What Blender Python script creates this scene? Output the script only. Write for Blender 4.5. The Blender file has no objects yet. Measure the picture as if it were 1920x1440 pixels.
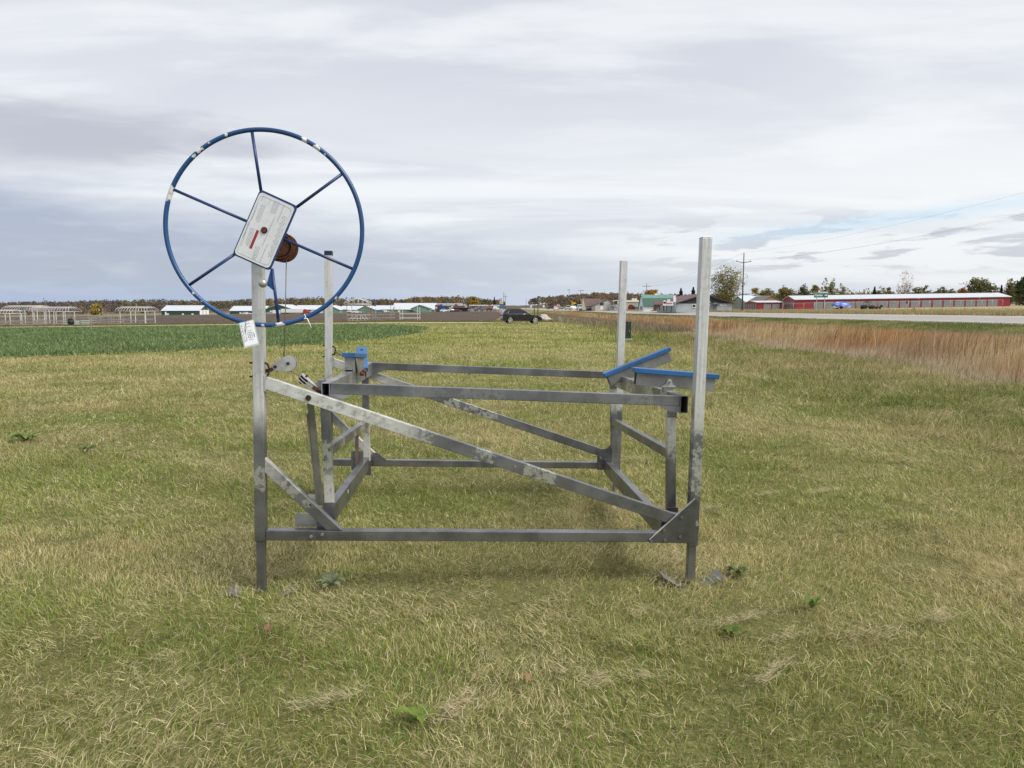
import bpy, bmesh, math, random
import numpy as np
from mathutils import Vector, Matrix
random.seed(7); rng = np.random.default_rng(7)
R = math.radians
scene = bpy.context.scene
COL = scene.collection

# ------------------------------------------------------------------ camera, sky, sun, exposure
F = 1331.0; VH = 579.0; CAMZ = 1.55
PITCH = math.atan((720 - VH) / F)
cd = bpy.data.cameras.new('camera'); cam = bpy.data.objects.new('camera', cd); COL.objects.link(cam)
cam.location = (0, 0, CAMZ); cam.rotation_euler = (math.pi / 2 - PITCH, 0, 0)
cd.sensor_width = 36; cd.lens = F / 1920 * 36; cd.clip_end = 6000; cd.clip_start = 0.05
scene.camera = cam
scene.render.resolution_x = 1024; scene.render.resolution_y = 768
scene.view_settings.view_transform = 'Standard'; scene.view_settings.look = 'None'
scene.view_settings.exposure = 1.0; scene.view_settings.gamma = 1
SUN_EL = R(48); SUN_AZ = R(118)      # azimuth from +Y clockwise: behind the camera, to the right
sl = bpy.data.lights.new('sun', 'SUN'); sun = bpy.data.objects.new('sun', sl); COL.objects.link(sun)
sl.energy = 2.1; sl.angle = R(28); sl.color = (1.0, 0.96, 0.9)
sd = Vector((math.sin(SUN_AZ) * math.cos(SUN_EL), math.cos(SUN_AZ) * math.cos(SUN_EL), math.sin(SUN_EL)))
sun.rotation_euler = sd.to_track_quat('Z', 'Y').to_euler(); sun.location = (20, -20, 40)


class NT:
    """tiny helper to write node trees"""
    def __init__(self, tree):
        self.t = tree
    def n(self, typ, **kw):
        nd = self.t.nodes.new(typ)
        for k, v in kw.items():
            setattr(nd, k, v)
        return nd
    def link(self, a, b):
        self.t.links.new(a, b)
    def put(self, sock, v):
        if isinstance(v, bpy.types.NodeSocket):
            self.link(v, sock)
        elif v is not None:
            if hasattr(sock, 'default_value') and hasattr(sock.default_value, '__len__') and len(sock.default_value) == 4 and len(v) == 3:
                v = (*v, 1)
            sock.default_value = v
    def math(self, op, a, b=None, c=None, clamp=False):
        nd = self.n('ShaderNodeMath', operation=op, use_clamp=clamp)
        for i, v in enumerate((a, b, c)):
            if v is not None:
                self.put(nd.inputs[i], v)
        return nd.outputs[0]
    def smooth(self, v, a, b):
        nd = self.n('ShaderNodeMapRange', interpolation_type='SMOOTHSTEP')
        self.put(nd.inputs[0], v); self.put(nd.inputs[1], a); self.put(nd.inputs[2], b)
        nd.inputs[3].default_value = 0; nd.inputs[4].default_value = 1
        return nd.outputs[0]
    def mix(self, f, a, b):
        nd = self.n('ShaderNodeMix', data_type='RGBA')
        self.put(nd.inputs[0], f); self.put(nd.inputs[6], a); self.put(nd.inputs[7], b)
        return nd.outputs[2]
    def mul(self, a, b, f=1.0):
        nd = self.n('ShaderNodeMix', data_type='RGBA', blend_type='MULTIPLY')
        self.put(nd.inputs[0], f); self.put(nd.inputs[6], a); self.put(nd.inputs[7], b)
        return nd.outputs[2]
    def noise(self, vec, scale, detail=4, rough=0.55, dist=0.0):
        nd = self.n('ShaderNodeTexNoise')
        if vec is not None:
            self.link(vec, nd.inputs['Vector'])
        nd.inputs['Scale'].default_value = scale; nd.inputs['Detail'].default_value = detail
        nd.inputs['Roughness'].default_value = rough; nd.inputs['Distortion'].default_value = dist
        return nd.outputs['Fac']
    def vscale(self, vec, s, off=(0, 0, 0)):
        nd = self.n('ShaderNodeMapping'); self.link(vec, nd.inputs[0])
        nd.inputs['Scale'].default_value = s; nd.inputs['Location'].default_value = off
        return nd.outputs[0]


world = bpy.data.worlds.new("World"); scene.world = world; world.use_nodes = True
wt = world.node_tree; wt.nodes.clear(); W = NT(wt)
geo = W.n('ShaderNodeTexCoord').outputs['Generated']
sep = W.n('ShaderNodeSeparateXYZ'); W.link(geo, sep.inputs[0])
wx, wy, wz = sep.outputs
hl = W.math('SQRT', W.math('ADD', W.math('MULTIPLY', wx, wx), W.math('MULTIPLY', wy, wy)))
az = W.math('DIVIDE', wx, W.math('MAXIMUM', hl, 0.01))                     # -1 .. 1, 0 straight ahead
el = W.math('DIVIDE', wz, W.math('MAXIMUM', hl, 0.05))                     # tangent of the elevation
den = W.math('ADD', W.math('MAXIMUM', wz, 0.0), 0.10)
comb = W.n('ShaderNodeCombineXYZ')
W.link(W.math('DIVIDE', wx, den), comb.inputs[0]); W.link(W.math('DIVIDE', wy, den), comb.inputs[1])
cp = comb.outputs[0]                                                       # cloud deck plane
n_big = W.noise(W.vscale(cp, (0.35, 1.0, 1)), 0.62, 6, 0.52, 0.5)
n_mid = W.noise(W.vscale(cp, (0.45, 1.0, 1), (3.1, 1.7, 0)), 1.5, 7, 0.56, 0.4)
comb2 = W.n('ShaderNodeCombineXYZ')
W.link(W.math('MULTIPLY', az, 3.2), comb2.inputs[0]); W.link(W.math('MULTIPLY', el, 15.0), comb2.inputs[1])
ac = comb2.outputs[0]                                                      # low cloud banks, seen edge on
n_low = W.noise(ac, 1.3, 7, 0.58, 0.35)
n_low2 = W.noise(W.vscale(ac, (1.6, 1.6, 1), (5, 2, 0)), 2.2, 7, 0.55, 0.2)
# high overcast
hi = W.mix(W.smooth(el, 0.14, 0.36), (0.79, 0.81, 0.825), (0.67, 0.69, 0.73))
hi = W.mix(W.math('MULTIPLY', W.smooth(n_big, 0.42, 0.62), 0.85), hi, (0.57, 0.595, 0.66))
hi = W.mix(W.math('MULTIPLY', W.smooth(n_mid, 0.46, 0.66), 0.75), hi, (0.83, 0.845, 0.855))
# the grey cloud patch at upper left
ex = W.math('DIVIDE', W.math('ADD', az, 0.50), 0.20); ey = W.math('DIVIDE', W.math('SUBTRACT', el, 0.20), 0.042)
ed = W.math('SQRT', W.math('ADD', W.math('MULTIPLY', ex, ex), W.math('MULTIPLY', ey, ey)))
ed = W.math('ADD', ed, W.math('MULTIPLY', W.math('SUBTRACT', n_low, 0.5), 2.2))
hi = W.mix(W.math('MULTIPLY', W.smooth(ed, 1.25, 0.35), 0.85), hi, (0.44, 0.45, 0.51))
# low bank: slate blue on the left, paler on the right
zb = W.math('ADD', W.math('SUBTRACT', 0.088, W.math('MULTIPLY', az, 0.105)), W.math('MULTIPLY', W.math('SUBTRACT', n_low, 0.5), 0.10))
band = W.smooth(W.math('SUBTRACT', zb, el), -0.032, 0.040)
bl = W.mix(W.smooth(az, -0.55, 0.35), (0.375, 0.415, 0.515), (0.55, 0.59, 0.66))
bl = W.mix(W.math('MULTIPLY', W.smooth(n_low2, 0.46, 0.72), W.math('ADD', 0.26, W.math('MULTIPLY', W.smooth(az, -0.3, 0.3), 0.42))), bl, (0.62, 0.665, 0.745))
bl = W.mix(W.math('MULTIPLY', W.smooth(el, 0.05, 0.0), 0.65), bl, W.mix(W.smooth(az, -0.4, 0.3), (0.36, 0.47, 0.68), (0.60, 0.68, 0.78)))
skyc = W.mix(band, hi, bl)
# small flat clouds low on the right
rm = W.math('MULTIPLY', W.smooth(az, 0.05, 0.35), W.math('MULTIPLY', W.smooth(el, 0.035, 0.06), W.smooth(el, 0.135, 0.10)))
skyc = W.mix(W.math('MULTIPLY', rm, 0.6), skyc, (0.76, 0.785, 0.81))
skyc = W.mix(W.math('MULTIPLY', W.math('MULTIPLY', rm, W.smooth(n_low2, 0.50, 0.58)), 0.75), skyc, (0.47, 0.49, 0.56))
nish = W.n('ShaderNodeTexSky', sky_type='NISHITA'); nish.sun_disc = False
nish.sun_elevation = SUN_EL; nish.sun_rotation = SUN_AZ
# the one opening of blue, low on the right
gy = W.math('ABSOLUTE', W.math('DIVIDE', W.math('SUBTRACT', el, W.math('ADD', 0.108, W.math('MULTIPLY', W.math('SUBTRACT', az, 0.45), 0.10))), 0.016))
gap = W.math('MULTIPLY', W.smooth(W.math('ADD', gy, W.math('MULTIPLY', n_mid, 0.9)), 1.5, 0.3), W.math('MULTIPLY', W.smooth(az, 0.18, 0.40), W.smooth(az, 0.72, 0.5)))
skyc = W.mix(W.math('MULTIPLY', gap, 0.62), skyc, (0.52, 0.70, 0.84))
b1 = W.n('ShaderNodeBackground'); W.link(nish.outputs[0], b1.inputs[0]); b1.inputs[1].default_value = 0.10
b2 = W.n('ShaderNodeBackground'); W.link(skyc, b2.inputs[0]); b2.inputs[1].default_value = 0.575
mx = W.n('ShaderNodeMixShader'); mx.inputs[0].default_value = 0.94
W.link(b1.outputs[0], mx.inputs[1]); W.link(b2.outputs[0], mx.inputs[2])
wo = W.n('ShaderNodeOutputWorld'); W.link(mx.outputs[0], wo.inputs[0])

# ------------------------------------------------------------------ materials
MATS = {}


def new_mat(name):
    m = bpy.data.materials.new(name); m.use_nodes = True
    nt = NT(m.node_tree); b = m.node_tree.nodes['Principled BSDF']
    return m, nt, b


def mat(name, col, rough=0.6, metal=0.0, var=0.18, scale=6.0, bump=0.0, spec=0.4):
    """plain procedural material: a base colour with two octaves of wear"""
    if name in MATS:
        return MATS[name]
    m, N, b = new_mat(name)
    oc = N.n('ShaderNodeTexCoord').outputs['Object']
    n1 = N.noise(oc, scale, 6, 0.6); n2 = N.noise(oc, scale * 0.17, 3, 0.5)
    f = N.math('ADD', N.math('MULTIPLY', n1, 0.6), N.math('MULTIPLY', n2, 0.4))
    dark = tuple(c * (1 - var) for c in col); lite = tuple(min(1, c * (1 + var)) for c in col)
    N.put(b.inputs['Base Color'], N.mix(N.smooth(f, 0.3, 0.7), dark, lite))
    b.inputs['Roughness'].default_value = rough; b.inputs['Metallic'].default_value = metal
    b.inputs['Specular IOR Level'].default_value = spec
    if bump:
        bp = N.n('ShaderNodeBump'); bp.inputs['Strength'].default_value = bump
        N.link(n1, bp.inputs['Height']); N.link(bp.outputs[0], b.inputs['Normal'])
    MATS[name] = m
    return m


def mat_ribbed(name, col, axis, period, rough=0.5, metal=0.0, depth=0.5, var=0.12):
    """sheet metal or boards with ribs every period metres along one object axis"""
    if name in MATS:
        return MATS[name]
    m, N, b = new_mat(name)
    oc = N.n('ShaderNodeTexCoord').outputs['Object']
    s = N.n('ShaderNodeSeparateXYZ'); N.link(oc, s.inputs[0])
    w = N.math('ABSOLUTE', N.math('SINE', N.math('MULTIPLY', s.outputs[axis], math.pi / period)))
    w = N.smooth(w, 0.0, 0.45)
    n1 = N.noise(oc, 0.9, 5, 0.6)
    c = N.mix(N.smooth(n1, 0.3, 0.7), tuple(x * (1 - var) for x in col), tuple(min(1, x * (1 + var)) for x in col))
    N.put(b.inputs['Base Color'], c)
    bp = N.n('ShaderNodeBump'); bp.inputs['Strength'].default_value = depth; bp.inputs['Distance'].default_value = 0.03
    N.link(w, bp.inputs['Height']); N.link(bp.outputs[0], b.inputs['Normal'])
    b.inputs['Roughness'].default_value = rough; b.inputs['Metallic'].default_value = metal
    MATS[name] = m
    return m


def mat_vcol(name, transl=0.3):
    if name in MATS:
        return MATS[name]
    m, N, b = new_mat(name)
    m.node_tree.nodes.remove(b)
    at_ = N.n('ShaderNodeAttribute', attribute_name='Col')
    d = N.n('ShaderNodeBsdfDiffuse'); t = N.n('ShaderNodeBsdfTranslucent')
    N.link(at_.outputs['Color'], d.inputs[0]); N.link(at_.outputs['Color'], t.inputs[0])
    x = N.n('ShaderNodeMixShader'); x.inputs[0].default_value = transl
    N.link(d.outputs[0], x.inputs[1]); N.link(t.outputs[0], x.inputs[2])
    N.link(x.outputs[0], m.node_tree.nodes['Material Output'].inputs[0])
    MATS[name] = m
    return m


def mat_alu(name, axis=None, a=0.0, b_=1.0, patches=(), clean=(0.56, 0.56, 0.54), stain=(0.198, 0.199, 0.206), scrape=0.12, noise_amp=0.25, grain=(90, 90, 4), mottle=0.35, metal=0.82):
    """weathered aluminium: clean metal, and the grey lake stain where it has stood under water.
    axis/a/b_: the stain comes in from a to b_ along a lift axis; None: stained all over.
    patches: (x, y, z, radius) spots where the stain has flaked off"""
    m, N, b = new_mat(name)
    oc = N.n('ShaderNodeTexCoord').outputs['Object']
    s = N.n('ShaderNodeSeparateXYZ'); N.link(oc, s.inputs[0])
    n1 = N.noise(oc, 26, 6, 0.65); n2 = N.noise(oc, 5, 4, 0.6); streak = N.noise(N.vscale(oc, grain), 1.0, 4, 0.6)
    if axis is not None:
        v = N.math('ADD', s.outputs[axis], N.math('MULTIPLY', N.math('SUBTRACT', n2, 0.5), noise_amp))
        st = N.smooth(v, a, b_)
    else:
        st = N.smooth(n2, 0.05, 0.2)
    cl = N.mix(N.smooth(streak, 0.3, 0.7), tuple(c * 0.82 for c in clean), tuple(min(1, c * 1.14) for c in clean))
    cl = N.mix(N.math('MULTIPLY', N.smooth(n1, 0.50, 0.66), mottle), cl, (0.30, 0.285, 0.25))
    sc = N.mix(N.smooth(n2, 0.3, 0.7), tuple(c * 0.72 for c in stain), tuple(c * 1.35 for c in stain))
    sc = N.mix(N.math('MULTIPLY', N.smooth(N.noise(N.vscale(oc, (4, 4, 4)), 9, 8, 0.7), 0.66, 0.75), scrape * 4), sc, (0.42, 0.42, 0.40))
    col = N.mix(st, cl, sc)
    for (px, py, pz, pr, *st_) in patches:
        vd = N.n('ShaderNodeVectorMath', operation='DISTANCE'); N.link(oc, vd.inputs[0]); vd.inputs[1].default_value = (px, py, pz)
        ms = N.smooth(vd.outputs['Value'], pr, pr * 0.35)
        fl = N.smooth(N.math('ADD', N.noise(oc, 30, 8, 0.75), N.math('MULTIPLY', ms, 0.15)), 0.595, 0.645)
        col = N.mix(N.math('MULTIPLY', fl, N.math('MULTIPLY', N.smooth(ms, 0.0, 0.5), st_[0] if st_ else 0.85)), col, (0.56, 0.56, 0.51))
    N.put(b.inputs['Base Color'], col)
    N.put(b.inputs['Roughness'], N.math('ADD', 0.28, N.math('MULTIPLY', n1, 0.20)))
    N.put(b.inputs['Metallic'], N.math('ADD', 0.32, N.math('MULTIPLY', st, metal - 0.32)))
    bp = N.n('ShaderNodeBump'); bp.inputs['Strength'].default_value = 0.25; bp.inputs['Distance'].default_value = 0.002
    N.link(n1, bp.inputs['Height']); N.link(bp.outputs[0], b.inputs['Normal'])
    return m


def mat_paint(name, col, chips=(), chip_noise=0.70, rough=0.35):
    """gloss paint with chips down to bare pale metal"""
    m, N, b = new_mat(name)
    oc = N.n('ShaderNodeTexCoord').outputs['Object']
    n0 = N.noise(oc, 4, 3, 0.5); n1 = N.noise(oc, 45, 6, 0.7)
    c = N.mix(N.smooth(n0, 0.3, 0.7), tuple(x * 0.8 for x in col), tuple(x * 1.2 for x in col))
    c = N.mix(N.smooth(n1, chip_noise + 0.03, chip_noise + 0.05), c, (0.55, 0.55, 0.56))
    for (px, py, pz, pr) in chips:
        vd = N.n('ShaderNodeVectorMath', operation='DISTANCE'); N.link(oc, vd.inputs[0]); vd.inputs[1].default_value = (px, py, pz)
        f = N.smooth(N.math('ADD', vd.outputs['Value'], N.math('MULTIPLY', N.math('SUBTRACT', n1, 0.5), pr * 4.5)), pr * 0.95, pr * 0.85)
        c = N.mix(f, c, (0.62, 0.61, 0.60))
    N.put(b.inputs['Base Color'], c); b.inputs['Roughness'].default_value = rough
    return m


# ------------------------------------------------------------------ object helpers
def tag(o, label=None, cat=None, group=None, kind=None):
    if label: o['label'] = label
    if cat: o['category'] = cat
    if group: o['group'] = group
    if kind: o['kind'] = kind
    return o


def thing(name, label, cat, loc=(0, 0, 0), rz=0.0, group=None):
    o = bpy.data.objects.new(name, None); COL.objects.link(o)
    o.location = loc; o.rotation_euler = (0, 0, rz); o.empty_display_size = 0.2
    return tag(o, label, cat, group)


class MB:
    """collects shapes and links them as ONE mesh object"""
    def __init__(self):
        self.v = []; self.f = []; self.s = []
    def add(self, vs, fs, smooth=False):
        o = len(self.v); self.v += [tuple(p) for p in vs]
        self.f += [tuple(i + o for i in f) for f in fs]; self.s += [smooth] * len(fs)
        return self
    def box(self, c, d, rot=None):
        hx, hy, hz = d[0] / 2, d[1] / 2, d[2] / 2
        vs = [Vector((x, y, z)) for x in (-hx, hx) for y in (-hy, hy) for z in (-hz, hz)]
        if rot is not None: vs = [rot @ p for p in vs]
        vs = [p + Vector(c) for p in vs]
        return self.add(vs, [(0, 1, 3, 2), (4, 6, 7, 5), (0, 4, 5, 1), (2, 3, 7, 6), (0, 2, 6, 4), (1, 5, 7, 3)])
    def frame(self, p0, p1, up):
        p0, p1 = Vector(p0), Vector(p1); z = (p1 - p0).normalized(); u = Vector(up)
        x = u.cross(z)
        if x.length < 1e-4: x = Vector((1, 0, 0)).cross(z)
        x.normalize(); y = z.cross(x)
        return p0, p1, x, y
    def bar(self, p0, p1, w, h, up=(0, 0, 1), hollow=0.0):
        """w across, h along up"""
        p0, p1, x, y = self.frame(p0, p1, up)
        def ring(p, a, b): return [p - x * a - y * b, p + x * a - y * b, p + x * a + y * b, p - x * a + y * b]
        if not hollow:
            return self.add(ring(p0, w / 2, h / 2) + ring(p1, w / 2, h / 2), [(3, 2, 1, 0), (4, 5, 6, 7), (0, 1, 5, 4), (1, 2, 6, 5), (2, 3, 7, 6), (3, 0, 4, 7)])
        t = hollow
        vs = ring(p0, w / 2, h / 2) + ring(p1, w / 2, h / 2) + ring(p0, w / 2 - t, h / 2 - t) + ring(p1, w / 2 - t, h / 2 - t)
        fs = [(0, 1, 5, 4), (1, 2, 6, 5), (2, 3, 7, 6), (3, 0, 4, 7), (8, 12, 13, 9), (9, 13, 14, 10), (10, 14, 15, 11), (11, 15, 12, 8)]
        for a in range(4):
            b = (a + 1) % 4
            fs += [(b, a, 8 + a, 8 + b), (4 + a, 4 + b, 12 + b, 12 + a)]
        return self.add(vs, fs)
    def tube(self, pts, r, n=8, closed=False):
        pts = [Vector(p) for p in pts]; rs = r if hasattr(r, '__len__') else [r] * len(pts)
        vs = []; m = len(pts); x = None
        for i, p in enumerate(pts):
            if closed: d = pts[(i + 1) % m] - pts[i - 1]
            else: d = pts[min(i + 1, m - 1)] - pts[max(i - 1, 0)]
            d.normalize()
            if x is None:
                x = d.cross(Vector((0, 0, 1)))
                if x.length < 1e-3: x = d.cross(Vector((0, 1, 0)))
            x = (x - d * x.dot(d)).normalized(); y = d.cross(x)
            vs += [p + (x * math.cos(2 * math.pi * k / n) + y * math.sin(2 * math.pi * k / n)) * rs[i] for k in range(n)]
        fs = []
        for i in range(m if closed else m - 1):
            j = (i + 1) % m
            fs += [(i * n + k, i * n + (k + 1) % n, j * n + (k + 1) % n, j * n + k) for k in range(n)]
        self.add(vs, fs, True)
        if not closed:
            o = len(self.v) - len(vs)
            self.f += [tuple(o + k for k in range(n))[::-1], tuple(o + (m - 1) * n + k for k in range(n))]; self.s += [False, False]
        return self
    def cyl(self, p0, p1, r, n=16, r1=None):
        return self.tube([p0, p1], [r, r if r1 is None else r1], n)
    def plate(self, pts, thick):
        """flat polygon (3-D points, planar) given a thickness along its normal"""
        pts = [Vector(p) for p in pts]
        nrm = Vector((0, 0, 0))
        for i in range(len(pts)): nrm += (pts[i] - pts[0]).cross(pts[(i + 1) % len(pts)] - pts[0])
        nrm.normalize(); m = len(pts)
        vs = [p + nrm * thick / 2 for p in pts] + [p - nrm * thick / 2 for p in pts]
        fs = [tuple(range(m)), tuple(range(2 * m - 1, m - 1, -1))]
        fs += [(i, m + i, m + (i + 1) % m, (i + 1) % m) for i in range(m)]
        return self.add(vs, fs)
    def sphere(self, c, r, sx=1, sy=1, sz=1, nu=12, nv=8):
        c = Vector(c); vs = [c + Vector((0, 0, r * sz))]; fs = []
        for i in range(1, nv):
            th = math.pi * i / nv
            vs += [c + Vector((r * sx * math.sin(th) * math.cos(2 * math.pi * k / nu), r * sy * math.sin(th) * math.sin(2 * math.pi * k / nu), r * sz * math.cos(th))) for k in range(nu)]
        vs.append(c - Vector((0, 0, r * sz)))
        for k in range(nu):
            fs.append((0, 1 + k, 1 + (k + 1) % nu)); l = 1 + (nv - 2) * nu
            fs.append((len(vs) - 1, l + (k + 1) % nu, l + k))
        for i in range(nv - 2):
            fs += [(1 + i * nu + k, 1 + (i + 1) * nu + k, 1 + (i + 1) * nu + (k + 1) % nu, 1 + i * nu + (k + 1) % nu) for k in range(nu)]
        return self.add(vs, fs, True)
    def build(self, name, material, parent=None, bevel=0.0, label=None):
        me = bpy.data.meshes.new(name); me.from_pydata(self.v, [], self.f)
        me.polygons.foreach_set('use_smooth', self.s); me.update()
        bm = bmesh.new(); bm.from_mesh(me); bmesh.ops.recalc_face_normals(bm, faces=bm.faces); bm.to_mesh(me); bm.free()
        o = bpy.data.objects.new(name, me); COL.objects.link(o)
        if material: me.materials.append(material)
        if parent is not None: o.parent = parent
        if bevel:
            bv = o.modifiers.new('edge', 'BEVEL'); bv.width = bevel; bv.segments = 2; bv.limit_method = 'ANGLE'; bv.angle_limit = R(40)
        if label: o['label'] = label
        return o


def np_mesh(name, verts, loops, starts, material, cols=None, parent=None):
    me = bpy.data.meshes.new(name)
    me.vertices.add(len(verts)); me.vertices.foreach_set('co', np.ascontiguousarray(verts, np.float32).ravel())
    me.loops.add(len(loops)); me.loops.foreach_set('vertex_index', np.ascontiguousarray(loops, np.int32))
    me.polygons.add(len(starts)); me.polygons.foreach_set('loop_start', np.ascontiguousarray(starts, np.int32))
    me.update(calc_edges=True)
    if cols is not None:
        ca = me.color_attributes.new('Col', 'FLOAT_COLOR', 'POINT')
        c4 = np.ones((len(verts), 4), np.float32); c4[:, :3] = cols
        ca.data.foreach_set('color', c4.ravel())
    me.materials.append(material)
    o = bpy.data.objects.new(name, me); COL.objects.link(o)
    if parent is not None: o.parent = parent
    return o


def text_part(name, s, size, material, parent, mtx, bold=0.0, thick=0.002):
    cu = bpy.data.curves.new(name, 'FONT'); cu.body = s; cu.size = size; cu.align_x = 'CENTER'; cu.align_y = 'CENTER'
    cu.offset = bold; cu.extrude = thick; cu.resolution_u = 3
    tmp = bpy.data.objects.new(name + '_tmp', cu); COL.objects.link(tmp)
    dg = bpy.context.evaluated_depsgraph_get()
    me = bpy.data.meshes.new_from_object(tmp.evaluated_get(dg))
    bpy.data.objects.remove(tmp); bpy.data.curves.remove(cu)
    me.transform(mtx); me.materials.clear(); me.materials.append(material); me.name = name
    o = bpy.data.objects.new(name, me); COL.objects.link(o); o.parent = parent
    return o


UPRIGHT = Matrix.Rotation(R(90), 4, 'X')          # text lying in XY -> facing -Y (towards the camera)


def at(u, v, y):
    """photo pixel -> world point at ground distance y"""
    cp_, sp_ = math.cos(PITCH), math.sin(PITCH)
    b = (720 - v) / F
    dy = cp_ + b * sp_; dz = -sp_ + b * cp_
    t = y / dy
    return Vector(((u - 960) / F * t, y, CAMZ + dz * t))


def zat(v, y): return at(960, v, y).z
def xat(u, v, y): return at(u, v, y).x


# ------------------------------------------------------------------ terrain
def sstep(a, b, x):
    t = np.clip((x - a) / (b - a), 0, 1); return t * t * (3 - 2 * t)


RY = [-60, -20, 50, 75, 126, 188, 260, 300, 420, 560, 700, 1000, 1600]
RNX = [37, 36, 35, 34.3, 33, 30, 25, 17.5, 9, 6, 4, 5, 8]
RNZ = [0.4, 0.4, 0.46, 0.40, 0.30, 0.28, 0.60, 0.78, 1.2, 1.9, 3.0, 5.5, 9.0]
RFX = [50, 49, 48, 47.6, 46.5, 43.5, 38, 30.5, 21, 16, 13, 13, 17]
RFZ = [0.85, 0.85, 0.90, 0.88, 0.80, 0.82, 0.90, 1.0, 1.4, 2.1, 3.2, 5.6, 9.2]
HU = [-400, 0, 40, 130, 200, 300, 370, 430, 470, 560, 600, 690, 750, 780, 850, 890, 935, 955, 975, 986, 993, 1010, 1040, 1080, 1110, 1140, 1200, 1300, 1400, 1500, 1700, 1920, 2300]
HV = [566, 567, 566, 565, 562, 560, 563, 564, 559, 557, 557, 560, 561, 556, 555, 558, 562, 569, 578, 570, 561, 556, 555, 551, 548, 549, 551, 552, 552, 550, 550, 549, 549]


def hgt(x, y):
    x = np.asarray(x, float); y = np.asarray(y, float)
    xn = np.interp(y, RY, RNX); zn = np.interp(y, RY, RNZ); xf = np.interp(y, RY, RFX); zf = np.interp(y, RY, RFZ)
    lawn = -0.0125 * np.maximum(0, -x - 15) * sstep(20, 90, y) - 0.13 * sstep(40, 85, y) * (1 - sstep(250, 420, y))
    lawn = np.maximum(lawn, -5) + zn * sstep(330, 600, y)
    x0 = np.minimum(10.0, xn - 6)
    t = np.clip((x - x0) / (xn - x0), 0, 1)
    dit = 0.8 * np.sin(np.pi * t) ** 2 * (1 - sstep(150, 230, y)) * (1 - 0.8 * np.exp(-((y - 100) / 9) ** 2)) * sstep(2, 12, y)
    low = lawn + (zn - lawn) * t * t * (3 - 2 * t) - dit
    tr = np.clip((x - xn) / (xf - xn), 0, 1)
    road = zn + (zf - zn) * tr - 0.06
    far = zf + np.minimum(0.016 * np.maximum(0, x - xf), 2.4) - 0.06
    h = np.where(x < xn, low, np.where(x < xf, road, far))
    u = 960 + F * x / np.maximum(y, 1.0)
    vt = np.interp(u, HU, HV)
    A = np.maximum((579 - vt) * 860 / F + 1.55 - 13.0, 2.0)
    return h + sstep(540, 880, y) * np.maximum(A - 0.3 * h, 0)


def vnoise(x, y, seed=0):
    x = np.asarray(x, float); y = np.asarray(y, float)
    ix = np.floor(x).astype(np.int64); iy = np.floor(y).astype(np.int64); fx = x - ix; fy = y - iy
    fx = fx * fx * (3 - 2 * fx); fy = fy * fy * (3 - 2 * fy)
    def h(a, b):
        n = (a * 374761393 + b * 668265263 + seed * 974634777) & 0xffffffff
        n = ((n ^ (n >> 13)) * 1274126177) & 0xffffffff
        return ((n ^ (n >> 16)) & 0xffff) / 65535.0
    return (h(ix, iy) * (1 - fx) + h(ix + 1, iy) * fx) * (1 - fy) + (h(ix, iy + 1) * (1 - fx) + h(ix + 1, iy + 1) * fx) * fy


def fbm(x, y, sc, seed=0, oct=4):
    s = 0; a = 0.5; t = 0
    for i in range(oct):
        s = s + a * vnoise(x * sc * 2 ** i, y * sc * 2 ** i, seed + i * 17); t += a; a *= 0.55
    return s / t


CROP = [(-120, 22.0), (-26, 21.5), (-16.2, 22.4), (-13.6, 24.9), (-10.2, 28.2), (-8.4, 31.2), (-6.7, 36.8), (-5.9, 45), (-6.6, 57), (-9.5, 67), (-15, 74), (-120, 74)]
FIELD = [(-2.5, 100), (-2.0, 230), (-8, 372), (-60, 392), (-140, 398), (-200, 402), (-420, 392), (-420, 105), (-150, 104), (-60, 103)]


def in_poly(x, y, poly):
    x = np.asarray(x, float); y = np.asarray(y, float); c = np.zeros(x.shape, bool); j = len(poly) - 1
    for i in range(len(poly)):
        xi, yi = poly[i]; xj, yj = poly[j]
        c ^= ((yi > y) != (yj > y)) & (x < (xj - xi) * (y - yi) / (yj - yi + 1e-12) + xi); j = i
    return c


ys = np.concatenate([np.linspace(-8, 2, 16), 2 + np.geomspace(0.25, 3200, 250)])
ts = np.linspace(-1, 1, 261); ts = np.sign(ts) * np.abs(ts) ** 1.25
gx = np.outer(1.25 * (np.abs(ys) + 14), ts); gy_ = np.repeat(ys[:, None], len(ts), 1)
gz = hgt(gx, gy_)
near = np.exp(-np.maximum(gy_, 0) / 25)
gz = gz + (fbm(gx, gy_, 1.3, 5) - 0.5) * 0.06 * near - 0.01
xn_g = np.interp(gy_, RY, RNX); xf_g = np.interp(gy_, RY, RFX)
cA = np.array([0.235, 0.232, 0.082]); cB = np.array([0.310, 0.287, 0.127]); cG = np.array([0.168, 0.205, 0.060])
nz = fbm(gx, gy_, 0.22, 3)[..., None]; nz2 = fbm(gx, gy_, 0.045, 9)[..., None]
gc = cA * (1 - nz) + cB * nz; gc = gc * (1 - 0.35 * nz2) + cG * 0.35 * nz2
rough_zone = sstep(3.5, 7, gx - 0.02 * gy_)[..., None] * (gx < 11)[..., None]
gc = gc * (1 - 0.5 * rough_zone) + np.array([0.13, 0.115, 0.05]) * 0.5 * rough_zone
dz = ((gx > 10.5) & (gx < xn_g - 5) & (gy_ < 300))[..., None]
gc = np.where(dz, np.array([0.26, 0.185, 0.105]) * (0.8 + 0.5 * nz), gc)
vg = ((gx >= xn_g - 7) & (gx < xn_g) & (gy_ < 420))[..., None]
gc = np.where(vg, np.array([0.16, 0.185, 0.06]) * (0.8 + 0.4 * nz), gc)
gc = np.where(((gy_ > 90) & (gx < 9))[..., None], np.array([0.20, 0.172, 0.098]) * (0.8 + 0.4 * nz), gc)
fs_ = ((gx >= xf_g) & (gy_ < 500))[..., None]
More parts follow.
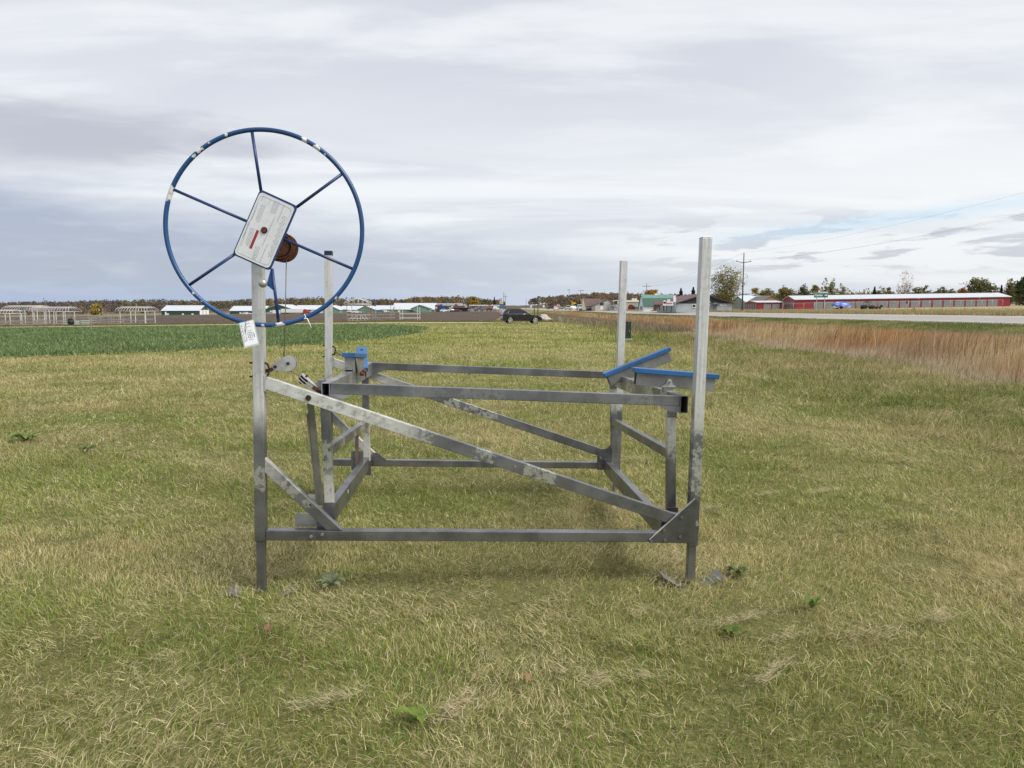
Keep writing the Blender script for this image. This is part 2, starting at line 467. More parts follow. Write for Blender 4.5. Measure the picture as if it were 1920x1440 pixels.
gc = np.where(fs_, np.array([0.32, 0.27, 0.16]) * (0.8 + 0.4 * nz), gc)
hz_ = (gy_ > 500)[..., None]
gc = np.where(hz_, np.array([0.105, 0.085, 0.06]) * (0.8 + 0.4 * nz2), gc)
gc = gc * np.where((gx < 11)[..., None], 0.58 + 0.42 * sstep(6, 36, gy_)[..., None], 1.0)
ny, nx = gx.shape
idx = np.arange(ny * nx).reshape(ny, nx)
quads = np.stack([idx[:-1, :-1], idx[:-1, 1:], idx[1:, 1:], idx[1:, :-1]], -1).reshape(-1, 4)
gm, N, b = new_mat('ground soil and thatch')
a_ = N.n('ShaderNodeAttribute', attribute_name='Col'); oc = N.n('ShaderNodeTexCoord').outputs['Object']
g1 = N.noise(oc, 7, 8, 0.7); g2 = N.noise(oc, 60, 6, 0.7); g3 = N.noise(N.vscale(oc, (0.25, 0.8, 1)), 0.9, 5, 0.6)
gcol = N.mul(a_.outputs['Color'], N.mix(N.smooth(g1, 0.25, 0.75), (0.72, 0.72, 0.72), (1.25, 1.25, 1.2)))
gcol = N.mul(gcol, N.mix(N.smooth(g2, 0.3, 0.7), (0.75, 0.75, 0.75), (1.2, 1.2, 1.2)))
gcol = N.mul(gcol, N.mix(N.smooth(g3, 0.3, 0.7), (0.85, 0.9, 0.8), (1.15, 1.1, 1.15)))
N.put(b.inputs['Base Color'], gcol); b.inputs['Roughness'].default_value = 0.95; b.inputs['Specular IOR Level'].default_value = 0.1
bp = N.n('ShaderNodeBump'); bp.inputs['Strength'].default_value = 0.8; bp.inputs['Distance'].default_value = 0.04
N.link(g1, bp.inputs['Height']); N.link(bp.outputs[0], b.inputs['Normal'])
ground = np_mesh('ground', np.stack([gx, gy_, gz], -1).reshape(-1, 3), quads.ravel(), np.arange(len(quads)) * 4, gm, gc.reshape(-1, 3))
ground.data.polygons.foreach_set('use_smooth', [True] * len(ground.data.polygons))
tag(ground, kind='structure')


def sheet(name, rows, off, material, sub=1):
    """ground sheet from rows of (x,y[,z]) point lists, laid off metres above the terrain"""
    vs = []; fs = []; m = len(rows[0])
    for r in rows:
        for p in r: vs.append((p[0], p[1], (p[2] if len(p) > 2 else float(hgt(p[0], p[1]))) + off))
    for i in range(len(rows) - 1):
        for k in range(m - 1): fs.append((i * m + k, i * m + k + 1, (i + 1) * m + k + 1, (i + 1) * m + k))
    mb = MB(); mb.add(vs, fs, True); o = mb.build(name, material)
    if sum(p.normal.z for p in o.data.polygons) < 0: o.data.flip_normals()
    return tag(o, kind='structure')


def poly_rows(poly, n=60, m=40):
    """scanline fill of a polygon that is single-valued in y"""
    yy = [p[1] for p in poly]; rows = []
    for y in np.linspace(min(yy) + 1e-3, max(yy) - 1e-3, n):
        xs = []
        for i in range(len(poly)):
            (xa, ya), (xb, yb) = poly[i], poly[(i + 1) % len(poly)]
            if (ya > y) != (yb > y): xs.append(xa + (xb - xa) * (y - ya) / (yb - ya))
        xs.sort(); rows.append([(xs[0] + (xs[-1] - xs[0]) * k / (m - 1), y) for k in range(m)])
    return rows


# ploughed field: dark earth with furrows and stubble
fm, N, b = new_mat('ploughed earth')
oc = N.n('ShaderNodeTexCoord').outputs['Object']
f1 = N.noise(N.vscale(oc, (0.10, 0.6, 1)), 1.0, 6, 0.62); f2 = N.noise(oc, 2.2, 6, 0.7)
fc = N.mix(N.smooth(f1, 0.34, 0.66), (0.062, 0.047, 0.038), (0.128, 0.100, 0.080))
fc = N.mul(fc, N.mix(N.smooth(f2, 0.3, 0.7), (0.7, 0.7, 0.7), (1.3, 1.3, 1.3)))
N.put(b.inputs['Base Color'], fc); b.inputs['Roughness'].default_value = 0.95; b.inputs['Specular IOR Level'].default_value = 0.1
bp = N.n('ShaderNodeBump'); bp.inputs['Distance'].default_value = 0.3; N.link(f2, bp.inputs['Height']); N.link(bp.outputs[0], b.inputs['Normal'])
sheet('ploughed_field', poly_rows(FIELD, 60, 50), 0.05, fm)
sheet('crop_field', poly_rows(CROP, 60, 50), 0.03, mat('crop soil', (0.13, 0.19, 0.07), 0.95, 0, 0.3, 1.5, 0.3, 0.1))
grav = mat('pale gravel', (0.46, 0.41, 0.32), 0.95, 0, 0.2, 3.0, 0.3, 0.1)
LANE = [(-140, 88.6), (-110, 88.2), (-80, 87.8), (-50, 87.5), (-20, 87.6), (-8, 87.0), (-2.6, 85.8)]
sheet('gravel_lane', [[(x, y - 1.6 + 3.2 * k / 3) for k in range(4)] for x, y in [(LANE[i][0] + (LANE[i + 1][0] - LANE[i][0]) * t / 12, LANE[i][1] + (LANE[i + 1][1] - LANE[i][1]) * t / 12) for i in range(len(LANE) - 1) for t in range(12)]], 0.02, grav)
DR = [(34.2, 108), (29, 106.5), (24, 103), (19, 99), (14, 95.5), (11, 93.5)]
sheet('gravel_drive', [[(x, y - 1.8 + 3.6 * k / 3) for k in range(4)] for x, y in [(DR[i][0] + (DR[i + 1][0] - DR[i][0]) * t / 8, DR[i][1] + (DR[i + 1][1] - DR[i][1]) * t / 8) for i in range(len(DR) - 1) for t in range(8)]], 0.05, grav)


def road_pt(y, s):
    """s: 0 at the near edge, 1 at the far edge"""
    xn = np.interp(y, RY, RNX); zn = np.interp(y, RY, RNZ); xf = np.interp(y, RY, RFX); zf = np.interp(y, RY, RFZ)
    return (float(xn + (xf - xn) * s), float(y), float(zn + (zf - zn) * s))


ry = np.concatenate([np.linspace(-50, 300, 71), np.linspace(310, 1500, 80)])
am = mat('asphalt', (0.30, 0.285, 0.275), 0.9, 0, 0.10, 1.2, 0.15, 0.2)
sheet('gravel_shoulder', [[road_pt(y, s) for s in np.linspace(-0.03, 1.03, 8)] for y in ry], -0.035, mat('shoulder gravel', (0.40, 0.36, 0.29), 0.95, 0, 0.2, 3, 0.2, 0.1))
sheet('road', [[road_pt(y, s) for s in np.linspace(0.10, 0.92, 8)] for y in ry], -0.015, am)
wm = mat('road paint white', (0.80, 0.80, 0.78), 0.7, 0, 0.06)
for s in (0.20, 0.81):
    sheet('edge_line', [[road_pt(y, s - 0.006), road_pt(y, s + 0.006)] for y in ry], -0.005, wm)
ym = mat('road paint yellow', (0.62, 0.45, 0.08), 0.7, 0, 0.1)
sheet('centre_line', [[road_pt(y, 0.494), road_pt(y, 0.506)] for y in ry], -0.005, ym)

# ------------------------------------------------------------------ the boat lift (built in its own frame: x along the front, y back, z up)
LO = (-1.38188591, 3.77947157, 0.0)
LM = Matrix(((0.99734186, -0.06947849, 0.02195344), (0.06920595, 0.99751847, 0.01294019), (-0.02279802, -0.01138648, 0.99967525)))
lift = thing('boat_lift', 'weathered aluminium cantilever boat lift with a big blue hand wheel standing on the mown grass', 'boat lift')
lift.matrix_world = Matrix.Translation(LO) @ LM.to_4x4()
LW, LD = 2.412, 1.994
A_post_f = mat_alu('post metal near left', 2, 1.05, 0.84, [(0, -0.03, 0.64, 0.10)])
A_post_r = mat_alu('post metal near right', 2, 1.12, 0.86, [(LW, -0.03, 0.72, 0.10), (LW, -0.03, 0.62, 0.10), (LW, -0.03, 0.80, 0.06), (LW, -0.02, 1.0, 0.2)], noise_amp=0.4)
A_post_b = mat_alu('post metal far', 2, 0.86, 0.72, [(LW, 1.97, 0.88, 0.15)], noise_amp=0.3)
A_diag_f = mat_alu('diagonal metal near', 0, 0.62, 1.02, [(1.22, -0.03, 0.77, 0.085), (1.47, -0.03, 0.69, 0.07), (1.56, -0.03, 0.655, 0.09), (0.8, -0.03, 0.9, 0.2)], clean=(0.58, 0.58, 0.54), noise_amp=0.45, grain=(14, 60, 30), mottle=0.8)
A_diag_b = mat_alu('diagonal metal far', 0, 0.45, 0.85, [(1.02, 1.97, 0.82, 0.11), (1.3, 1.97, 0.73, 0.13), (1.16, 1.97, 0.78, 0.09)], clean=(0.52, 0.52, 0.49), noise_amp=0.5, grain=(14, 60, 30), mottle=0.6)
A_knee = mat_alu('knee brace metal', 0, 0.07, 0.15, [(0.17, -0.03, 0.59, 0.09), (0.25, -0.03, 0.5, 0.04)], clean=(0.42, 0.42, 0.40), noise_amp=0.15, grain=(20, 40, 20), mottle=0.8)
A_dark = mat_alu('stained metal', None)
A_leg = mat_alu('swing leg metal', 2, 0.50, 0.72, [(0.33, 0.09, 0.73, 0.14), (0.34, 0.09, 0.50, 0.14), (2.29, 0.09, 0.84, 0.22), (0.31, 1.83, 0.6, 0.25), (2.33, 1.83, 0.95, 0.25), (0.32, 0.09, 0.6, 0.1)], clean=(0.52, 0.52, 0.48), noise_amp=0.3, mottle=0.9)
A_legR = mat_alu('swing leg metal flaked', 2, 0.88, 0.74, [(2.29, 0.09, 0.84, 0.16), (2.35, 1.83, 0.92, 0.2)], clean=(0.56, 0.56, 0.51), noise_amp=0.2, mottle=0.8)
A_brace = mat_alu('leg brace metal', None, patches=[(0.34, 1.5, 0.66, 0.22), (0.34, 1.1, 0.64, 0.12), (0.34, 0.6, 0.7, 0.1)])
A_tubeR = mat_alu('carriage beam metal right', None, patches=[(2.33, 0.75, 1.06, 0.16), (2.33, 1.3, 1.06, 0.2), (2.33, 0.4, 1.08, 0.12), (2.33, 1.7, 1.05, 0.2)], stain=(0.22, 0.22, 0.215), metal=0.6)
A_tubeL = mat_alu('carriage beam metal left', None, stain=(0.30, 0.30, 0.31), metal=0.7)
A_clean = mat_alu('clean metal', None, stain=(0.44, 0.44, 0.43), scrape=0.05, metal=0.4)
A_mid = mat_alu('bunk metal', None, stain=(0.20, 0.198, 0.195), scrape=0.2, metal=0.55)
A_bunkl = mat_alu('bunk metal grey', None, stain=(0.27, 0.27, 0.265), scrape=0.05, metal=0.5)
RUST = mat('rusty steel', (0.10, 0.040, 0.022), 0.85, 0.1, 0.45, 60, 0.4, 0.2)
RUSTD = mat('dark rusty steel', (0.045, 0.028, 0.022), 0.8, 0.1, 0.4, 60, 0.3, 0.2)
STEEL = mat('bolt steel', (0.30, 0.28, 0.26), 0.45, 0.6, 0.3, 80)
CABLE = mat('wire rope', (0.20, 0.18, 0.15), 0.6, 0.4, 0.25, 200)
BLUE_C = mat_paint('blue bunk cover', (0.016, 0.092, 0.245), (), 0.78, 0.45)
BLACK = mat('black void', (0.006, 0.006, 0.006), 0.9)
X, Y, Z = Vector((1, 0, 0)), Vector((0, 1, 0)), Vector((0, 0, 1))


def gz_l(x, y): return 0.0228 * x + 0.0114 * y          # lawn level in lift coordinates


posts = [((0, 0), 0.29, 1.985, 0.286, A_post_f), ((LW, 0), 0.262, 1.992, 0.26, A_post_r), ((0, LD), 0.26, 2.030, 0.26, A_post_b), ((LW - 0.003, LD), 0.26, 2.018, 0.26, A_post_b)]
for i, ((px, py), z0, z1, zc, m) in enumerate(posts):
    p = MB().bar((px, py, z0), (px, py, z1), 0.057, 0.057, (0, 1, 0), hollow=0.006).build('post', m, lift, 0.003)
    g = gz_l(px, py)
    MB().bar((px, py, g - 0.01), (px, py, z0 + 0.14), 0.0442, 0.0442, (0, 1, 0)).build('leg_extension', A_dark, p, 0.003)
    ca = MB().box((px, py, z1 + (0.002 if i != 2 else -0.012)), (0.058, 0.058, 0.006) if i != 2 else (0.061, 0.061, 0.036))
    ca.build('post_cap', A_clean if i != 2 else mat_paint('navy cap plastic', (0.008, 0.016, 0.05), (), 0.9, 0.4), p, 0.002)
    # dished foot pad: a strip bent up at both ends
    fp = []
    for k in range(-6, 7):
        t = k / 6; xx = px + 0.175 * t; zz = g + (-0.030, -0.030, -0.02, -0.02)[i] + (0.050, 0.068, 0.03, 0.04)[i] * abs(t) ** 1.6
        fp.append((xx, zz))
    mb = MB()
    vs = []
    for (xx, zz) in fp:
        wv = 0.075 - 0.012 * abs(xx - px) / 0.175
        vs += [(xx, py - wv, zz), (xx, py + wv, zz), (xx, py + wv, zz - 0.008), (xx, py - wv, zz - 0.008)]
    fs = []
    for k in range(12):
        a = k * 4; fs += [(a + q, a + (q + 1) % 4, a + 4 + (q + 1) % 4, a + 4 + q) for q in range(4)]
    fs += [(3, 2, 1, 0), (48, 49, 50, 51)]
    mb.add(vs, fs).build('foot_pad', mat_alu('foot pad metal %d' % i, None, stain=(0.21, 0.205, 0.20), scrape=0.08), p, 0.002)

bolt_r = 0.0085


def bolts(parent, spots, y, r=bolt_r, m=None, depth=0.012):
    for (bx, bz) in spots:
        MB().cyl((bx, y + 0.004, bz), (bx, y - depth, bz), r, 6).build('bolt', m or STEEL, parent, 0.001)


# fixed frame
rf = MB().bar((0.030, 0, 0.322), (LW - 0.030, 0, 0.311), 0.054, 0.057, Z).build('bottom_rail', A_dark, lift, 0.004)
bolts(rf, [(0.275, 0.318), (0.335, 0.329)], -0.027, 0.009)
MB().bar((0.030, LD, 0.313), (LW - 0.030, LD, 0.303), 0.054, 0.054, Z).build('bottom_rail', A_dark, lift, 0.004)
df = MB().bar((0.034, -0.003, 1.157), (2.335, -0.003, 0.402), 0.040, 0.066, Z).build('diagonal_brace', A_diag_f, lift, 0.003)
MB().box((0.034, -0.003, 1.155), (0.010, 0.052, 0.088)).build('end_plate', A_clean, df, 0.002)
bolts(df, [(0.263, 1.080)], -0.022, 0.0165, RUSTD, 0.010)
bolts(df, [(1.385, 0.712)], -0.022, 0.006, STEEL, 0.006)
db = MB().bar((0.034, LD, 1.140), (2.30, LD, 0.404), 0.040, 0.066, Z).build('diagonal_brace', A_diag_b, lift, 0.003)
MB().box((0.034, LD, 1.138), (0.010, 0.052, 0.088)).build('end_plate', A_clean, db, 0.002)
kf = MB().plate([(0.0287, -0.004, 0.750), (0.0287, -0.004, 0.669), (0.357, -0.004, 0.351), (0.440, -0.004, 0.351)], 0.042).build('knee_brace', A_knee, lift, 0.003)
bolts(kf, [(0.27, 0.492)], -0.0245, 0.006, BLACK, 0.002)
MB().plate([(0.0287, LD, 0.730), (0.0287, LD, 0.650), (0.350, LD, 0.341), (0.432, LD, 0.341)], 0.042).build('knee_brace', A_leg, lift, 0.003)
gp = MB().plate([(2.404, -0.034, 0.540), (2.432, -0.034, 0.522), (2.436, -0.034, 0.288), (2.365, -0.034, 0.281), (2.155, -0.034, 0.283), (2.150, -0.034, 0.298)], 0.006).build('gusset_plate', mat_alu('gusset metal', None, stain=(0.140, 0.140, 0.145), scrape=0.04, patches=[(2.43, -0.03, 0.4, 0.03)]), lift, 0.001)
bolts(gp, [(2.334, 0.430), (2.236, 0.356), (2.330, 0.318), (2.243, 0.298), (2.166, 0.290)], -0.036, 0.0095, mat('bolt dull', (0.16, 0.14, 0.13), 0.5, 0.5, 0.3, 80), 0.007)
MB().bar((2.152, -0.040, 0.303), (2.406, -0.040, 0.542), 0.004, 0.012, Y).build('gusset_weld', A_clean, gp)
gb = MB().plate([(2.235, 1.962, 0.448), (2.375, 1.962, 0.452), (2.378, 1.962, 0.265), (2.235, 1.962, 0.270)], 0.006).build('gusset_plate', A_dark, lift, 0.001)
MB().plate([(2.30, 1.9595, 0.44), (2.384, 1.9595, 0.53), (2.384, 1.9595, 0.44)], 0.005).build('gusset_web', A_dark, gb)
bolts(gb, [(2.365, 0.437), (2.262, 0.372), (2.262, 0.300)], 1.958, 0.011, STEEL, 0.012)
MB().plate([(0.40, 1.964, 0.40), (0.47, 1.964, 0.345), (0.47, 1.964, 0.29), (0.36, 1.964, 0.29), (0.36, 1.964, 0.40)], 0.006).build('gusset_plate', A_dark, lift, 0.001)
sbl = MB().bar((0.318, 0.030, 0.358), (0.322, 1.962, 0.332), 0.050, 0.108, Z).build('side_beam', A_dark, lift, 0.004)
MB().box((0.3436, 0.80, 0.365), (0.002, 0.030, 0.026)).build('sticker', mat('white sticker', (0.8, 0.8, 0.8), 0.5, 0, 0.03), sbl)
sbr = MB().bar((2.262, 0.030, 0.337), (2.318, 1.955, 0.304), 0.050, 0.108, Z).build('side_beam', A_dark, lift, 0.004)
MB().plate([(0.170, 0.055, 0.349), (0.170, 0.055, 0.417), (0.178, 0.055, 0.426), (0.345, 0.055, 0.420), (0.345, 0.055, 0.349)], 0.006).build('step_plate', mat_alu('step plate metal', None, stain=(0.38, 0.385, 0.36), scrape=0.06, metal=0.35), lift, 0.001)
MB().box((2.30, 0.045, 0.425), (0.10, 0.03, 0.02)).build('hinge_shelf', A_dark, lift, 0.002)

# carriage
bl_ = MB().bar((0.337, 0.060, 1.104), (0.337, 1.985, 1.099), 0.046, 0.100, Z, hollow=0.0045).build('carriage_beam', A_tubeL, lift, 0.002)
br_ = MB().bar((2.352, 0.060, 1.061), (2.352, 1.985, 1.040), 0.046, 0.100, Z, hollow=0.0045).build('carriage_beam', A_tubeR, lift, 0.002)
MB().box((0.337, 0.75, 1.10), (0.036, 0.01, 0.088)).build('tube_shade_block', BLACK, bl_)  # black blocks stand in for the shade inside the open tubes
MB().box((2.352, 0.75, 1.054), (0.036, 0.01, 0.088)).build('tube_shade_block', BLACK, br_)
for yy, zz in ((0.32, 1.0585), (1.12, 1.0495)): MB().box((2.352, yy, zz), (0.054, 0.012, 0.110)).build('beam_band', A_clean, br_)
MB().bar((0.361, 0.086, 1.122), (2.328, 0.086, 1.080), 0.042, 0.060, Z).build('carriage_rail', mat_alu('carriage rail metal', None, patches=[(0.9, 0.06, 1.11, 0.16, .12), (1.2, 0.06, 1.10, 0.2, .2), (2.1, 0.06, 1.09, 0.14, .2)], stain=(0.185, 0.186, 0.192), scrape=0.16), lift, 0.003)
MB().bar((0.361, 1.955, 1.118), (2.328, 1.955, 1.075), 0.042, 0.058, Z).build('carriage_rail', A_dark, lift, 0.003)
MB().plate([(0.361, 0.0625, 1.091), (0.48, 0.0625, 1.088), (0.42, 0.0625, 1.062), (0.361, 0.0625, 1.056)], 0.004).build('corner_gusset', A_tubeL, lift)
MB().plate([(2.328, 0.0625, 1.050), (2.20, 0.0625, 1.052), (2.27, 0.0625, 1.020), (2.328, 0.0625, 1.014)], 0.004).build('corner_gusset', A_mid, lift)
MB().plate([(0.361, 1.9325, 1.09), (0.46, 1.9325, 1.086), (0.361, 1.9325, 1.045)], 0.004).build('corner_gusset', A_dark, lift)
# swing legs, hinged between carriage and side beams
for (xa, za, xb, zb, yy, m) in ((0.322, 1.053, 0.348, 0.413, 0.13, A_leg), (2.296, 1.010, 2.322, 0.392, 0.13, A_legR), (0.312, 1.053, 0.330, 0.30, 1.86, A_leg), (2.322, 1.000, 2.362, 0.37, 1.86, A_legR)):
    lg = MB().bar((xa, yy, za), (xb, yy, zb), 0.050, 0.050, (0, 1, 0)).build('swing_leg', m, lift, 0.003)
    MB().plate([(xb - 0.034, yy - 0.03, zb + 0.06), (xb + 0.034, yy - 0.03, zb + 0.06), (xb + 0.034, yy - 0.03, zb - 0.06), (xb - 0.034, yy - 0.03, zb - 0.06)], 0.005).build('hinge_plate', A_dark, lg, 0.001)
    if yy > 1 and xa < 1: MB().cyl((xb, yy - 0.028, zb + 0.03), (xb, yy - 0.048, zb + 0.03), 0.021, 8).build('hinge_bolt', RUST, lg, 0.001)
    MB().plate([(xa - 0.028, yy - 0.028, za + 0.03), (xa + 0.028, yy - 0.028, za + 0.03), (xa + 0.028, yy - 0.028, za - 0.03), (xa - 0.028, yy - 0.028, za - 0.03)], 0.005).build('hinge_plate', A_dark, lg, 0.001)
MB().bar((0.328, 0.156, 0.755), (0.322, 1.834, 0.665), 0.042, 0.058, Z).build('leg_brace', A_brace, lift, 0.003)
MB().bar((2.306, 0.156, 0.762), (2.340, 1.834, 0.700), 0.042, 0.055, Z).build('leg_brace', A_dark, lift, 0.003)
MB().bar((0.285, 1.60, 0.64), (0.28, 1.62, 0.37), 0.026, 0.010, Y).build('tie_bar', mat('rust stained bar', (0.15, 0.105, 0.09), 0.7, 0.2, 0.3, 30), lift, 0.001)
MB().box((0.28, 1.64, 0.40), (0.09, 0.012, 0.15)).build('hinge_plate', A_dark, lift, 0.002)
# stop arm hanging from the near diagonal
sa = MB()
sa.bar((0.260, 0.040, 1.046), (0.298, 0.115, 0.455), 0.036, 0.006, Y)
sa.bar((0.240, 0.048, 0.985), (0.2785, 0.121, 0.455), 0.005, 0.034, Y)
sao = sa.build('stop_arm', mat_alu('stop arm metal', None, stain=(0.20, 0.198, 0.175), metal=0.4, scrape=0.10), lift, 0.001)
MB().cyl((0.263, 0.02, 1.066), (0.263, 0.05, 1.066), 0.022, 12).build('pivot_bushing', A_clean, sao)

# bunks: blue capped channels that swivel on short posts
def bunk(p0, p1, capw, width, height, m, posts_=(), up=Z, inset=0.02):
    p0, p1 = Vector(p0), Vector(p1); d = (p1 - p0).normalized()
    sidev = up.cross(d).normalized(); n = d.cross(sidev)
    o = MB()
    a = p0 + d * inset - n * (0.018 + height / 2); b_ = p1 - d * inset - n * (0.018 + height / 2)
    o.bar(a, b_, width, height, n, hollow=0.004)
    root = o.build('bunk', m, lift, 0.0015)
    MB().bar(p0 - n * 0.004, p1 - n * 0.004, capw, 0.030, n).build('bunk_cover', BLUE_C, root, 0.003)
    return root, d, n, sidev


b1_, d, n_, s_ = bunk((2.130, 0.40, 1.236), (2.662, 0.40, 1.203), 0.088, 0.058, 0.078, A_mid)
MB().bar((2.350, 0.40, 1.105), (2.350, 0.40, 1.180), 0.062, 0.040, Y).build('bunk_post', A_clean, b1_, 0.002)
MB().plate([(2.300, 0.366, 1.130), (2.400, 0.366, 1.130), (2.372, 0.366, 1.150), (2.362, 0.366, 1.178), (2.342, 0.366, 1.178), (2.330, 0.366, 1.150)], 0.006).build('pivot_lug', A_clean, b1_)
MB().cyl((2.352, 0.364, 1.162), (2.352, 0.352, 1.162), 0.008, 8).build('pivot_pin', STEEL, b1_)
b2_, d, n_, s_ = bunk((2.190, 1.60, 1.104), (2.706, 1.60, 1.322), 0.090, 0.058, 0.082, A_mid)
MB().bar((2.352, 1.60, 1.085), (2.352, 1.60, 1.120), 0.05, 0.040, Y).build('bunk_post', A_clean, b2_, 0.002)
b3_, d, n_, s_ = bunk((0.331, 0.90, 1.266), (0.340, 1.40, 1.236), 0.090, 0.060, 0.100, A_bunkl)
MB().box((0.331, 0.918, 1.203), (0.052, 0.003, 0.084)).build('end_plate', A_bunkl, b3_)
MB().plate([(0.3655, 0.96, 1.24), (0.3655, 1.10, 1.235), (0.385, 1.10, 1.09), (0.385, 1.02, 1.09)], 0.005).build('swivel_bracket', A_mid, b3_, 0.001)
for yy, zz in ((1.06, 1.125), (1.16, 1.135)):
    MB().cyl((0.385, yy, zz), (0.412, yy, zz), 0.014, 6).build('swivel_bolt', RUST, b3_)
MB().bar((0.335, 1.05, 1.135), (0.335, 1.05, 1.175), 0.04, 0.05, Y).build('bunk_post', A_dark, b3_)
b4_, d, n_, s_ = bunk((0.345, 1.46, 1.128), (0.268, 1.96, 1.262), 0.082, 0.058, 0.060, A_mid)
for t in (0.42, 0.84):
    c = Vector((0.345, 1.46, 1.128)).lerp(Vector((0.268, 1.96, 1.262)), t) + n_ * 0.0117
    MB().bar(c - s_ * 0.010, c + s_ * 0.010, 0.030, 0.001, n_).build('slot', BLACK, b4_)

# cable, pulleys and hooks
lines = MB()
lines.tube([(0.134, 0.05, 1.815), (0.127, 0.05, 1.55), (0.116, 0.05, 1.275)], 0.0028, 6)
lines.tube([(0.152, 0.05, 1.218), (0.175, 0.065, 1.205), (0.205, 0.08, 1.178)], 0.0028, 6)
lines.tube([(0.262, 0.095, 1.138), (0.30, 0.45, 1.165), (0.325, 0.95, 1.188), (0.20, 1.6, 1.20), (0.04, 1.97, 1.235)], 0.0026, 6)
lines.build('lift_cable', CABLE, lift)


def tear(c, tip, r, nvec, thick):
    """teardrop cheek plate: round at c, pointed round end at tip"""
    c, tip = Vector(c), Vector(tip); ax = (tip - c).normalized(); pv = nvec.cross(ax)
    pts = [c + (ax * math.cos(a) + pv * math.sin(a)) * r for a in np.linspace(R(65), R(295), 18)]
    pts += [tip + (ax * math.cos(a) + pv * math.sin(a)) * r * 0.42 for a in np.linspace(R(-70), R(70), 8)]
    return pts


p1_ = MB()
for yo in (0.034, 0.066):
    p1_.plate(tear((0.143, yo, 1.259), (0.066, yo, 1.238), 0.042, Y, 0.004), 0.004)
pul = p1_.build('pulley_block', A_clean, lift, 0.001)
MB().cyl((0.143, 0.038, 1.259), (0.143, 0.062, 1.259), 0.034, 20).build('sheave', RUSTD, pul)
for xx, zz in ((0.143, 1.259), (0.075, 1.240)): MB().cyl((xx, 0.033, zz), (xx, 0.024, zz), 0.0095, 6).build('pulley_bolt', RUSTD, pul)
sh = MB()
sh.tube([(0.072, 0.045, 1.240), (0.05, 0.03, 1.228), (0.030, 0.01, 1.222), (0.034, 0.0, 1.214), (0.055, 0.028, 1.218), (0.078, 0.055, 1.234)], 0.0055, 8)
sh.tube([(0.026, 0.0, 1.265), (0.044, 0.0, 1.255), (0.052, 0.0, 1.230), (0.046, 0.0, 1.200), (0.026, 0.0, 1.186)], 0.0055, 8)
sh.build('shackle', RUSTD, lift)
for zz in (1.262, 1.188):
    MB().cyl((-0.028, 0, zz), (-0.052, 0, zz), 0.005, 6).cyl((-0.028, 0, zz), (-0.036, 0, zz), 0.010, 6).build('eyebolt_end', RUSTD, lift)
ax = (Vector((0.276, 0.105, 1.111)) - Vector((0.188, 0.08, 1.191))).normalized(); nv = ax.cross(Y).normalized()
p2_ = MB()
for k in (-0.016, 0.0, 0.016):
    o = nv * k
    p2_.plate([Vector(q) + o for q in tear((0.214, 0.085, 1.170), (0.268, 0.1, 1.120), 0.030, nv, 0.003)], 0.004)
pul2 = p2_.build('pulley_block', A_clean, lift, 0.001)
MB().cyl(Vector((0.214, 0.085, 1.170)) - nv * 0.014, Vector((0.214, 0.085, 1.170)) + nv * 0.014, 0.024, 14).build('sheave', RUSTD, pul2)
MB().cyl(Vector((0.214, 0.085, 1.170)) - nv * 0.030, Vector((0.214, 0.085, 1.170)) + nv * 0.030, 0.007, 6).build('pulley_bolt', RUSTD, pul2)
hk = MB()
hk.tube([(0.262, 0.09, 1.128), (0.285, 0.095, 1.108), (0.305, 0.10, 1.092), (0.312, 0.1, 1.072), (0.300, 0.1, 1.062)], 0.0085, 8)
hk.tube([(0.268, 0.11, 1.136), (0.292, 0.11, 1.116), (0.315, 0.11, 1.100)], 0.0075, 8)
hk.build('hook', RUST, lift)
MB().box((0.300, 0.150, 1.110), (0.028, 0.10, 0.110)).build('hook_bracket', A_dark, lift, 0.003)
rb_ = MB()
rb_.tube([(0.028, LD, 1.270), (0.05, LD - .01, 1.262), (0.058, LD - .02, 1.235), (0.046, LD - .01, 1.205), (0.028, LD, 1.200)], 0.006, 8)
rb_.build('shackle', RUSTD, lift)
rc = MB(); rc.tube([(0.05, LD - .02, 1.23), (0.11, 1.90, 1.205), (0.16, 1.84, 1.185)], 0.006, 8); rc.build('cable_end', RUSTD, lift)
rw = MB(); rw.tube([(0.13, 1.85, 1.20), (0.20, 1.80, 1.170)], 0.013, 8); rw.build('cable_sleeve', mat('white sleeve', (0.7, 0.7, 0.68), 0.5, 0, 0.1), lift)
for zz in (1.275, 1.185):
    MB().cyl((-0.028, LD, zz), (-0.05, LD, zz), 0.006, 6).build('eyebolt_end', RUSTD, lift)

# winch drum
dr_ = MB()
DC = Vector((0.108, 0.05, 1.882))
dr_.cyl(DC + Y * -0.040, DC + Y * -0.030, 0.080, 36).cyl(DC + Y * -0.030, DC + Y * 0.045, 0.060, 28).cyl(DC + Y * 0.045, DC + Y * 0.055, 0.078, 36)
dr_.tube([DC + Vector((0.064 * math.cos(a), -0.043, 0.064 * math.sin(a))) for a in np.linspace(0, 2 * math.pi, 36, endpoint=False)], 0.004, 6, True)
drum = dr_.build('winch_drum', RUST, lift)
tt = MB()
for k in range(30):
    a = 2 * math.pi * k / 30
    tt.box(DC + Vector((0.055 * math.cos(a), -0.0415, 0.055 * math.sin(a))), (0.008, 0.003, 0.006), Matrix.Rotation(-a, 3, 'Y'))
tt.build('ratchet_holes', BLACK, drum)
wp = MB(); wp.box((0.055, 0.0, 1.90), (0.05, 0.07, 0.12)); wp.build('winch_bracket', RUSTD, lift, 0.003)

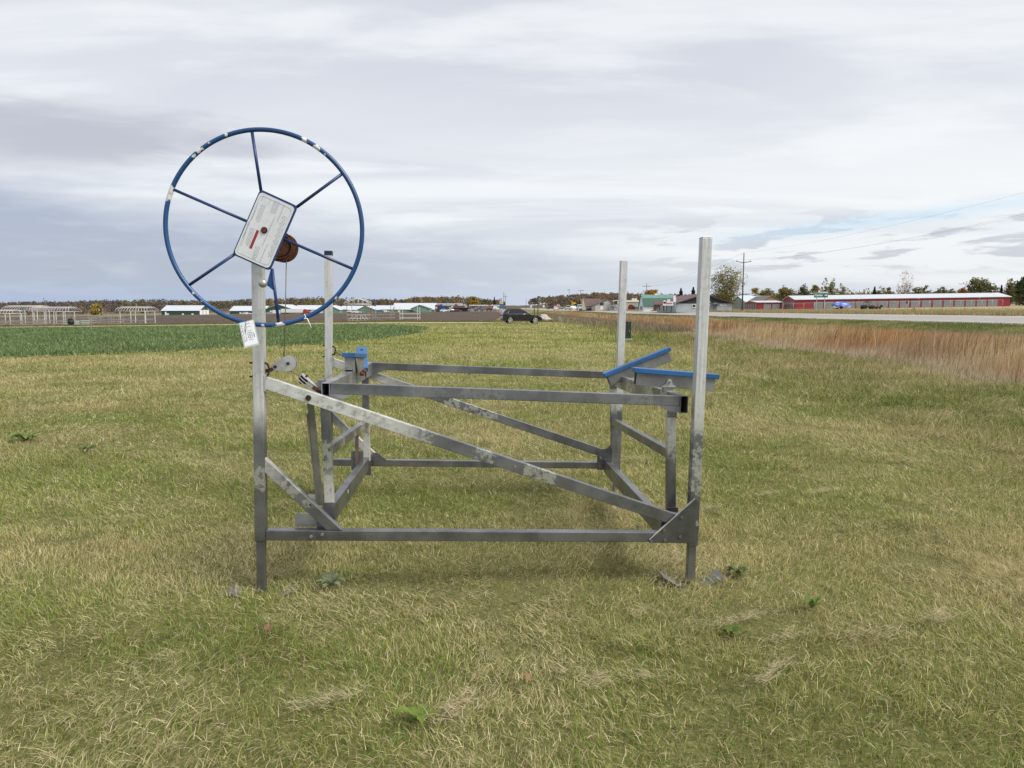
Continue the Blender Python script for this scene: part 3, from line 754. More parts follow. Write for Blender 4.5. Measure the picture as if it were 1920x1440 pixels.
# hand wheel
WC = Vector((0.076, -0.150, 1.955)); WR = 0.4875
chips = [(0.2776, -0.16, 2.400, 0.020), (0.335, -0.16, 2.362, 0.016), (0.378, -0.16, 2.330, 0.006), (-0.105, -0.16, 2.408, 0.009), (-0.235, -0.16, 2.330, 0.016), (-0.26, -0.16, 2.30, 0.012), (-0.378, -0.16, 2.13, 0.022), (-0.386, -0.16, 2.10, 0.024), (0.142, -0.16, 1.470, 0.026), (0.062, -0.16, 1.466, 0.013), (0.555, -0.165, 1.975, 0.006), (0.555, -0.165, 1.955, 0.006), (0.435, -0.165, 1.61, 0.009), (-0.28, -0.16, 1.62, 0.006), (-0.24, -0.165, 1.58, 0.007), (-0.19, -0.16, 2.365, 0.007), (-0.02, -0.16, 1.475, 0.006)]
BLUE_W = mat_paint('blue wheel enamel', (0.010, 0.060, 0.180), chips, 0.74, 0.34)
BLUE_S = mat_paint('navy spoke enamel', (0.010, 0.034, 0.125), (), 0.78, 0.4)
rim = MB(); rim.tube([WC + Vector((WR * math.cos(a), 0, WR * math.sin(a))) for a in np.linspace(0, 2 * math.pi, 128, endpoint=False)], 0.0118, 12, True)
wheel = rim.build('hand_wheel', BLUE_W, lift)
for p0, p1 in (((0.019, 2.420), (0.060, 2.140)), ((0.446, 2.228), (0.235, 2.066)), ((0.518, 1.764), (0.170, 1.905)), ((0.140, 1.487), (0.111, 1.755)), ((-0.289, 1.672), (-0.074, 1.823)), ((-0.362, 2.131), (-0.016, 1.990))):
    dv = Vector((p0[0] - WC.x, 0, p0[1] - WC.z)).normalized() * WR
    s = MB(); s.cyl((WC.x + dv.x, -0.150, WC.z + dv.z), (p1[0], -0.152, p1[1]), 0.0078, 10); s.build('spoke', BLUE_S, wheel)
c1 = Vector((0.061, -0.160, 2.143)); e1 = Vector((0.178, 0, -0.076)); e2 = Vector((-0.138, 0, -0.320))
SP_Y = -0.160
def pl(a, b_, y=0.0):
    p = c1 + e1 * a + e2 * b_; return Vector((p.x, SP_Y + y, p.z))


def rrect(a0, b0, a1, b1, ra, y):
    """rounded rectangle in label fractions (long side b is 1.8 times a)"""
    rb = ra * e1.length / e2.length; pts = []
    for (ca, cb, st) in ((a1 - ra, b0 + rb, 270), (a1 - ra, b1 - rb, 0), (a0 + ra, b1 - rb, 90), (a0 + ra, b0 + rb, 180)):
        for k in range(6):
            t = R(st + 18 * k); pts.append(pl(ca + ra * math.cos(t), cb + rb * math.sin(t), y))
    return pts


MB().plate(rrect(-0.02, -0.012, 1.02, 1.012, 0.10, 0.0), 0.008).build('backing_plate', BLUE_S, wheel)
lab = MB().plate(rrect(0.012, 0.02, 0.975, 0.99, 0.10, -0.006), 0.004).build('instruction_plate', mat('white enamel sign', (0.60, 0.62, 0.63), 0.4, 0, 0.07, 30, 0.05), wheel)
ink = mat('grey print', (0.20, 0.21, 0.24), 0.6, 0, 0.1); inkf = mat('faint grey print', (0.42, 0.44, 0.46), 0.6, 0, 0.1)


def zp(px, py):
    """enlarged-photo position on the label -> label fractions"""
    dx, dy = px - 455, py - 105
    det = 615 * 985 - (-383) * 260
    return (dx * 985 - dy * (-383)) / det, (615 * dy - 260 * dx) / det


def lab_lines(segs, wdt, m, name, dash=0.0):
    mb = MB(); rr = random.Random(3)
    for (xa, ya, xb, yb) in segs:
        a0, b0 = zp(xa, ya); a1, b1 = zp(xb, yb); t = 0.0
        P0, P1 = pl(a0, b0, -0.0086), pl(a1, b1, -0.0086); L_ = (P1 - P0).length
        while t < 1:
            l = (dash * rr.uniform(0.5, 1.8) / L_) if dash else 1.0
            q0 = P0.lerp(P1, t); q1 = P0.lerp(P1, min(1, t + l)); 
            if (q1 - q0).length > 0.001: mb.bar(q0, q1, wdt, 0.0008, Y)
            t += l + (0.0025 / L_ if dash else 0)
    mb.build(name, m, lab)


lab_lines([(868, 335, 762, 610), (720, 525, 545, 975), (632, 940, 520, 1220)], 0.0012, ink, 'print_rule')
txt = [(705, 265, 640, 450), (725, 272, 660, 458), (748, 280, 680, 465), (768, 290, 703, 470), (785, 300, 722, 475), (490, 330, 415, 560), (512, 335, 425, 590), (535, 340, 445, 600), (555, 350, 465, 610), (440, 300, 330, 580), (400, 420, 345, 560), (300, 590, 230, 820), (330, 575, 215, 850), (265, 750, 195, 970), (340, 690, 265, 940), (360, 690, 285, 960), (380, 695, 300, 975), (400, 700, 325, 985), (445, 965, 395, 1165), (470, 975, 405, 1180), (490, 985, 425, 1185), (510, 1000, 445, 1190), (515, 205, 480, 270), (640, 250, 610, 300)]
for i0, i1 in ((0, 5), (5, 9), (9, 14), (14, 18), (18, 22), (22, 23), (23, 24)): lab_lines(txt[i0:i1], 0.0015, mat('print text', (0.30, 0.31, 0.36), 0.6, 0, 0.1), 'print_text', 0.006)
fan = []
for k in range(34):
    t = k / 33; cx = 900 - 210 * t; cy = 520 + 620 * t; w_ = 46 + 14 * math.sin(k * 1.3)
    fan.append((cx - w_ * 0.9, cy - w_ * 0.25, cx + w_ * 0.6, cy + w_ * 0.2))
lab_lines(fan, 0.0011, inkf, 'print_diagram', 0.005)
bp_ = rrect(0.062, 0.062, 0.925, 0.952, 0.08, -0.0086)
fr = MB(); fr.tube(bp_, 0.0006, 4, True); fr.build('print_border', inkf, lab)
a0, b0 = zp(458, 728); a1, b1 = zp(354, 1008)
MB().bar(pl(a0, b0, -0.0088), pl(a1, b1, -0.0088), 0.0130, 0.001, Y).build('red_warning_bar', mat('red print', (0.30, 0.025, 0.03), 0.5, 0, 0.15), lab)
hub = pl(*zp(563, 728))
hb = MB(); hb.cyl((hub.x, 0.02, hub.z), (hub.x, -0.176, hub.z), 0.0105, 12); hb.build('axle', RUST, wheel)
hb = MB(); hb.cyl((hub.x, -0.167, hub.z), (hub.x, -0.173, hub.z), 0.016, 16); hb.build('axle_washer', RUSTD, wheel)
MB().plate([(0.106, -0.152, 1.757), (0.083, -0.152, 1.672), (0.122, -0.152, 1.640), (0.124, -0.152, 1.700)], 0.005).build('knob_bracket', BLUE_W, wheel)
kb = MB(); kb.cyl((0.073, -0.15, 1.678), (0.073, -0.170, 1.678), 0.010, 12); kb.sphere((0.073, -0.185, 1.678), 0.0222, 1, 0.85, 1, 20, 12)
kb.build('spinner_knob', mat('dull chrome knob', (0.42, 0.41, 0.39), 0.38, 0.7, 0.15, 50), wheel)

# laminated lot tag hung from the rim
tagt = thing('lot_tag', 'white laminated lot tag with handwritten number tied to the bottom of the blue wheel rim', 'lot tag')
tagt.matrix_world = lift.matrix_world @ Matrix.Translation((0.0, -0.168, 1.42))
A_ = Vector((-0.054, 0, 0.055)); Bv = Vector((0.021, 0, 0.076)) - A_; Cv = Vector((-0.0235, 0, -0.073)) - A_
def tp(a, c, y=0.0): return A_ + Bv * a + Cv * c + Vector((0, y - 0.012 * c, 0))
def tquad(a0, c0, a1, c1, y): return [tp(a0, c0, y), tp(a1, c0, y), tp(a1, c1, y), tp(a0, c1, y)]
MB().plate(tquad(0, 0, 1, 1, 0.0), 0.0014).build('laminate_sleeve', mat('clear laminate', (0.50, 0.53, 0.50), 0.15, 0, 0.06), tagt)
MB().plate(tquad(0.07, 0.03, 0.93, 0.94, -0.0014), 0.0008).build('paper', mat('white paper', (0.82, 0.83, 0.86), 0.6, 0, 0.03), tagt)
pen = mat('marker ink', (0.05, 0.05, 0.07), 0.6)
stk = []


def glyph(ch, a_l, a_r, c, w_):
    """hand-drawn character turned to read downwards: its top is at a_r, its foot at a_l, written from c to c+w_"""
    if ch == 'L': stk.append([(a_r, c), (a_l, c), (a_l + 0.01, c + w_)])
    elif ch == '1': stk.append([(a_r, c + w_ * .5), (a_l, c + w_ * .55)])
    elif ch == '8':
        for s0, s1 in ((0.0, 0.5), (0.5, 1.0)):
            m0 = a_l + (a_r - a_l) * (s0 + s1) / 2; rr_ = (a_r - a_l) * 0.25
            stk.append([(m0 + rr_ * math.cos(t), c + w_ * .5 + w_ * .5 * math.sin(t)) for t in np.linspace(0, 2 * math.pi, 13)])
    elif ch == 'o': stk.append([((a_l + a_r) / 2 + (a_r - a_l) / 2 * math.cos(t), c + w_ / 2 + w_ / 2 * math.sin(t)) for t in np.linspace(0, 2 * math.pi, 9)])
    elif ch == 't': stk.append([(a_r, c + w_ / 2), (a_l, c + w_ / 2)]); stk.append([(a_r - 0.02, c), (a_r - 0.02, c + w_)])


cc = 0.10
for ch, w_ in zip('LL1881', (0.09, 0.09, 0.06, 0.085, 0.095, 0.06)):
    glyph(ch, 0.42, 0.72, cc, w_); cc += w_ + 0.035
cc = 0.50
for ch in 'Lot': glyph(ch, 0.78, 0.85, cc, 0.045); cc += 0.06
rr = random.Random(11)
for row, (a_b, c0, c1_) in enumerate(((0.15, 0.08, 0.78), (0.30, 0.30, 0.76))):
    c = c0
    while c < c1_:
        k = rr.choice((3, 4, 5)); stk.append([(a_b + rr.uniform(-.045, .05), c + 0.012 * j) for j in range(k)]); c += 0.012 * k + 0.012
wr_ = MB()
for st in stk:
    for (p, q) in zip(st[:-1], st[1:]): wr_.bar(tp(p[0], p[1], -0.0024), tp(q[0], q[1], -0.0024), 0.0013, 0.0006, Y)
wr_.build('handwriting', pen, tagt)
zt = MB(); zt.tube([tp(0.50, -0.10, 0.022), tp(0.52, -0.04, -0.012), tp(0.45, 0.10, -0.006), tp(0.36, 0.22, -0.006), tp(0.33, 0.40, -0.004)], 0.0011, 6)
zt.build('tie_string', pen, tagt)
ztie = thing('zip_tie', 'loose white plastic zip tie dangling from the lower right of the blue wheel rim', 'zip tie')
ztie.matrix_world = lift.matrix_world @ Matrix.Translation((0.285, -0.165, 1.506))
zz_ = MB(); zz_.tube([(-0.014, 0.02, 0.022), (-0.004, -0.004, 0.006), (-0.012, -0.006, -0.002), (0.004, -0.004, -0.001), (0.016, 0, -0.028), (0.024, 0, -0.048)], [0.002, 0.002, 0.004, 0.003, 0.0022, 0.0022], 6)
zz_.build('strap', mat('white nylon', (0.75, 0.75, 0.72), 0.5, 0, 0.05), ztie)

# ------------------------------------------------------------------ vehicles
GLASS = mat('tinted car glass', (0.015, 0.018, 0.020), 0.08, 0, 0.1, 2, 0, 0.6)
TYRE = mat('tyre rubber', (0.018, 0.018, 0.018), 0.85, 0, 0.2)
ALLOY = mat('alloy wheel', (0.55, 0.55, 0.56), 0.35, 0.5, 0.1)
LAMP_R = mat('red tail lamp', (0.30, 0.015, 0.02), 0.2, 0, 0.1)
LAMP_W = mat('clear head lamp', (0.65, 0.67, 0.70), 0.15, 0, 0.1)
CHROME = mat('chrome trim', (0.65, 0.65, 0.66), 0.2, 0.8, 0.05)
TRIM = mat('black plastic trim', (0.02, 0.02, 0.021), 0.6)


def car_paint(name, col, coat=0.6):
    if name in MATS: return MATS[name]
    m, N, b = new_mat(name); oc = N.n('ShaderNodeTexCoord').outputs['Object']
    n = N.noise(oc, 2.0, 3, 0.5)
    N.put(b.inputs['Base Color'], N.mix(n, tuple(c * 0.92 for c in col), tuple(c * 1.08 for c in col)))
    b.inputs['Roughness'].default_value = 0.25; b.inputs['Coat Weight'].default_value = coat; b.inputs['Coat Roughness'].default_value = 0.05
    MATS[name] = m; return m


SHAPES = {   # side outlines as (fraction of length from rear to front, fraction of height)
    'suv': dict(body=[(0.004, .20), (0, .36), (.012, .62), (.25, .64), (.52, .63), (.70, .615), (.80, .59), (.90, .54), (.965, .46), (.995, .34), (.992, .19)],
                cab=[(.016, .625), (.035, .80), (.085, .945), (.15, .985), (.30, 1.0), (.45, .985), (.545, .93), (.715, .618)], ws=(6, 7), rs=(0, 2),
                win=[(.12, .30), (.32, .475), (.49, .655)], wh=(.195, .815), wr=.215),
    'sedan': dict(body=[(0.004, .20), (0, .40), (.03, .66), (.14, .69), (.50, .66), (.72, .62), (.86, .57), (.96, .50), (.995, .36), (.99, .19)],
                  cab=[(.10, .675), (.24, .95), (.36, 1.0), (.48, .98), (.56, .92), (.73, .63)], ws=(4, 5), rs=(0, 1),
                  win=[(.22, .43), (.45, .64)], wh=(.19, .82), wr=.23),
    'pickup': dict(body=[(0.004, .25), (0, .40), (.004, .66), (.36, .665), (.60, .64), (.74, .62), (.88, .58), (.975, .53), (.998, .38), (.99, .23)],
                   cab=[(.355, .64), (.375, .93), (.41, .99), (.52, 1.0), (.60, .96), (.745, .63)], ws=(4, 5), rs=(0, 1),
                   win=[(.39, .52), (.54, .68)], wh=(.20, .82), wr=.22),
}


def make_car(name, label, cat, loc, rz, L, Wd, H, paint, shape='suv', group=None, tail=True):
    S = SHAPES[shape]; root = thing(name, label, cat, loc, rz, group)
    P = lambda p: Vector(((p[0] - .5) * L, 0, p[1] * H))
    r = S['wr'] * H; wxs = [(w - .5) * L for w in S['wh']]
    top = [P(p) for p in S['body']]
    bot = []; zb = S['body'][-1][1] * H
    for wx_ in sorted(wxs, reverse=True):
        for k in range(11):
            t = math.pi * k / 10; bot.append(Vector((wx_ + math.cos(t) * r * 1.18, 0, max(zb, r + math.sin(t) * r * 1.18) if 0 < k < 10 else zb)))
    out = top + bot
    cx = sum(p.x for p in out) / len(out); cz = (zb + .62 * H) / 2
    hw = Wd / 2; mb = MB(); n = len(out)
    def ring(y, s): return [Vector((cx + (p.x - cx) * s, y, cz + (p.z - cz) * (1 if p.z < .3 * H else (s if s == 1 else .97)))) for p in out]
    rings = [ring(-hw, .985), ring(-hw * .88, 1), ring(hw * .88, 1), ring(hw, .985)]
    vs = [p for q in rings for p in q]; fs = [tuple(range(n - 1, -1, -1)), tuple(range(3 * n, 4 * n))]
    for k in range(3): fs += [(k * n + i, k * n + (i + 1) % n, (k + 1) * n + (i + 1) % n, (k + 1) * n + i) for i in range(n)]
    mb.add(vs, fs); body = mb.build('body', paint, root, 0.02)
    cab = [P(p) for p in S['cab']]; zc = cab[0].z; zt_ = max(p.z for p in cab)
    def hy(z): return hw * (.97 - .25 * max(0, (z - zc)) / (zt_ - zc))
    m = len(cab); mb = MB(); vs = [Vector((p.x, -hy(p.z), p.z)) for p in cab] + [Vector((p.x, hy(p.z), p.z)) for p in cab]
    fs = [tuple(range(m - 1, -1, -1)), tuple(range(m, 2 * m))] + [(i, (i + 1) % m, m + (i + 1) % m, m + i) for i in range(m)]
    mb.add(vs, fs); cb = mb.build('cabin', paint, root, 0.025)
    def cabz(fr):     # roof height above a length fraction
        x = (fr - .5) * L; best = zc
        for a, b_ in zip(cab[:-1], cab[1:]):
            if a.x <= x <= b_.x: best = a.z + (b_.z - a.z) * (x - a.x) / max(1e-6, b_.x - a.x)
        return best
    for side in (-1, 1):
        for (f0, f1) in S['win']:
            xs_ = np.linspace(f0, f1, 5); lo = zc + .035 * H
            up = [((f - .5) * L, max(lo + 0.001, cabz(f) - .055 * H)) for f in xs_]
            pts = [((f0 - .5) * L, lo)] + up + [((f1 - .5) * L, lo)]
            mb = MB(); vv = [Vector((x, side * (hy(z) + .006), z)) for x, z in pts]
            mb.add(vv, [tuple(range(len(vv)))]); mb.build('side_window', GLASS, cb)
    for (i0, i1), nm in ((S['ws'], 'windscreen'), (S['rs'], 'rear_window')):
        a, b_ = cab[i0], cab[i1]
        if nm == 'rear_window' and shape == 'suv': a = cab[0]; b_ = cab[2]
        d = (b_ - a); nrm = Vector((-d.z, 0, d.x)).normalized()
        if nrm.z < 0: nrm = -nrm
        a2 = a + d * .10 + nrm * .012; b2 = a + d * .92 + nrm * .012
        mb = MB(); mb.add([(a2.x, -hy(a2.z) * .9, a2.z), (a2.x, hy(a2.z) * .9, a2.z), (b2.x, hy(b2.z) * .9, b2.z), (b2.x, -hy(b2.z) * .9, b2.z)], [(0, 1, 2, 3)])
        mb.build(nm, GLASS, cb)
    for wx_ in wxs:
        for side in (-1, 1):
            y0 = side * (hw - .21); y1 = side * (hw - .005); t = MB(); t.tube([(wx_, y0, r), (wx_, y0 + side * .02, r), (wx_, y1 - side * .03, r), (wx_, y1, r)], [r * .93, r, r, r * .94], 24)
            ty = t.build('wheel', TYRE, root)
            t = MB(); t.cyl((wx_, y1 - side * .004, r), (wx_, y1 + side * .004, r), r * .20, 10)
            for k in range(5):
                a = 2 * math.pi * k / 5 + .3; c_, s_2 = math.cos(a), math.sin(a)
                t.bar((wx_ + c_ * r * .1, y1 + side * .003, r + s_2 * r * .1), (wx_ + c_ * r * .68, y1 + side * .003, r + s_2 * r * .68), r * .20, .014, Y)
            t.tube([(wx_ + r * .68 * math.cos(a), y1 + side * .002, r + r * .68 * math.sin(a)) for a in np.linspace(0, 2 * math.pi, 20, endpoint=False)], r * .06, 6, True)
            t.build('rim', ALLOY, ty)
    for side in (-1, 1):
        t = MB(); t.box((.458 * L, side * hw * .74, .465 * H), (.08 * L, hw * .42, .06 * H), Matrix.Rotation(.12, 3, 'Y')); t.build('headlight', LAMP_W, root, .01)
        t = MB(); t.box((-.487 * L, side * hw * .80, .565 * H), (.05 * L, hw * .36, .07 * H)); t.build('tail_light', LAMP_R, root, .01)
        t = MB(); t.box((.17 * L, side * (hw + .07), .64 * H), (.09, .16, .10)); t.build('wing_mirror', paint, root, .02)
    t = MB(); t.box((.492 * L, 0, .30 * H), (.03, Wd * .8, .11 * H)); t.build('grille', TRIM, root)
    t = MB(); t.box((-.494 * L, 0, .30 * H), (.04, Wd * .86, .12 * H)); t.build('bumper', TRIM if shape == 'suv' else CHROME, root, .015)
    t = MB(); t.box((-.499 * L, 0, .47 * H), (.012, .32, .09)); t.build('number_plate', LAMP_W, root)
    return root, dict(zc=zc, hy=hy, P=P, hw=hw, body=body, cab=cb)


def gzw(x, y): return float(hgt(x, y))


cx_, cy_ = xat(977.5, 600, 82.0), 82.0
suv, q = make_car('parked_car', 'black suv parked across the end of the mown grass beside two pale boulders', 'car', (cx_, cy_, gzw(cx_, cy_)), R(9), 4.66, 1.86, 1.66, car_paint('black car paint', (0.008, 0.008, 0.010)), 'suv')
for side in (-1, 1):
    t = MB(); P = q['P']
    zc, hy = q['zc'], q['hy']
    pts = [P((.10, .65)), P((.30, .655)), P((.48, .655)), P((.67, .65))]
    t.tube([(p.x, side * (hy(p.z) + .014), p.z) for p in pts], .014, 6)
    t.tube([(P((.10, .65)).x, side * (hy(zc) + .012), P((.10, .66)).z), (P((.155, .80)).x, side * (hy(P((0, .80)).z) + .012), P((0, .80)).z), (P((.175, .90)).x, side * (hy(P((0, .90)).z) + .012), P((0, .90)).z)], .022, 6)
    t.build('window_trim', CHROME, suv)
    t = MB(); t.bar(P((.13, 1.005)) + Y * side * .60, P((.48, 1.0)) + Y * side * .60, .04, .04, Z); t.build('roof_rail', TRIM, suv)

WHITE_P = car_paint('white car paint', (0.72, 0.73, 0.74)); RED_P = car_paint('dark red car paint', (0.16, 0.02, 0.025)); GREY_P = car_paint('silver car paint', (0.36, 0.37, 0.39)); BLUE_P = car_paint('blue grey car paint', (0.10, 0.13, 0.19)); PALE_P = car_paint('pale blue truck paint', (0.55, 0.63, 0.66))
def car_at(u, v, y, *a, rz=0, **k):
    p = at(u, v, y); return make_car(*a[:3], (p.x, p.y, p.z), rz, *a[3:], **k)
G1 = 'vehicles out on the far road'
car_at(1042.5, 581.3, 285, 'distant_car', 'small white car heading this way on the far road behind the stop sign', 'car', 4.5, 1.8, 1.55, WHITE_P, 'sedan', rz=R(-92), group=G1)
car_at(1034, 580.0, 300, 'distant_car', 'dark red car side on at the junction left of the small white car', 'car', 4.7, 1.8, 1.5, RED_P, 'sedan', rz=R(165), group=G1)
car_at(1065.5, 581.9, 262, 'distant_truck', 'grey pickup truck coming this way on the road just left of the yellow arrow sign', 'pickup truck', 5.5, 2.0, 1.85, GREY_P, 'pickup', rz=R(-95), group=G1)
car_at(1087, 581.5, 255, 'distant_truck', 'pale truck driving away on the road just right of the yellow arrow sign', 'pickup truck', 5.5, 2.0, 1.95, PALE_P, 'pickup', rz=R(88), group=G1)
car_at(1075.5, 580.0, 300, 'distant_car', 'white car half hidden between the grey pickup and the pale truck', 'car', 4.6, 1.8, 1.45, WHITE_P, 'sedan', rz=R(20), group=G1)
car_at(1050.5, 580.0, 310, 'distant_car', 'blue grey car behind the stop sign', 'car', 4.6, 1.8, 1.45, BLUE_P, 'sedan', rz=R(-80), group=G1)
car_at(977, 576.0, 700, 'distant_car', 'dark car far up the road where it meets the horizon', 'car', 4.6, 1.8, 1.5, BLUE_P, 'sedan', rz=R(90), group=G1)
G2 = 'cars parked by the store and barns'
car_at(834, 584.6, 372, 'distant_car', 'white car parked on the near side of the blue fronted store', 'car', 5.2, 1.8, 1.45, WHITE_P, 'sedan', rz=R(10), group=G2)
car_at(845.5, 583.6, 376, 'distant_truck', 'small white pickup parked by the store entrance', 'pickup truck', 5.2, 1.9, 1.8, WHITE_P, 'pickup', rz=R(-60), group=G2)
car_at(858, 584.2, 374, 'distant_car', 'dark red car parked along the store front', 'car', 4.6, 1.8, 1.45, RED_P, 'sedan', rz=R(2), group=G2)
car_at(921, 583.2, 360, 'distant_car', 'dark red car waiting under the fuel canopy', 'car', 4.8, 1.8, 1.5, RED_P, 'suv', rz=R(5), group=G2)
car_at(931, 582.6, 352, 'distant_truck', 'white van parked at the right end of the fuel canopy', 'van', 5.4, 2.0, 2.1, WHITE_P, 'suv', rz=R(70), group=G2)
car_at(940, 583.5, 340, 'distant_car', 'silver car passing below the tall fuel price sign', 'car', 4.7, 1.8, 1.45, GREY_P, 'sedan', rz=R(15), group=G2)
car_at(900, 583.3, 364, 'distant_truck', 'blue grey pickup at the pumps in the middle of the canopy', 'pickup truck', 5.6, 2.0, 1.9, BLUE_P, 'pickup', rz=R(8), group=G2)
car_at(886, 583.6, 366, 'distant_car', 'silver suv at the left end pump', 'car', 4.7, 1.85, 1.7, GREY_P, 'suv', rz=R(172), group=G2)
car_at(669.5, 587.0, 400, 'distant_car', 'white car parked before the pale green barn behind the wire arch canopy', 'car', 5.2, 1.8, 1.45, WHITE_P, 'sedan', rz=R(4), group=G2)
car_at(656, 586.6, 402, 'distant_truck', 'white truck parked at the left of the pale green barn', 'pickup truck', 4.6, 1.9, 1.8, WHITE_P, 'pickup', rz=R(80), group=G2)
car_at(463, 589.8, 405, 'distant_car', 'white car parked before the second dark green barn', 'car', 4.8, 1.8, 1.4, WHITE_P, 'sedan', rz=R(0), group=G2)
car_at(507, 589.6, 398, 'distant_car', 'silver car parked between the blue wheel post and the white trailer', 'car', 4.6, 1.8, 1.4, GREY_P, 'sedan', rz=R(0), group=G2)
car_at(712, 586.0, 400, 'distant_car', 'blue grey car parked before the longest pale green barn', 'car', 4.6, 1.8, 1.45, BLUE_P, 'sedan', rz=R(178), group=G2)
car_at(722, 586.0, 402, 'distant_car', 'second white car before the longest pale green barn', 'car', 4.8, 1.8, 1.5, WHITE_P, 'sedan', rz=R(2), group=G2)
car_at(772, 585.8, 398, 'distant_car', 'dark car parked at the corner of the projecting green gable', 'car', 4.6, 1.8, 1.45, car_paint('charcoal car paint', (0.03, 0.03, 0.035)), 'sedan', rz=R(0), group=G2)

# semi trailer and its red tractor
def semi():
    y = 398.0; a = at(528, 589.4, y); b_ = at(569, 589.4, y); zb = a.z; Lt = b_.x - a.x
    r = thing('semi_truck', 'red semi tractor with a long white trailer parked before the dark green barns', 'truck', (a.x, y, zb))
    tw = mat('white trailer skin', (0.72, 0.73, 0.74), 0.5, 0, 0.06)
    t = MB(); t.box((Lt / 2, 0, 2.0), (Lt, 2.5, 2.1)); t.build('trailer', tw, r, .03)
    rp = car_paint('red truck paint', (0.42, 0.02, 0.03))
    t = MB()
    prof = [(0.3, .6), (0.3, 2.6), (.7, 2.95), (1.5, 2.9), (2.0, 2.0), (3.7, 1.75), (3.9, .6)]
    t.plate([(Lt + x, 0, z) for x, z in prof], 2.3); t.build('cab', rp, r, .05)
    t = MB(); t.box((Lt + 1.72, 0, 2.35), (.5, 2.32, .55)); t.build('windscreen', GLASS, r)
    for k, wx_ in enumerate((1.8, 3.0, Lt - .6, Lt + .7, Lt + 3.1)):
        for s in (-1, 1):
            w = MB(); w.cyl((wx_, s * 1.25, .5), (wx_, s * .95, .5), .5, 16); w.build('wheel', TYRE, r)
    t = MB(); t.box((Lt / 2, 0, .88), (Lt * .96, .9, .14)); t.build('chassis', TRIM, r)
    b2 = at(512, 589.5, y); w2 = at(527, 589.5, y).x - b2.x
    r2 = thing('box_trailer', 'short white box trailer standing behind the long semi trailer', 'trailer', (b2.x, y, b2.z))
    t = MB(); t.box((w2 / 2, 0, 1.45), (w2, 2.3, 1.9)); t.build('box', tw, r2, .03)
    for s in (-1, 1):
        w = MB(); w.cyl((w2 * .6, s * 1.15, .4), (w2 * .6, s * .9, .4), .4, 14); w.build('wheel', TYRE, r2)
semi()

# ------------------------------------------------------------------ buildings
ROOFW = mat_ribbed('white roof sheet', (0.50, 0.53, 0.56), 0, 0.9, 0.45, 0.1, 0.3, 0.05)
DKGREEN = mat_ribbed('dark green siding', (0.022, 0.070, 0.055), 0, 0.45, 0.6, 0, 0.4)
LTGREEN = mat_ribbed('pale green siding', (0.155, 0.265, 0.205), 0, 0.45, 0.6, 0, 0.4)
LTGREEN2 = mat_ribbed('mid green siding', (0.125, 0.225, 0.175), 0, 0.45, 0.6, 0, 0.4)
WHITE_T = mat('white trim', (0.72, 0.73, 0.74), 0.5, 0, 0.05)
REDW = mat_ribbed('red siding', (0.27, 0.016, 0.030), 0, 0.45, 0.55, 0, 0.4)
GREYD = mat_ribbed('grey roll door', (0.205, 0.218, 0.220), 2, 0.25, 0.5, 0, 0.5, 0.06)
WIN = mat('window glass', (0.03, 0.035, 0.045), 0.12, 0, 0.2, 1, 0, 0.6)


def gable(name, label, u0, u1, y, depth, vb, ve, vt, axis, wallm, roofm, uap=None, rz=0.0, ov=0.35, group=None, sink=0.4, cat='barn', trim=WHITE_T):
    """a pitched-roof building standing with its front at ground distance y.
    axis 'x': ridge runs across the picture; 'y': the gable faces the camera"""
    x0, x1 = xat(u0, vb, y), xat(u1, vb, y); zb = zat(vb, y); ze = zat(ve, y) - zb
    zr = zat(vt, y + (depth / 2 if axis == 'x' else 0)) - zb; w = x1 - x0
    root = thing(name, label, cat, (x0, y, zb), rz, group)
    mb = MB()
    if axis == 'x':
        prof = [(0, -sink), (0, ze), (depth / 2, zr - .12), (depth, ze), (depth, -sink)]; n = 5
        vs = [(0, a, b_) for a, b_ in prof] + [(w, a, b_) for a, b_ in prof]
        sl_ = [((-ov, -ov), (w + ov, -ov)), ]
        e = ov * (zr - ze) / (depth / 2)
        rp = [[(-ov, -ov, ze - e), (w + ov, -ov, ze - e), (w + ov, depth / 2, zr), (-ov, depth / 2, zr)], [(-ov, depth / 2, zr), (w + ov, depth / 2, zr), (w + ov, depth + ov, ze - e), (-ov, depth + ov, ze - e)]]
    else:
        ap = (xat(uap, vt, y) - x0) if uap else w / 2
        prof = [(0, -sink), (0, ze), (ap, zr - .12), (w, ze), (w, -sink)]; n = 5
        vs = [(a, 0, b_) for a, b_ in prof] + [(a, depth, b_) for a, b_ in prof]
        el_ = ov * (zr - ze) / max(ap, .1); er = ov * (zr - ze) / max(w - ap, .1)
        rp = [[(-ov, -ov, ze - el_), (ap, -ov, zr), (ap, depth + ov, zr), (-ov, depth + ov, ze - el_)], [(ap, -ov, zr), (w + ov, -ov, ze - er), (w + ov, depth + ov, ze - er), (ap, depth + ov, zr)]]
    fs = [tuple(range(n)), tuple(range(2 * n - 1, n - 1, -1))] + [(i, n + i, n + (i + 1) % n, (i + 1) % n) for i in range(n)]
    mb.add(vs, fs); mb.build('wall', wallm, root)
    mb = MB()
    for p in rp:
        P_ = [Vector(q) for q in p]; nn = (P_[1] - P_[0]).cross(P_[3] - P_[0]).normalized()
        if nn.z < 0: nn = -nn
        mb.add([q + nn * .14 for q in P_] + [q for q in P_], [(0, 1, 2, 3), (7, 6, 5, 4), (0, 4, 5, 1), (1, 5, 6, 2), (2, 6, 7, 3), (3, 7, 4, 0)])
    mb.build('roof', roofm, root)
    return root, dict(w=w, ze=ze, zr=zr, x0=x0, zb=zb, y=y, d=depth)


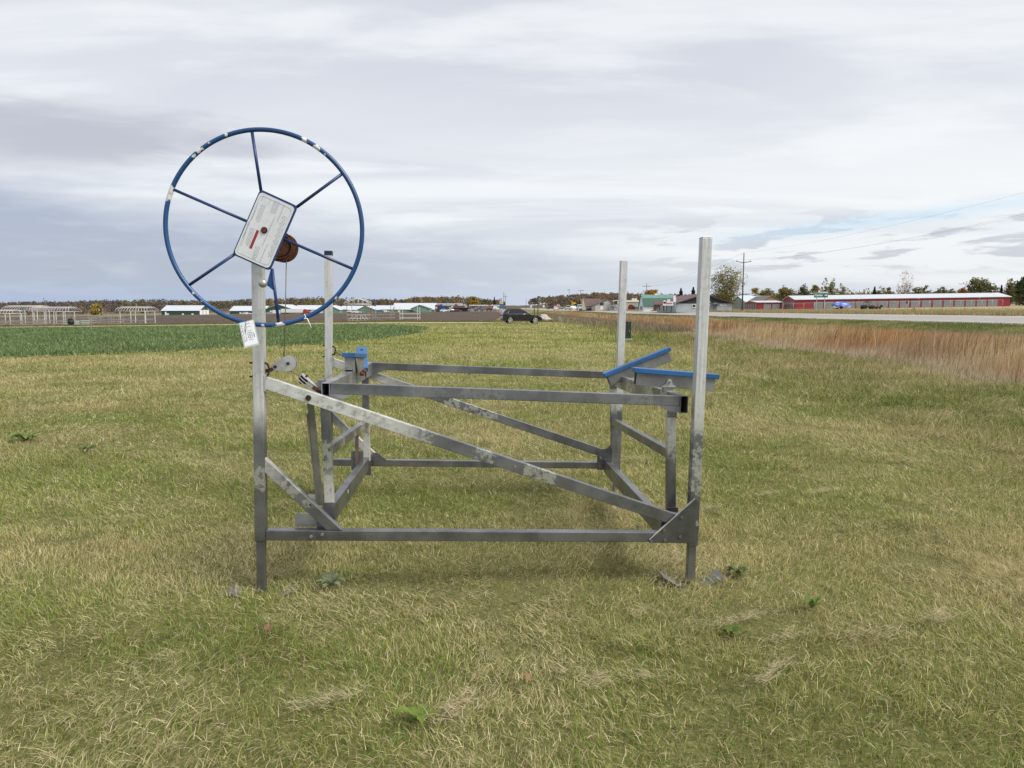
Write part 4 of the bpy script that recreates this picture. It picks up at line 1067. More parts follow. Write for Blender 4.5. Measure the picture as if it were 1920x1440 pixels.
def panel(parent, name, x, z, w, h, m, y=-.04, t=.08, frame=None):
    mb = MB(); mb.box((x, y, z), (w, t, h)); o = mb.build(name, m, parent)
    if frame:
        f = MB()
        for dx in (-w / 2, w / 2): f.box((x + dx, y - .03, z), (.12, t, h + .12))
        for dz_ in (-h / 2, h / 2): f.box((x, y - .03, z + dz_), (w - .12, t - .006, .12))
        f.build('frame', frame, o)
    return o


def side_panel(parent, name, x, yy, z, w, h, m):
    mb = MB(); mb.box((x + .04, yy, z), (.08, w, h)); return mb.build(name, m, parent)


g, i_ = gable('green_barn', 'dark green pole barn with white roof and white garage doors on its end, farthest left', 303, 374, 410, 14, 592, 582.5, 573, 'x', DKGREEN, ROOFW)
for k in range(3): side_panel(g, 'garage_door', i_['w'], 2.4 + 4.4 * k, 1.7, 3.6, 3.2, WHITE_T)
for u in (315, 343, 361): panel(g, 'window', xat(u, 590, 410) - i_['x0'], .9, 1.1, .8, WHITE_T)
panel(g, 'door', xat(311, 590, 410) - i_['x0'], 1.3, 1.0, 2.0, WHITE_T)
g, i_ = gable('green_barn', 'dark green pole barn with white roof just left of the near lift post', 431, 496, 418, 14, 590.2, 582.8, 574, 'x', DKGREEN, ROOFW)
panel(g, 'window', xat(451, 588, 418) - i_['x0'], 1.0, 1.2, .9, WHITE_T); panel(g, 'window', xat(485, 588, 418) - i_['x0'], 1.0, 1.2, .9, WHITE_T)
g, i_ = gable('green_barn', 'dark green barn with its broad gable facing the road behind the white trailer', 496, 551, 412, 26, 589.6, 580.3, 571, 'y', DKGREEN, ROOFW, uap=522)
panel(g, 'door', xat(508, 588, 412) - i_['x0'], 1.2, 1.0, 2.1, WHITE_T)
g, i_ = gable('green_barn', 'long dark green barn with a wide white roof seen behind the red tractor', 552, 626, 425, 16, 589, 580.5, 572.6, 'x', DKGREEN, ROOFW)
panel(g, 'garage_door', xat(588, 587, 425) - i_['x0'], 1.4, 3.0, 2.6, WHITE_T); panel(g, 'garage_door', xat(604, 587, 425) - i_['x0'], 1.4, 3.0, 2.6, WHITE_T)
g, i_ = gable('green_barn', 'pale green barn with low gable half hidden by the far left lift post', 605, 637, 408, 20, 587.6, 581, 573.6, 'y', LTGREEN, ROOFW, uap=620)
g, i_ = gable('green_barn', 'pale green barn with white roof directly under the wire arch canopy', 637.5, 676, 416, 14, 587.2, 581, 573.8, 'x', LTGREEN2, ROOFW)
panel(g, 'garage_door', xat(647, 586, 416) - i_['x0'], 1.2, 3.2, 2.3, LTGREEN)
g, i_ = gable('green_barn', 'mid green barn with its gable facing the field right of the wire arch canopy', 670, 703, 402, 22, 586.8, 580.8, 573.4, 'y', LTGREEN2, ROOFW, uap=685)
panel(g, 'door', xat(692, 585, 402) - i_['x0'], 1.2, 2.6, 2.3, mat('brown door', (0.18, 0.12, 0.06), 0.8))
g, i_ = gable('green_barn', 'low pale green barn between two gables in the middle of the row', 703.5, 735, 416, 14, 586.5, 580.2, 573, 'x', LTGREEN, ROOFW)
g, i_ = gable('green_barn', 'longest pale green barn with the tallest white roof', 735.5, 815, 420, 20, 586.4, 580.3, 568.6, 'x', LTGREEN, ROOFW)
panel(g, 'door', xat(748, 585, 420) - i_['x0'], 1.2, 1.0, 2.1, WHITE_T)
g, i_ = gable('green_barn', 'pale green gabled wing projecting from the longest barn', 770.5, 805, 408, 11.5, 586.3, 578.6, 572.2, 'y', LTGREEN, mat('green roof edge', (0.10, 0.16, 0.13), 0.5), uap=786)
panel(g, 'window', xat(795, 583, 408) - i_['x0'], 1.7, 1.2, .8, WIN, frame=WHITE_T)

# the store
def store():
    y = 392; zb = zat(585, y); x0 = xat(816, 580, y)
    r = thing('store', 'low brown and blue store with a white roof at the end of the barns', 'store', (x0, y, zb))
    def blk(name, u0, u1, v0, v1, m, dy=0.0, d=8.0):
        xa, xb = xat(u0, 580, y) - x0, xat(u1, 580, y) - x0; za, zb_ = zat(v1, y) - zb, zat(v0, y) - zb
        t = MB(); t.box(((xa + xb) / 2, dy + d / 2, (za + zb_) / 2), (xb - xa, d, zb_ - za)); return t.build(name, m, r)
    br = mat_ribbed('brown siding', (0.15, 0.075, 0.052), 2, .3, .8, 0, .3)
    blk('wall', 816, 822.5, 571.5, 586.2, br); bw = blk('wall', 822.6, 838, 573.2, 586.2, mat_ribbed('blue siding', (0.022, 0.050, 0.155), 0, .4, .6, 0, .3), -.6, 8.5)
    blk('shop_front', 838.1, 878, 577.2, 586.2, mat('dark blue front', (0.03, 0.045, 0.085), .5, 0, .2), .3)
    blk('fascia', 838.1, 880, 573.2, 577.1, br, -.8, 8.8)
    blk('roof', 816, 862, 568.2, 573.1, ROOFW, 9, 8)
    for u in (829, 832.5): blk('window', u - 1.1, u + 1.1, 580.5, 584.6, WHITE_T, -.7, .2)
    for u in (843, 849.5, 856, 862.5, 869): blk('window', u - 1.8, u + 1.8, 579, 583.5, WIN, .2, .3)
    for u in (848, 873.5): blk('sign_panel', u - 1.8, u + 1.8, 574.4, 576.2, WHITE_T, -.95, .14)
    blk('rooftop_vent', 824, 828.5, 570.6, 573.15, mat('dark vent', (.08, .085, .09), .7), 1.5, 3); blk('rooftop_vent', 852, 857, 570.6, 573.15, mat('dark vent', (.08, .085, .09), .7), 1.5, 3)
    sg = MB(); p = at(818.5, 577, y); sg.cyl((p.x - x0, -.04, p.z - zb), (p.x - x0, -.16, p.z - zb), .42, 16); sg.build('round_sign', WHITE_T, r)
store()


def canopy():
    y = 372; zb = zat(584, y); x0 = xat(880, 580, y); x1 = xat(936, 580, y)
    r = thing('fuel_canopy', 'long flat white fuel station canopy on slim columns right of the store', 'canopy', (x0, y, zb))
    zt_ = zat(571.3, y) - zb; w = x1 - x0
    t = MB(); t.box((w / 2, 4, zt_ - .35), (w, 8, .6)); t.build('roof', mat('canopy fascia', (.55, .57, .60), .5, 0, .08), r)
    t = MB(); t.box((w * .68, -.04, zt_ - .2), (w * .10, .1, .3)); t.build('fascia_stripe', mat('pink red stripe', (.45, .12, .13), .6), r)
    for fx in (.06, .36, .66, .95):
        for yy in (1.5, 6.5):
            t = MB(); t.box((w * fx, yy, (zt_ - .65) / 2 - .2), (.4, .4, zt_ - .25)); t.build('column', mat('canopy column', (.42, .43, .44), .6), r)
    for k, fx in enumerate((.2, .36, .52, .66, .8)):
        p = thing('fuel_pump', 'pale fuel pump under the station canopy', 'fuel pump', (x0 + w * fx + .9, y + 2.5, zb), 0, 'fuel pumps under the canopy')
        t = MB(); t.box((0, 0, .95), (.9, .5, 1.9)); t.build('cabinet', mat('pump grey', (.45, .46, .48), .5, 0, .1), p, .05)
        t = MB(); t.box((0, -.26, 1.45), (.6, .05, .5)); t.build('display', WIN, p)
canopy()


def pylon():
    y = 345; zb = zat(584, y); x0 = xat(936.6, 580, y); x1 = xat(943.6, 580, y); w = x1 - x0
    r = thing('fuel_price_sign', 'tall pylon sign with cream top panel and blue panel by the fuel canopy', 'sign', (x0, y, zb))
    for fx in (.04, .96):
        t = MB(); t.box((w * fx, 0, (zat(564, y) - zb) / 2 - .2), (.16, .25, zat(564, y) - zb + .3)); t.build('post', mat('sign post pale', (.5, .5, .5), .6), r)
    def pn(name, v0, v1, m):
        za, zz = zat(v1, y) - zb, zat(v0, y) - zb; t = MB(); t.box((w / 2, -.06, (za + zz) / 2), (w * .94, .3, zz - za)); return t.build(name, m, r)
    top_ = pn('top_panel', 564, 569.6, mat('cream sign', (.66, .58, .40), .5, 0, .05)); pn('blue_panel', 570, 576, mat('sign blue', (.07, .15, .28), .5)); pn('lower_panel', 576.1, 579, mat('sign navy', (.03, .05, .10), .5))
    t = MB(); t.sphere((w / 2, -.22, zat(566.6, y) - zb), .45, .8, .15, 1); t.build('emblem', mat('ochre emblem', (.45, .28, .06), .6), top_)
pylon()

# red mini storage
def storage(name, label, u0, u1, y0, y1, depth, vb0, vb1, ve, vt, ndoor, nend, group=None):
    a, b_ = at(u0, vb0, y0), at(u1, vb1, y1); d = b_ - a; L = math.hypot(d.x, d.y)
    r = thing(name, label, 'storage building', a, 0)
    r.rotation_euler = (0, -math.atan2(d.z, L), math.atan2(d.y, d.x))
    ze = zat(ve, y0) - a.z; zr = ze + vt
    prof = [(0, -.5), (0, ze), (depth / 2, zr - .1), (depth, ze), (depth, -.5)]
    mb = MB(); mb.add([(0, p, q_) for p, q_ in prof] + [(L, p, q_) for p, q_ in prof], [(0, 1, 2, 3, 4), (9, 8, 7, 6, 5)] + [(i, 5 + i, 5 + (i + 1) % 5, (i + 1) % 5) for i in range(5)])
    mb.build('wall', REDW, r)
    mb = MB(); e = .3
    for (ya, za, yb, zb_) in ((-.3, ze - .12, depth / 2, zr), (depth / 2, zr, depth + .3, ze - .12)):
        mb.add([(-e, ya, za + .12), (L + e, ya, za + .12), (L + e, yb, zb_ + .12), (-e, yb, zb_ + .12), (-e, ya, za), (L + e, ya, za), (L + e, yb, zb_), (-e, yb, zb_)], [(0, 1, 2, 3), (7, 6, 5, 4), (0, 4, 5, 1), (1, 5, 6, 2), (2, 6, 7, 3), (3, 7, 4, 0)])
    mb.build('roof', ROOFW, r)
    x_s = L * .085 if ndoor > 10 else L * .22; x_e = L - 3.0 if ndoor > 10 else L - .5; pit = (x_e - x_s) / ndoor
    for k in range(ndoor):
        t = MB(); t.box((x_s + pit * (k + .5), -.02, ze * .38 - .03), (pit * .84, .06, ze * .76)); t.build('roll_door', GREYD, r)
    for k in range(nend):
        pw = (depth - .8) / nend; t = MB(); t.box((-.02, .4 + pw * (k + .5), ze * .40), (.06, pw * .62, ze * .82)); t.build('end_door', GREYD, r)
    for k in range(3):
        t = MB(); t.box((L * (.3 + .28 * k), -.12, ze * .93), (.28, .2, .2)); t.build('wall_lamp', WHITE_T, r)
    return r


storage('storage_building', 'long red mini storage building with a white roof and a row of grey roll doors', 1490.5, 1893, 200, 195, 11.5, 580.3, 575.2, 561.6, 1.05, 17, 6)
storage('storage_building', 'short red mini storage building with low white roof left of the long one', 1420, 1466, 206, 206, 11, 580.3, 580.0, 566.6, 0.35, 2, 5)

# maroon roofed restaurant
def restaurant():
    y = 170
    mroof = mat_ribbed('maroon roof', (0.105, 0.048, 0.055), 1, .6, .6, 0, .3)
    gw = mat_ribbed('grey block wall', (0.36, 0.39, 0.40), 2, .4, .8, 0, .2, .08)
    g, i_ = gable('restaurant', 'low grey restaurant with a maroon roof and dark gable beside the big tree', 1268, 1372, y, 23, 582.4, 568.6, 551, 'y', gw, mroof, uap=1322, ov=.5, cat='restaurant')
    w, ze, zr = i_['w'], i_['ze'], i_['zr']; ap = xat(1322, 551, y) - i_['x0']
    t = MB(); t.plate([(0.1, -.03, ze - .05), (ap, -.03, zr - .25), (w - .1, -.03, ze - .05)], .06); t.build('gable_boarding', mat_ribbed('charcoal boarding', (.022, .026, .026), 0, .3, .8, 0, .3), g)
    panel(g, 'window', xat(1301, 575, y) - i_['x0'], 1.1, .85, .75, WIN, frame=WHITE_T)
    panel(g, 'door', xat(1341, 576, y) - i_['x0'], .95, .9, 1.9, mat('grey door', (.22, .23, .24), .6))
    panel(g, 'awning', xat(1340, 571, y) - i_['x0'], zat(571, y) - i_['zb'], 1.9, .12, mat('dark awning', (.03, .03, .035), .7), -.4, .8)
    for u in (1331, 1352, 1360):
        panel(g, 'wall_lamp', xat(u, 566, y) - i_['x0'], zat(566.5 if u == 1331 else 572.5, y) - i_['zb'], .42, .14, WHITE_T, -.1, .12)
    # porch
    xp0, xp1 = xat(1228.5, 571, 176), xat(1245, 571, 176)
    pr = thing('porch', 'small maroon roofed porch on posts left of the red lettered sign', 'porch', (xp0, 176, zat(582, 176)))
    wp_ = xp1 - xp0; h0 = zat(571.5, 176) - zat(582, 176); h1 = zat(565, 178) - zat(582, 176)
    t = MB(); t.plate([(-.2, -.4, h0), (wp_ + .2, -.4, h0), (wp_ + .2, 2.4, h1), (-.2, 2.4, h1)], .14); t.build('roof', mroof, pr)
    for fx in (.04, .5, .96):
        t = MB(); t.box((wp_ * fx, 0, h0 / 2 - .1), (.14, .14, h0 + .1)); t.build('post', mat('dark timber', (.045, .03, .025), .8), pr)
    t = MB(); t.box((wp_ / 2, 2.3, h0 / 2), (wp_, .1, h0)); t.build('back_wall', mat('tan wall', (.27, .25, .20), .8), pr)
    # billboard
    ys_ = 150; zb = zat(583, ys_); x0, x1 = xat(1243, 573, ys_), xat(1262.3, 573, ys_); ww = x1 - x0
    s = thing('restaurant_sign', 'white restaurant sign with red script lettering on posts before the maroon roof', 'sign', (x0, ys_, zb))
    Zf = lambda v: zat(v, ys_) - zb
    t = MB(); t.box((ww / 2, 0, (Zf(569.8) + Zf(573)) / 2), (ww, .16, Zf(569.8) - Zf(573))); low = t.build('lower_panel', WHITE_T, s)
    pink = mat('sign face', (.74, .68, .68), .5, 0, .05)
    t = MB(); t.box((ww / 2, 0, (Zf(565.7) + Zf(569.6)) / 2), (ww * .96, .16, Zf(565.7) - Zf(569.6))); mid = t.build('script_panel', pink, s)
    t = MB(); t.cyl((ww * .16, -.08, Zf(566.2)), (ww * .16, .08, Zf(566.2)), .34, 20); t.build('round_corner', pink, s)
    t = MB(); t.box((ww * .55, .02, (Zf(561.2) + Zf(565.6)) / 2), (ww * .28, .14, Zf(561.2) - Zf(565.6))); t.build('top_panel', mat('cream panel', (.60, .62, .58), .5), s)
    redp = mat('sign red', (.28, .04, .05), .5); t = MB()
    zm = Zf(568.3); rr2 = random.Random(4); pts = [(ww * .10, -.09, zm - .02)]
    for k in range(1, 22): pts.append((ww * (.10 + .80 * k / 22), -.09, zm + (.13 if k % 2 else -.12) * (1.7 if k in (1, 2) else rr2.uniform(.5, 1))))
    t.tube(pts, .035, 5); t.tube([(ww * .3, -.09, Zf(569.25)), (ww * .92, -.09, Zf(569.25))], .05, 5); t.build('script_lettering', redp, mid)
    t = MB()
    for k in range(9): t.box((ww * (.2 + .075 * k), -.09, Zf(571.4)), (.06, .02, .12))
    t.build('small_lettering', mat('sign grey letters', (.35, .3, .3), .6), low)
    for fx in (.12, .38, .86):
        t = MB(); t.box((ww * fx, .12, Zf(573) / 2), (.14, .12, Zf(573) + .2)); t.build('post', mat('dark timber', (.045, .03, .025), .8), s)
    x0 = xat(1262.6, 560, ys_); x1 = xat(1267.4, 560, ys_)
    s2 = thing('banner_sign', 'tall narrow white panel sign on a pole right of the red lettered sign', 'sign', ((x0 + x1) / 2, ys_, zb))
    t = MB(); t.box((0, 0, (Zf(554) + Zf(566)) / 2), (x1 - x0, .14, Zf(554) - Zf(566))); t.build('panel', WHITE_T, s2)
    t = MB(); t.box((.12, -.08, Zf(556.4)), (.05, .02, .42)); t.build('mark', mat('sign grey letters', (.35, .3, .3), .6), s2)
    t = MB(); t.cyl((.1, 0, -.2), (.1, .0, Zf(566)), .06, 8); t.build('pole', mat('galvanised pole', (.42, .43, .44), .5, .4), s2)
restaurant()

# green gambrel barn with white walls
def gambrel():
    y, d = 216, 7.4; x0 = xat(1206.5, 582, y); x1 = xat(1264, 582, y); zb = zat(582.6, y); w = x1 - x0
    Zf = lambda v: zat(v, y) - zb
    ze, zk, zr = Zf(572.6), Zf(559.6), Zf(552.6)
    r = thing('gambrel_barn', 'white barn with a two pitch dark green roof beyond the road', 'barn', (x0, y, zb))
    prof = [(0, -.5), (0, ze), (d * .22, zk - .1), (d / 2, zr - .1), (d * .78, zk - .1), (d, ze), (d, -.5)]; n = 7
    t = MB(); t.add([(0, a, b_) for a, b_ in prof] + [(w, a, b_) for a, b_ in prof], [tuple(range(n)), tuple(range(2 * n - 1, n - 1, -1))] + [(i, n + i, n + (i + 1) % n, (i + 1) % n) for i in range(n)])
    t.build('wall', mat_ribbed('white board wall', (.68, .70, .72), 2, .25, .7, 0, .3, .05), r)
    def slab(a, b_, name, m):
        t = MB(); (ya, za), (yb, zb_) = a, b_; P_ = [Vector((-.25, ya, za)), Vector((w + .25, ya, za)), Vector((w + .25, yb, zb_)), Vector((-.25, yb, zb_))]
        nn = (P_[1] - P_[0]).cross(P_[3] - P_[0]).normalized(); nn = nn if nn.z > 0 else -nn
        t.add([q_ + nn * .12 for q_ in P_] + P_, [(0, 1, 2, 3), (7, 6, 5, 4), (0, 4, 5, 1), (1, 5, 6, 2), (2, 6, 7, 3), (3, 7, 4, 0)]); t.build(name, m, r)
    dg_ = mat_ribbed('dark green roof', (.018, .085, .052), 0, .5, .5, 0, .3); lg_ = mat_ribbed('lighter green roof', (.12, .22, .19), 0, .5, .5, 0, .3)  # upper pitch coloured lighter than the lower one
    slab((-.35, ze - .3), (d * .22, zk), 'lower_roof', dg_); slab((d * .22, zk + .02), (d / 2, zr), 'upper_roof', lg_)
    slab((d / 2, zr), (d * .78, zk + .02), 'upper_roof', lg_); slab((d * .78, zk), (d + .35, ze - .3), 'lower_roof', dg_)
    for k in range(3):
        t = MB(); t.box((-.03, d * (.3 + .2 * k), ze * .5), (.06, .7, 1.1)); t.build('window', WIN, r)
    t = MB(); t.box((w * .48, d / 2, zr + .15), (.8, .8, .6)); t.build('roof_vent', WHITE_T, r)
gambrel()


def tan_hall():
    y = 258; zb = zat(581.8, y); x0 = xat(1152, 580, y); x1 = xat(1199.5, 580, y); w = x1 - x0; Zf = lambda v: zat(v, y) - zb; Xf = lambda u: xat(u, 580, y) - x0
    r = thing('tan_hall', 'flat roofed tan hall with a dark red arched door and white parapet', 'hall', (x0, y, zb))
    t = MB(); t.box((w / 2, 7, Zf(566.2) / 2 - .25), (w, 14, Zf(566.2) + .5)); t.build('wall', mat_ribbed('tan wall boards', (.43, .40, .31), 2, .4, .8, 0, .2), r)
    t = MB(); t.box((w / 2, 7, (Zf(566.2) + Zf(563)) / 2 + .02), (w + .5, 14.5, Zf(563) - Zf(566.2))); t.build('parapet', mat('white parapet', (.66, .65, .60), .6, 0, .05), r)
    for u in (1190, 1195):
        t = MB(); t.box((Xf(u), 4, Zf(561.2) + .02), (.85, 1.2, Zf(559.6) - Zf(563))); t.build('rooftop_unit', mat('rooftop cream', (.58, .56, .50), .7), r)
    xc = Xf(1183); hw_ = (Xf(1188.2) - Xf(1178)) / 2; zs = Zf(575); t = MB()
    pts = [(xc - hw_, -.05, 0), (xc - hw_, -.05, zs)] + [(xc + hw_ * math.cos(a), -.05, zs + (Zf(571) - zs) * math.sin(a)) for a in np.linspace(math.pi, 0, 12)] + [(xc + hw_, -.05, 0)]
    t.plate(pts, .12); t.build('arched_door', mat_ribbed('dark red door', (.115, .016, .022), 0, .35, .6, 0, .5), r)
    t = MB(); t.plate([(Xf(1188.6), -1.1, Zf(575.4)), (Xf(1198.6), -1.1, Zf(575.4)), (Xf(1198.6), -.05, Zf(570.2)), (Xf(1191.5), -.05, Zf(570.2))], .08); t.build('awning', mat('grey green awning', (.16, .19, .17), .7), r)
    t = MB(); t.box((Xf(1193.6), -.5, Zf(578.6)), (Xf(1198.6) - Xf(1188.8), .8, Zf(575.6) - Zf(581))); t.build('porch', mat('dark green porch', (.018, .045, .035), .7), r)
    for u in (1190.5, 1192.8, 1195, 1197.2):
        t = MB(); t.box((Xf(u), -1.0, Zf(578.4)), (.06, .06, Zf(575.6) - Zf(581))); t.build('porch_post', WHITE_T, r)
tan_hall()

cream = mat_ribbed('cream siding', (.46, .42, .36), 2, .3, .8, 0, .2); brownroof = mat('brown shingle roof', (.115, .072, .062), .85, 0, .2, 1.5, .3)
g, i_ = gable('brown_roof_house', 'long low building under a big brown shingle roof left of the cream house', 1092, 1128, 275, 14, 581.5, 574, 560.5, 'x', mat('dark brown wall', (.07, .05, .045), .8, 0, .3), brownroof, cat='house')
for u in (1098.5, 1102.5, 1106, 1110): panel(g, 'window', xat(u, 576, 275) - i_['x0'], 1.05, .6, .5, WIN, frame=WHITE_T)
g, i_ = gable('cream_house', 'cream house with a tall gable and two dark windows behind the green road sign', 1116, 1152, 262, 12, 581.5, 571.5, 560.8, 'y', cream, brownroof, uap=1141, cat='house')
for u in (1136.3, 1139.5): panel(g, 'window', xat(u, 570, 262) - i_['x0'], zat(569.8, 262) - i_['zb'], .5, .5, WIN, frame=WHITE_T)
panel(g, 'door', xat(1128, 579, 262) - i_['x0'], 1.0, .9, 1.9, WHITE_T)
sr = MB(); p = at(1094, 581, 250); spire = thing('pointed_frame', 'narrow cream pointed gable frame at the left end of the brown roof', 'roof frame', p)
sr.plate([(-.55, 0, 0), (.9, 0, 0), (-.25, 0, 4.2)], .3); sr.build('gable_face', cream, spire)
paleroof = mat_ribbed('pale grey roof', (.50, .55, .58), 0, .8, .5, .1, .3)
bluegr = mat_ribbed('blue grey siding', (.20, .245, .265), 0, .4, .6, 0, .3)
gable('grey_shed', 'blue grey shed with a pale roof behind the tall utility pole', 1383, 1424, 262, 18, 577, 561.5, 552.3, 'y', bluegr, paleroof, uap=1417, cat='shed')
gable('grey_shed', 'wide grey shed with pale roof between the pole and the short red storage', 1398, 1448, 240, 16, 579, 566, 555.5, 'x', bluegr, paleroof, cat='shed')
gable('tan_shed', 'tan gabled shed peeping over the short red storage roof', 1432, 1461, 226, 14, 580, 563.2, 554.8, 'y', mat_ribbed('tan siding', (.33, .23, .13), 0, .4, .7, 0, .3), mat('grey brown roof', (.16, .14, .13), .7), uap=1447, cat='shed')

# ------------------------------------------------------------------ poles, wires, signs
POLEW = mat('weathered pole wood', (0.105, 0.095, 0.088), 0.9, 0, 0.25, 3, 0.3)
def pole(u, v, y, vt, arm_v, arm_w, label, name='utility_pole', group='utility poles along the road', r=0.15, up_arm=True):
    p = at(u, v, y); h = zat(vt, y) - p.z
    o = thing(name, label, 'utility pole', p, 0, group)
    t = MB(); t.tube([(0, 0, -.5), (0, 0, h * .5), (0, 0, h)], [r, r * .85, r * .62], 10); t.build('post', POLEW, o)
    if arm_w:
        za = zat(arm_v, y) - p.z
        t = MB()
        if up_arm: t.bar((0, 0, za - .3), (-arm_w / 2, 0, za), .12, .14, Z).bar((0, 0, za - .3), (arm_w / 2, 0, za), .12, .14, Z)
        else: t.box((0, -.15, za), (arm_w, .12, .16))
        t.build('cross_arm', POLEW, o)
        for s in (-1, 1):
            t = MB(); t.cyl((s * arm_w * .46, 0, za), (s * arm_w * .46, 0, za + .35), .05, 8); t.build('insulator', mat('insulator grey', (.3, .3, .3), .4), o)
        return [p + Vector((-arm_w * .46, 0, za + .35)), p + Vector((0, 0, h)), p + Vector((arm_w * .46, 0, za + .35))]
    return [p + Vector((0, 0, h))] * 3


pA = pole(1391.5, 579.6, 157, 474, 490, 3.3, 'tall weathered utility pole with raised arms right of the big cottonwood tree', r=.17)
pB = pole(1211.5, 581.5, 300, 531, 537, 3.4, 'utility pole with a cross arm rising over the green gambrel barn', r=.16, up_arm=False)
pC = pole(1088.5, 580.5, 330, 544.6, 545, 2.8, 'utility pole with a flat t shaped top behind the yellow arrow sign', up_arm=False)
pD = pole(1067, 581, 310, 543, 0, 0, 'slim bare lamp pole left of the t shaped pole', r=.11)
t = MB(); q_ = at(1067, 543, 310); t.box((-.25, 0, zat(543.4, 310) - at(1067, 581, 310).z), (1.1, .25, .18)); t.build('lamp_head', TRIM, [o for o in bpy.data.objects if o.get('label', '').startswith('slim bare lamp')][0])
pole(1038.7, 581, 320, 555.5, 0, 0, 'bare grey pole standing behind the small white car', r=.12)
pole(1132.6, 580, 300, 544.5, 0, 0, 'bare pale pole rising above the green road sign', r=.12)
pole(986.5, 580, 340, 559, 0, 0, 'thin pole at the left edge of the hillside woods', r=.10)
pole(944.6, 583, 330, 547, 0, 0, 'taller of the twin poles behind the fuel price sign', r=.13)
pole(947.6, 583, 345, 551, 556.5, 2.0, 'shorter of the twin poles with two arms behind the fuel price sign', r=.13, up_arm=False)
pole(837.5, 585, 385, 556, 0, 0, 'slim flag pole standing before the blue and brown store', name='flag_pole', group=None, r=.07)
pole(1256, 582, 230, 549, 0, 0, 'thin mast behind the green gambrel barn roof', name='mast', group=None, r=.05)
WIREM = mat('wire', (0.10, 0.10, 0.11), 0.6)
def wire(a, b_, sag, label, r=0.007):
    a, b_ = Vector(a), Vector(b_); pts = []
    for k in range(25):
        s = k / 24; p = a.lerp(b_, s); p.z -= sag * 4 * s * (1 - s); pts.append(p)
    t = MB(); t.tube([p - a for p in pts], r, 5); o = t.build('power_line', WIREM); o.location = a
    tag(o, label, 'power line', 'power lines of the roadside poles')
yN = 62.0
wire(pA[1], (54.0, yN, 14.2), 1.0, 'top wire running from the tall pole out of frame to the right')
wire(pA[2], (55.4, yN, 12.0), 1.1, 'middle wire running from the tall pole out of frame to the right')
wire(pA[0], (52.4, yN, 11.6), 1.3, 'lowest wire running from the tall pole out of frame to the right')
wire(pB[0], pA[0], 1.6, 'left arm wire between the tall pole and the pole by the green barn', .012)
wire(pB[2], pA[2], 1.6, 'right arm wire between the tall pole and the pole by the green barn', .012)
wire(pB[1], pA[1], 1.4, 'top wire between the tall pole and the pole by the green barn', .012)
wire(pC[1], pB[1], .8, 'far wire between the t shaped pole and the pole by the green barn', .014)

GSTEEL = mat('galvanised post', (0.40, 0.40, 0.40), 0.5, 0.4, 0.12)
SGREEN = mat('road sign green', (0.010, 0.115, 0.070), 0.45, 0, 0.06)
SWHITE = mat('road sign white', (0.78, 0.80, 0.78), 0.45, 0, 0.03)
def road_sign():
    y = 122; p = at(1539, 581, y); z = lambda v: zat(v, y) - p.z; xx = lambda u: xat(u, 560, y) - p.x
    s = thing('road_sign', 'green town direction sign with a white right arrow on two posts before the red storage', 'road sign', p)
    cxs = (xx(1525.8) + xx(1552.4)) / 2; w = xx(1552.4) - xx(1525.8); zc_ = (z(549.1) + z(558.1)) / 2; h = z(549.1) - z(558.1)
    t = MB(); t.box((cxs, 0, zc_), (w, .03, h)); b_ = t.build('border', SWHITE, s, .01)
    t = MB(); t.box((cxs, -.018, zc_), (w * .965, .012, h * .91)); t.build('panel', SGREEN, s, .004)
    text_part('lettering', 'Carlos', h * .62, SWHITE, s, Matrix.Translation((cxs - w * .17, -.028, zc_)) @ UPRIGHT, .012)
    ax_ = cxs + w * .33; t = MB(); t.bar((ax_ - w * .095, -.028, zc_), (ax_ + w * .03, -.028, zc_), .006, h * .13, Z)
    t.plate([(ax_ + w * .02, -.028, zc_ + h * .26), (ax_ + w * .105, -.028, zc_), (ax_ + w * .02, -.028, zc_ - h * .26)], .006); t.build('arrow', SWHITE, s)
    for u in (1531.5, 1546.5):
        t = MB(); t.box((xx(u), .05, (z(550) - .5) / 2), (.085, .06, z(550) + .5)); t.build('post', GSTEEL, s)
    t = MB(); t.box((cxs + w * .17, .06, z(547.9)), (w * .62, .03, .22)); t.build('rear_panel', mat('back of sign', (.45, .46, .45), .6), s)
road_sign()


